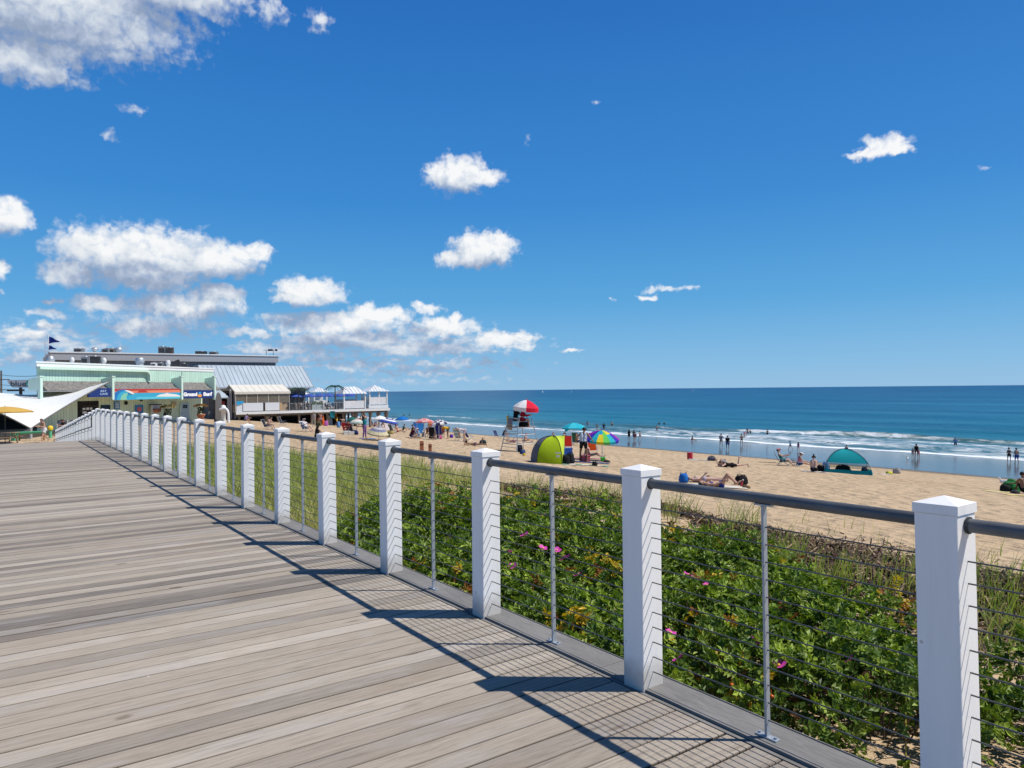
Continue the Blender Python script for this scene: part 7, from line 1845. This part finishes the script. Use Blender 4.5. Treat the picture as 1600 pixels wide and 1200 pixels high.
# left: beyond the deck
person('clutch', 68.5, 691, 205, "shirtless person in patterned shorts walking on the sand with a white towel round the waist", [('shorts', (.30, .05, .08)), ('towel_wrap', WHITEC)], 1, ('hair', 'brown'), 1.72)
for i, (px, Y, fc_, oc_, lb) in enumerate(((97, 60, 150, (.35, .42, .55), "person in pale blue shirt seated in the shade under the sail canopy, left of two"), (103, 59, 200, (.06, .06, .08), "person in dark shirt seated in the shade under the sail canopy, right of two"))):
    q = at_depth(px, 660, Y); q.z = gz(q.x, q.y); person('chairfwd', 0, 0, fc_, lb, [('shirt', oc_), ('shorts', NAVYC)], 1 + i, SHH, p=q, lift=.18)
    beach_chair(0, 0, fc_, (.10, .10, .12), "chair of the " + ("left" if i == 0 else "right") + " sitter under the sail canopy", group=None, p=q, s=1.3)
q = at_depth(107, 655, 62); q.z = gz(q.x, q.y)
# on the pier deck
for i, (px, u, fc_, c, lb) in enumerate(((459, 107.2, 100, (.05, .05, .06), "diner in dark clothes at the tables beside the bar tent"), (471, 107.6, 260, (.55, .5, .45), "diner in pale shirt right of the first fake palm trunk"), (480, 108.4, 120, (.03, .03, .05), "diner in black under the third blue parasol"),
                                      (503, 108, 210, (.30, .08, .06), "diner in rust shirt right of the long planter"), (512, 107.4, 90, (.6, .6, .6), "diner in white seated left of the second fake palm"), (533, 108.6, 280, (.04, .05, .12), "diner in navy beside the wider cabana"))):
    person('guard', 0, 0, fc_, lb, [('shirt', c), ('shorts', GREYC)], i % 3, SHH if i % 2 else LH, p=onpier(px, u), female=bool(i % 2), lift=.0)
# below the pier
person('chairfwd', 383, 662, 95, "person in lilac top sitting on the sand under the left end of the bar tent", [('shirt', (.30, .26, .55)), ('shorts', NAVYC)], 1, SHH, 1.7)
person('chairfwd', 419, 671, 100, "bare backed person leaning forward in a black chair near the pier", [('shorts', NAVYC)], 0, ('hair', 'brown'), 1.72)
person('chair', 478, 674.5, 115, "person in white shirt lounging in the blue striped chair below the pier", [('shirt', (.66, .66, .68)), ('shorts', (.16, .24, .36))], 0, ('hair', 'grey'), 1.75, hat=(.35, .3, .3))
person('knees', 495, 684, 15, "person with long dark hair sitting on the sand beside the railing post, back turned", [('tank_top', BLACKC), ('shorts', BLACKC)], 1, LH, 1.65, female=True)
person('stand', 490.5, 666.5, 190, "tall person in pale trousers and light shirt standing below the pier", [('shirt', (.46, .40, .36)), ('trousers', (.50, .46, .38))], 0, ('hair', 'brown'), 1.8)
person('stand', 497, 664.5, 30, "person in black top standing in the group below the pier", [('shirt', BLACKC), ('shorts', (.30, .12, .06))], 2, LH, 1.65, female=True)
person('armsup', 501.5, 664, 160, "bare armed person with raised hands behind a pink towel below the pier", [('swim_top', (.6, .2, .2)), ('shorts', (.62, .40, .46))], 2, SHH, 1.8)
person('bend', 539.5, 668, 250, "bare backed person bending over beside the dark green umbrella", [('shorts', BLACKC)], 1, SHH, 1.72)
person('armsup', 570, 685, 100, "person with dark hair in a loose teal top raising both arms, back turned", [('shirt', TEALC), ('trousers', (.24, .12, .30))], 1, LH, 1.72, female=True)
person('knees', 580, 666, 120, "person in dark top on the red mat by the pier, leftmost of three", [('shirt', BLACKC), ('shorts', BLACKC)], 2, SHH, 1.7)
person('sitlong', 585, 667, 80, "person in pink on the red mat by the pier, middle of three", [('shirt', (.5, .12, .2)), ('shorts', BLACKC)], 1, LH, 1.65, female=True)
person('knees', 589, 665.5, 200, "person in white on the red mat by the pier, rightmost of three", [('shirt', WHITEC), ('shorts', NAVYC)], 1, SHH, 1.7)
person('stand', 577, 663, 60, "person in dark navy standing behind the red mat near the pier", [('long_shirt', NAVYC), ('shorts', NAVYC)], 2, SHH, 1.7)
person('sitback', 622, 677, 110, "sunbathing person in coral swimwear with legs stretched toward the water", [('swim_top', (.6, .1, .08)), ('swim_bottom', (.6, .1, .08))], 1, LH, 1.68, female=True)
person('stand', 513, 664.5, 200, "person in white shirt and red shorts standing right of the purple bag", [('shirt', WHITEC), ('shorts', (.4, .05, .05))], 1, SHH, 1.74)
person('stand', 533, 665, 330, "person in black standing beside the white bundle under the pier", [('tank_top', BLACKC), ('trousers', BLACKC)], 2, LH, 1.68, female=True)
person('chairfwd', 545.5, 678, 195, "person in red leaning forward in the red beach chair", [('shirt', (.4, .03, .04)), ('shorts', NAVYC)], 1, SHH, 1.70, lift=.05)
person('walk', 563, 669, 140, "person in orange shorts walking behind the pale striped umbrella", [('trunks', (.62, .20, .03))], 2, SHH, 1.76)
person('knees', 604, 669.5, 60, "person in blue sitting under the blue and white striped umbrella", [('shirt', (.06, .14, .42)), ('shorts', BLACKC)], 1, SHH, 1.7)
person('sitlong', 655.5, 686, 250, "person in white hat and pale blue sitting in front of the light blue chair", [('shirt', (.35, .45, .58)), ('shorts', TAN)], 0, SHH, 1.68, hat=WHITEC)
person('knees', 681, 687, 210, "child in turquoise sitting on the sand between black and navy chairs", [('swimsuit', (.02, .40, .45))], 1, ('hair', 'brown'), 1.2)
person('stand', 672, 681, 160, "person in orange top standing behind the checked umbrella", [('tank_top', (.7, .28, .05)), ('shorts', NAVYC)], 1, LH, 1.68, female=True)
# middle group
person('knees', 643, 683.5, 60, "person in maroon shirt sitting at the left of the middle group", [('shirt', (.16, .02, .03)), ('shorts', NAVYC)], 0, LH, 1.7, female=True)
person('chairfwd', 649.5, 681.5, 250, "bare shouldered person facing left in the middle group", [('swim_top', NAVYC), ('shorts', NAVYC)], 1, SHH, 1.7)
person('chair', 668.5, 683, 190, "person in dark red and black under the checked umbrella", [('shirt', (.14, .03, .03)), ('shorts', BLACKC)], 1, SHH, 1.75)
person('stand', 692.5, 685, 200, "small child in red and pink beside the navy chair", [('tank_top', (.6, .06, .10)), ('shorts', (.3, .05, .1))], 0, ('hair', 'brown'), 1.28)
person('bend', 700, 685.5, 235, "person in yellow shirt and olive shorts bending down beside the purple bag", [('shirt', (.72, .42, .02)), ('shorts', (.16, .13, .05))], 2, SHH, 1.78)
person('bend', 726, 690, 262, "grey haired person in white shirt bending over the patterned chair", [('shirt', (.70, .62, .64)), ('shorts', (.62, .50, .52))], 1, ('hair', 'grey'), 1.75)
person('liefront', 742, 697, 285, "person lying on the front reading, one foot raised, behind the fourth post", [('swim_top', (.62, .55, .30)), ('swim_bottom', NAVYC)], 2, SHH, 1.7)
person('chairfwd', 598, 671.5, 150, "person in black swimwear sitting beside the white cloth shelter", [('swimsuit', BLACKC)], 1, LH, 1.68, female=True)
person('knees', 630, 673, 80, "person in dark green sitting under the plain bright blue umbrella", [('shirt', (.03, .14, .08)), ('shorts', BLACKC)], 1, SHH, 1.72)
person('walk', 614.5, 668.5, 250, "person in white shirt walking behind the blue and white striped umbrella", [('shirt', WHITEC), ('shorts', (.1, .2, .4))], 1, SHH, 1.76)
person('stand', 658, 678.5, 30, "person in turquoise top standing behind the light blue chair", [('tank_top', (.02, .35, .42)), ('shorts', BLACKC)], 1, SHH, 1.72)
person('sitlong', 681.5, 683, 120, "person in purple sitting between the two middle umbrellas", [('shirt', (.2, .06, .32)), ('shorts', BLACKC)], 2, LH, 1.66, female=True)
person('knees', 711, 680.5, 70, "person in red sitting farther back, right of the purple bag", [('swimsuit', REDC)], 1, SHH, 1.68, female=True)
person('walk', 526.5, 667, 100, "child in yellow running below the pier beside the pale bundle", [('shirt', (.7, .5, .05)), ('shorts', NAVYC)], 1, SHH, 1.3)
# by the lifeguard stand
person('chairfwd', 787, 685.5, 120, "person in black shirt bent forward on the sand left of the lifeguard stand", [('shirt', BLACKC), ('shorts', NAVYC)], 1, SHH, 1.74)
person('lieback', 803, 691, 100, "person in pink lying on the back seen through the lifeguard stand", [('swimsuit', (.62, .20, .26))], 0, ('hair', 'blond'), 1.65, female=True)
person('sitlong', 820, 690.5, 110, "person in a pink hat sitting right of the lifeguard stand legs", [('swim_top', NAVYC), ('swim_bottom', NAVYC)], 0, SHH, 1.66, female=True, hat=(.62, .18, .26))
person('guard', 0, 0, 55, "lifeguard in black seated on the left side of the tall chair", [('shirt', BLACKC), ('shorts', BLACKC)], 2, SHH, 1.78, p=on_stand(-.12, .34, 1.60))
person('guard', 0, 0, 75, "lifeguard in red seated on the right side of the tall chair", [('long_shirt', (.36, .012, .025)), ('shorts', (.36, .012, .025))], 1, SHH, 1.72, p=on_stand(-.10, -.34, 1.60), hat=(.4, .015, .03))
# behind the lime tent
person('chair', 866, 700, 170, "bare shouldered person with brown hair showing above the lime tent", [('swim_top', PINKC), ('shorts', PINKC)], 0, ('hair', 'brown'), 1.7, female=True, lift=.1)
person('chairfwd', 881, 700, 20, "dark haired person showing between the lime tent and turquoise umbrella", [('shirt', BLACKC), ('shorts', BLACKC)], 1, SHH, 1.75, lift=.1)
person('chair', 904, 696.5, 110, "person with dark hair and bare arms beside the dark green chair", [('swim_top', NAVYC), ('shorts', NAVYC)], 1, SHH, 1.72, lift=.1)
person('hips', 912, 722, 20, "person in white tank top and dark shorts with hands on hips under the rainbow umbrella", [('tank_top', (.66, .70, .80)), ('shorts', (.02, .02, .03))], 3, SHH, 1.80)
person('sitback', 921.5, 717.5, 105, "dark haired person in pink swimwear sitting with long legs under the rainbow umbrella", [('swim_top', (.55, .14, .22)), ('swim_bottom', (.3, .08, .14))], 0, LH, 1.72, female=True)
# sunbathers and sitters on the open sand
person('lieback', 1100, 754, 102, "sunbathing person in pale bikini and sunglasses, head to the left", [('swim_top', (.45, .42, .55)), ('swim_bottom', (.45, .42, .55))], 0, ('hair', 'brown'), 1.66, female=True)
person('lieknees', 1126, 762, 104, "sunbathing person in blue bikini with both knees raised", [('swim_top', (.04, .08, .42)), ('swim_bottom', (.04, .08, .42))], 1, LH, 1.66, female=True)
person('liefront', 1143, 730.5, 265, "person in black lying on the sand beside a pale grey bag", [('tank_top', BLACKC), ('shorts', BLACKC)], 0, LH, 1.66, female=True)
person('chair', 1222, 727.5, 110, "person in a pink cap sitting in the dark teal beach chair", [('tank_top', TEALC), ('shorts', TEALC)], 0, SHH, 1.68, hat=(.66, .20, .26))
person('sitlong', 1248, 728.5, 95, "person in white cap and pink top sitting on the sand near the teal tent", [('tank_top', (.66, .24, .30)), ('shorts', (.05, .12, .26))], 0, SHH, 1.72, female=True, hat=WHITEC)
person('knees', 1272, 737.5, 20, "bare backed person with dark hair in a bun sitting left of the teal tent", [('shorts', BLACKC)], 0, BH, 1.70, female=True)
person('knees', 1323, 706, 20, "person sitting at the wet edge behind the top of the teal tent", [('swimsuit', BLACKC)], 1, SHH, 1.68, female=True)
person('knees', 1602, 771, 4, "broad tanned person sitting with back turned at the right edge", [('trunks', BLACKC)], 3, SHH, 1.68)
# at the water's edge and in the surf
g = "bathers at the water's edge"
for a in (
 ('contra', 983, 688.5, 20, "person in black with long hair, leftmost of four walking on the wet sand", [('dress', BLACKC)], 3, LH, 1.70, True),
 ('walk', 990.5, 688.5, 30, "thin person in dark trunks, second of four on the wet sand", [('trunks', (.12, .14, .22))], 2, SHH, 1.74, False),
 ('stand', 993, 689, 10, "child in red beside the thin person on the wet sand", [('swimsuit', (.5, .05, .08))], 1, SHH, 1.28, False),
 ('walk', 1000, 688, 340, "slim child in black and pink, rightmost of four on the wet sand", [('swim_bottom', BLACKC), ('swim_top', (.6, .3, .35))], 1, SHH, 1.5, True),
 ('sitlong', 1081, 689, 80, "person sitting in the shallow wash with legs stretched right", [('swimsuit', (.5, .18, .16))], 1, SHH, 1.66, True),
 ('contra', 1127, 699, 10, "tall person in grey top and light shorts walking with one in black", [('shirt', (.30, .30, .33)), ('shorts', (.42, .38, .34))], 1, SHH, 1.82, False),
 ('stand', 1137, 703, 20, "person in black shirt and blue shorts on the wet sand", [('shirt', BLACKC), ('trunks', (.04, .09, .26))], 1, SHH, 1.74, False),
 ('contra', 1159, 696, 350, "bare shouldered person in black standing at the edge of the foam", [('swim_bottom', BLACKC), ('swim_top', BLACKC)], 1, SHH, 1.70, True),
 ('walk', 1235, 702.5, 330, "small child in blue shirt and black shorts on the wet sand", [('shirt', (.10, .25, .48)), ('shorts', BLACKC)], 1, SHH, 1.22, False),
 ('walk', 1247.5, 705, 20, "small child in pink with long hair beside the one in blue", [('swimsuit', (.55, .16, .34))], 1, ('long_hair', 'brown'), 1.22, True),
 ('stand', 1432, 716, 10, "adult in black between two children on the wet sand", [('tank_top', BLACKC), ('shorts', (.10, .05, .05))], 2, SHH, 1.70, False),
 ('stand', 1426.5, 715.5, 20, "child in pale swimwear left of the adult in black", [('swim_bottom', (.5, .4, .4))], 1, ('hair', 'brown'), 1.12, False),
 ('stand', 1435.5, 715.5, 350, "child in pink swimwear right of the adult in black", [('swimsuit', (.6, .12, .24))], 1, ('hair', 'brown'), 1.08, True),
 ('contra', 1577, 722.5, 25, "person in black skirt, arms folded, left of two by the foam", [('swim_top', (.06, .05, .06)), ('shorts', BLACKC)], 1, BH, 1.68, True),
 ('stand', 1588.5, 725, 5, "bare backed person in bright blue trunks at the right edge of the wet sand", [('trunks', (.02, .10, .42))], 1, SHH, 1.74, False)):
    person(a[0], a[1], a[2], a[3], a[4], a[5], a[6], a[7], a[8], a[9], group=g)
g = "bathers in the surf"
for a in (
 ('wade', 918, 666.5, 20, "bather in the surf just right of the turquoise umbrella top", [('trunks', (.3, .25, .25))], 1, SHH, 1.72, .35, False),
 ('wade', 933, 674, 10, "bather in grey standing in foam above the rainbow umbrella, left of two", [('swimsuit', GREYC)], 2, SHH, 1.7, .1, True),
 ('wade', 943.5, 673, 0, "bather in black standing in foam directly above the rainbow umbrella", [('long_shirt', BLACKC), ('trunks', BLACKC)], 2, SHH, 1.78, .15, False),
 ('wade', 956, 667, 350, "bare chested bather in front of the green wave, right of the rainbow umbrella top", [('trunks', (.26, .06, .06))], 1, SHH, 1.74, .4, False),
 ('wade', 1026.5, 675.5, 10, "lone thin bather in the foam left of the two swimmers' heads", [('trunks', (.2, .2, .24))], 1, SHH, 1.7, .15, False),
 ('bend', 1163, 684, 70, "bather in pink bending low in the foam", [('swimsuit', (.55, .22, .28))], 0, ('hair', 'brown'), 1.66, .1, True),
 ('wade', 1168, 680.5, 20, "bather in dark trunks standing in the breaking wave, taller of two", [('trunks', NAVYC)], 1, SHH, 1.78, .35, False),
 ('wade', 1172.5, 680, 340, "smaller bather beside the taller one in the breaking wave", [('swimsuit', BLACKC)], 1, SHH, 1.35, .3, True),
 ('wade', 1199, 679, 60, "bare backed bather waist deep against the breaking wave", [('trunks', BLACKC)], 1, SHH, 1.75, .75, False),
 ('wade', 1493, 697.5, 10, "bather in loose blue shirt thigh deep near the right post", [('long_shirt', (.12, .24, .46)), ('trunks', (.03, .06, .14))], 1, SHH, 1.78, .5, False)):
    person(a[0], a[1], a[2], a[3], a[4], a[5], a[6], a[7], a[8], a[10], water=a[9], group=g)
g = "swimmers beyond the breakers"
for px, py, lb, sk in ((1030, 663, "head and shoulders of a swimmer beyond the foam, left of two", 2), (1038, 663, "head and shoulders of a swimmer beyond the foam, right of two", 2), (1357, 680, "swimmer in dark top beyond the breaking wave, left of a pair", 2), (1362.5, 680, "swimmer in dark top beyond the breaking wave, right of a pair", 2), (631, 649.5, "swimmer far off above the blue umbrella, left of two", 2), (639.5, 649.5, "swimmer far off above the blue umbrella, right of two", 3)):
    person('wade', px, py, 200, lb, [('swimsuit', BLACKC)], sk, SHH, 1.75, False, water=1.2, group=g)
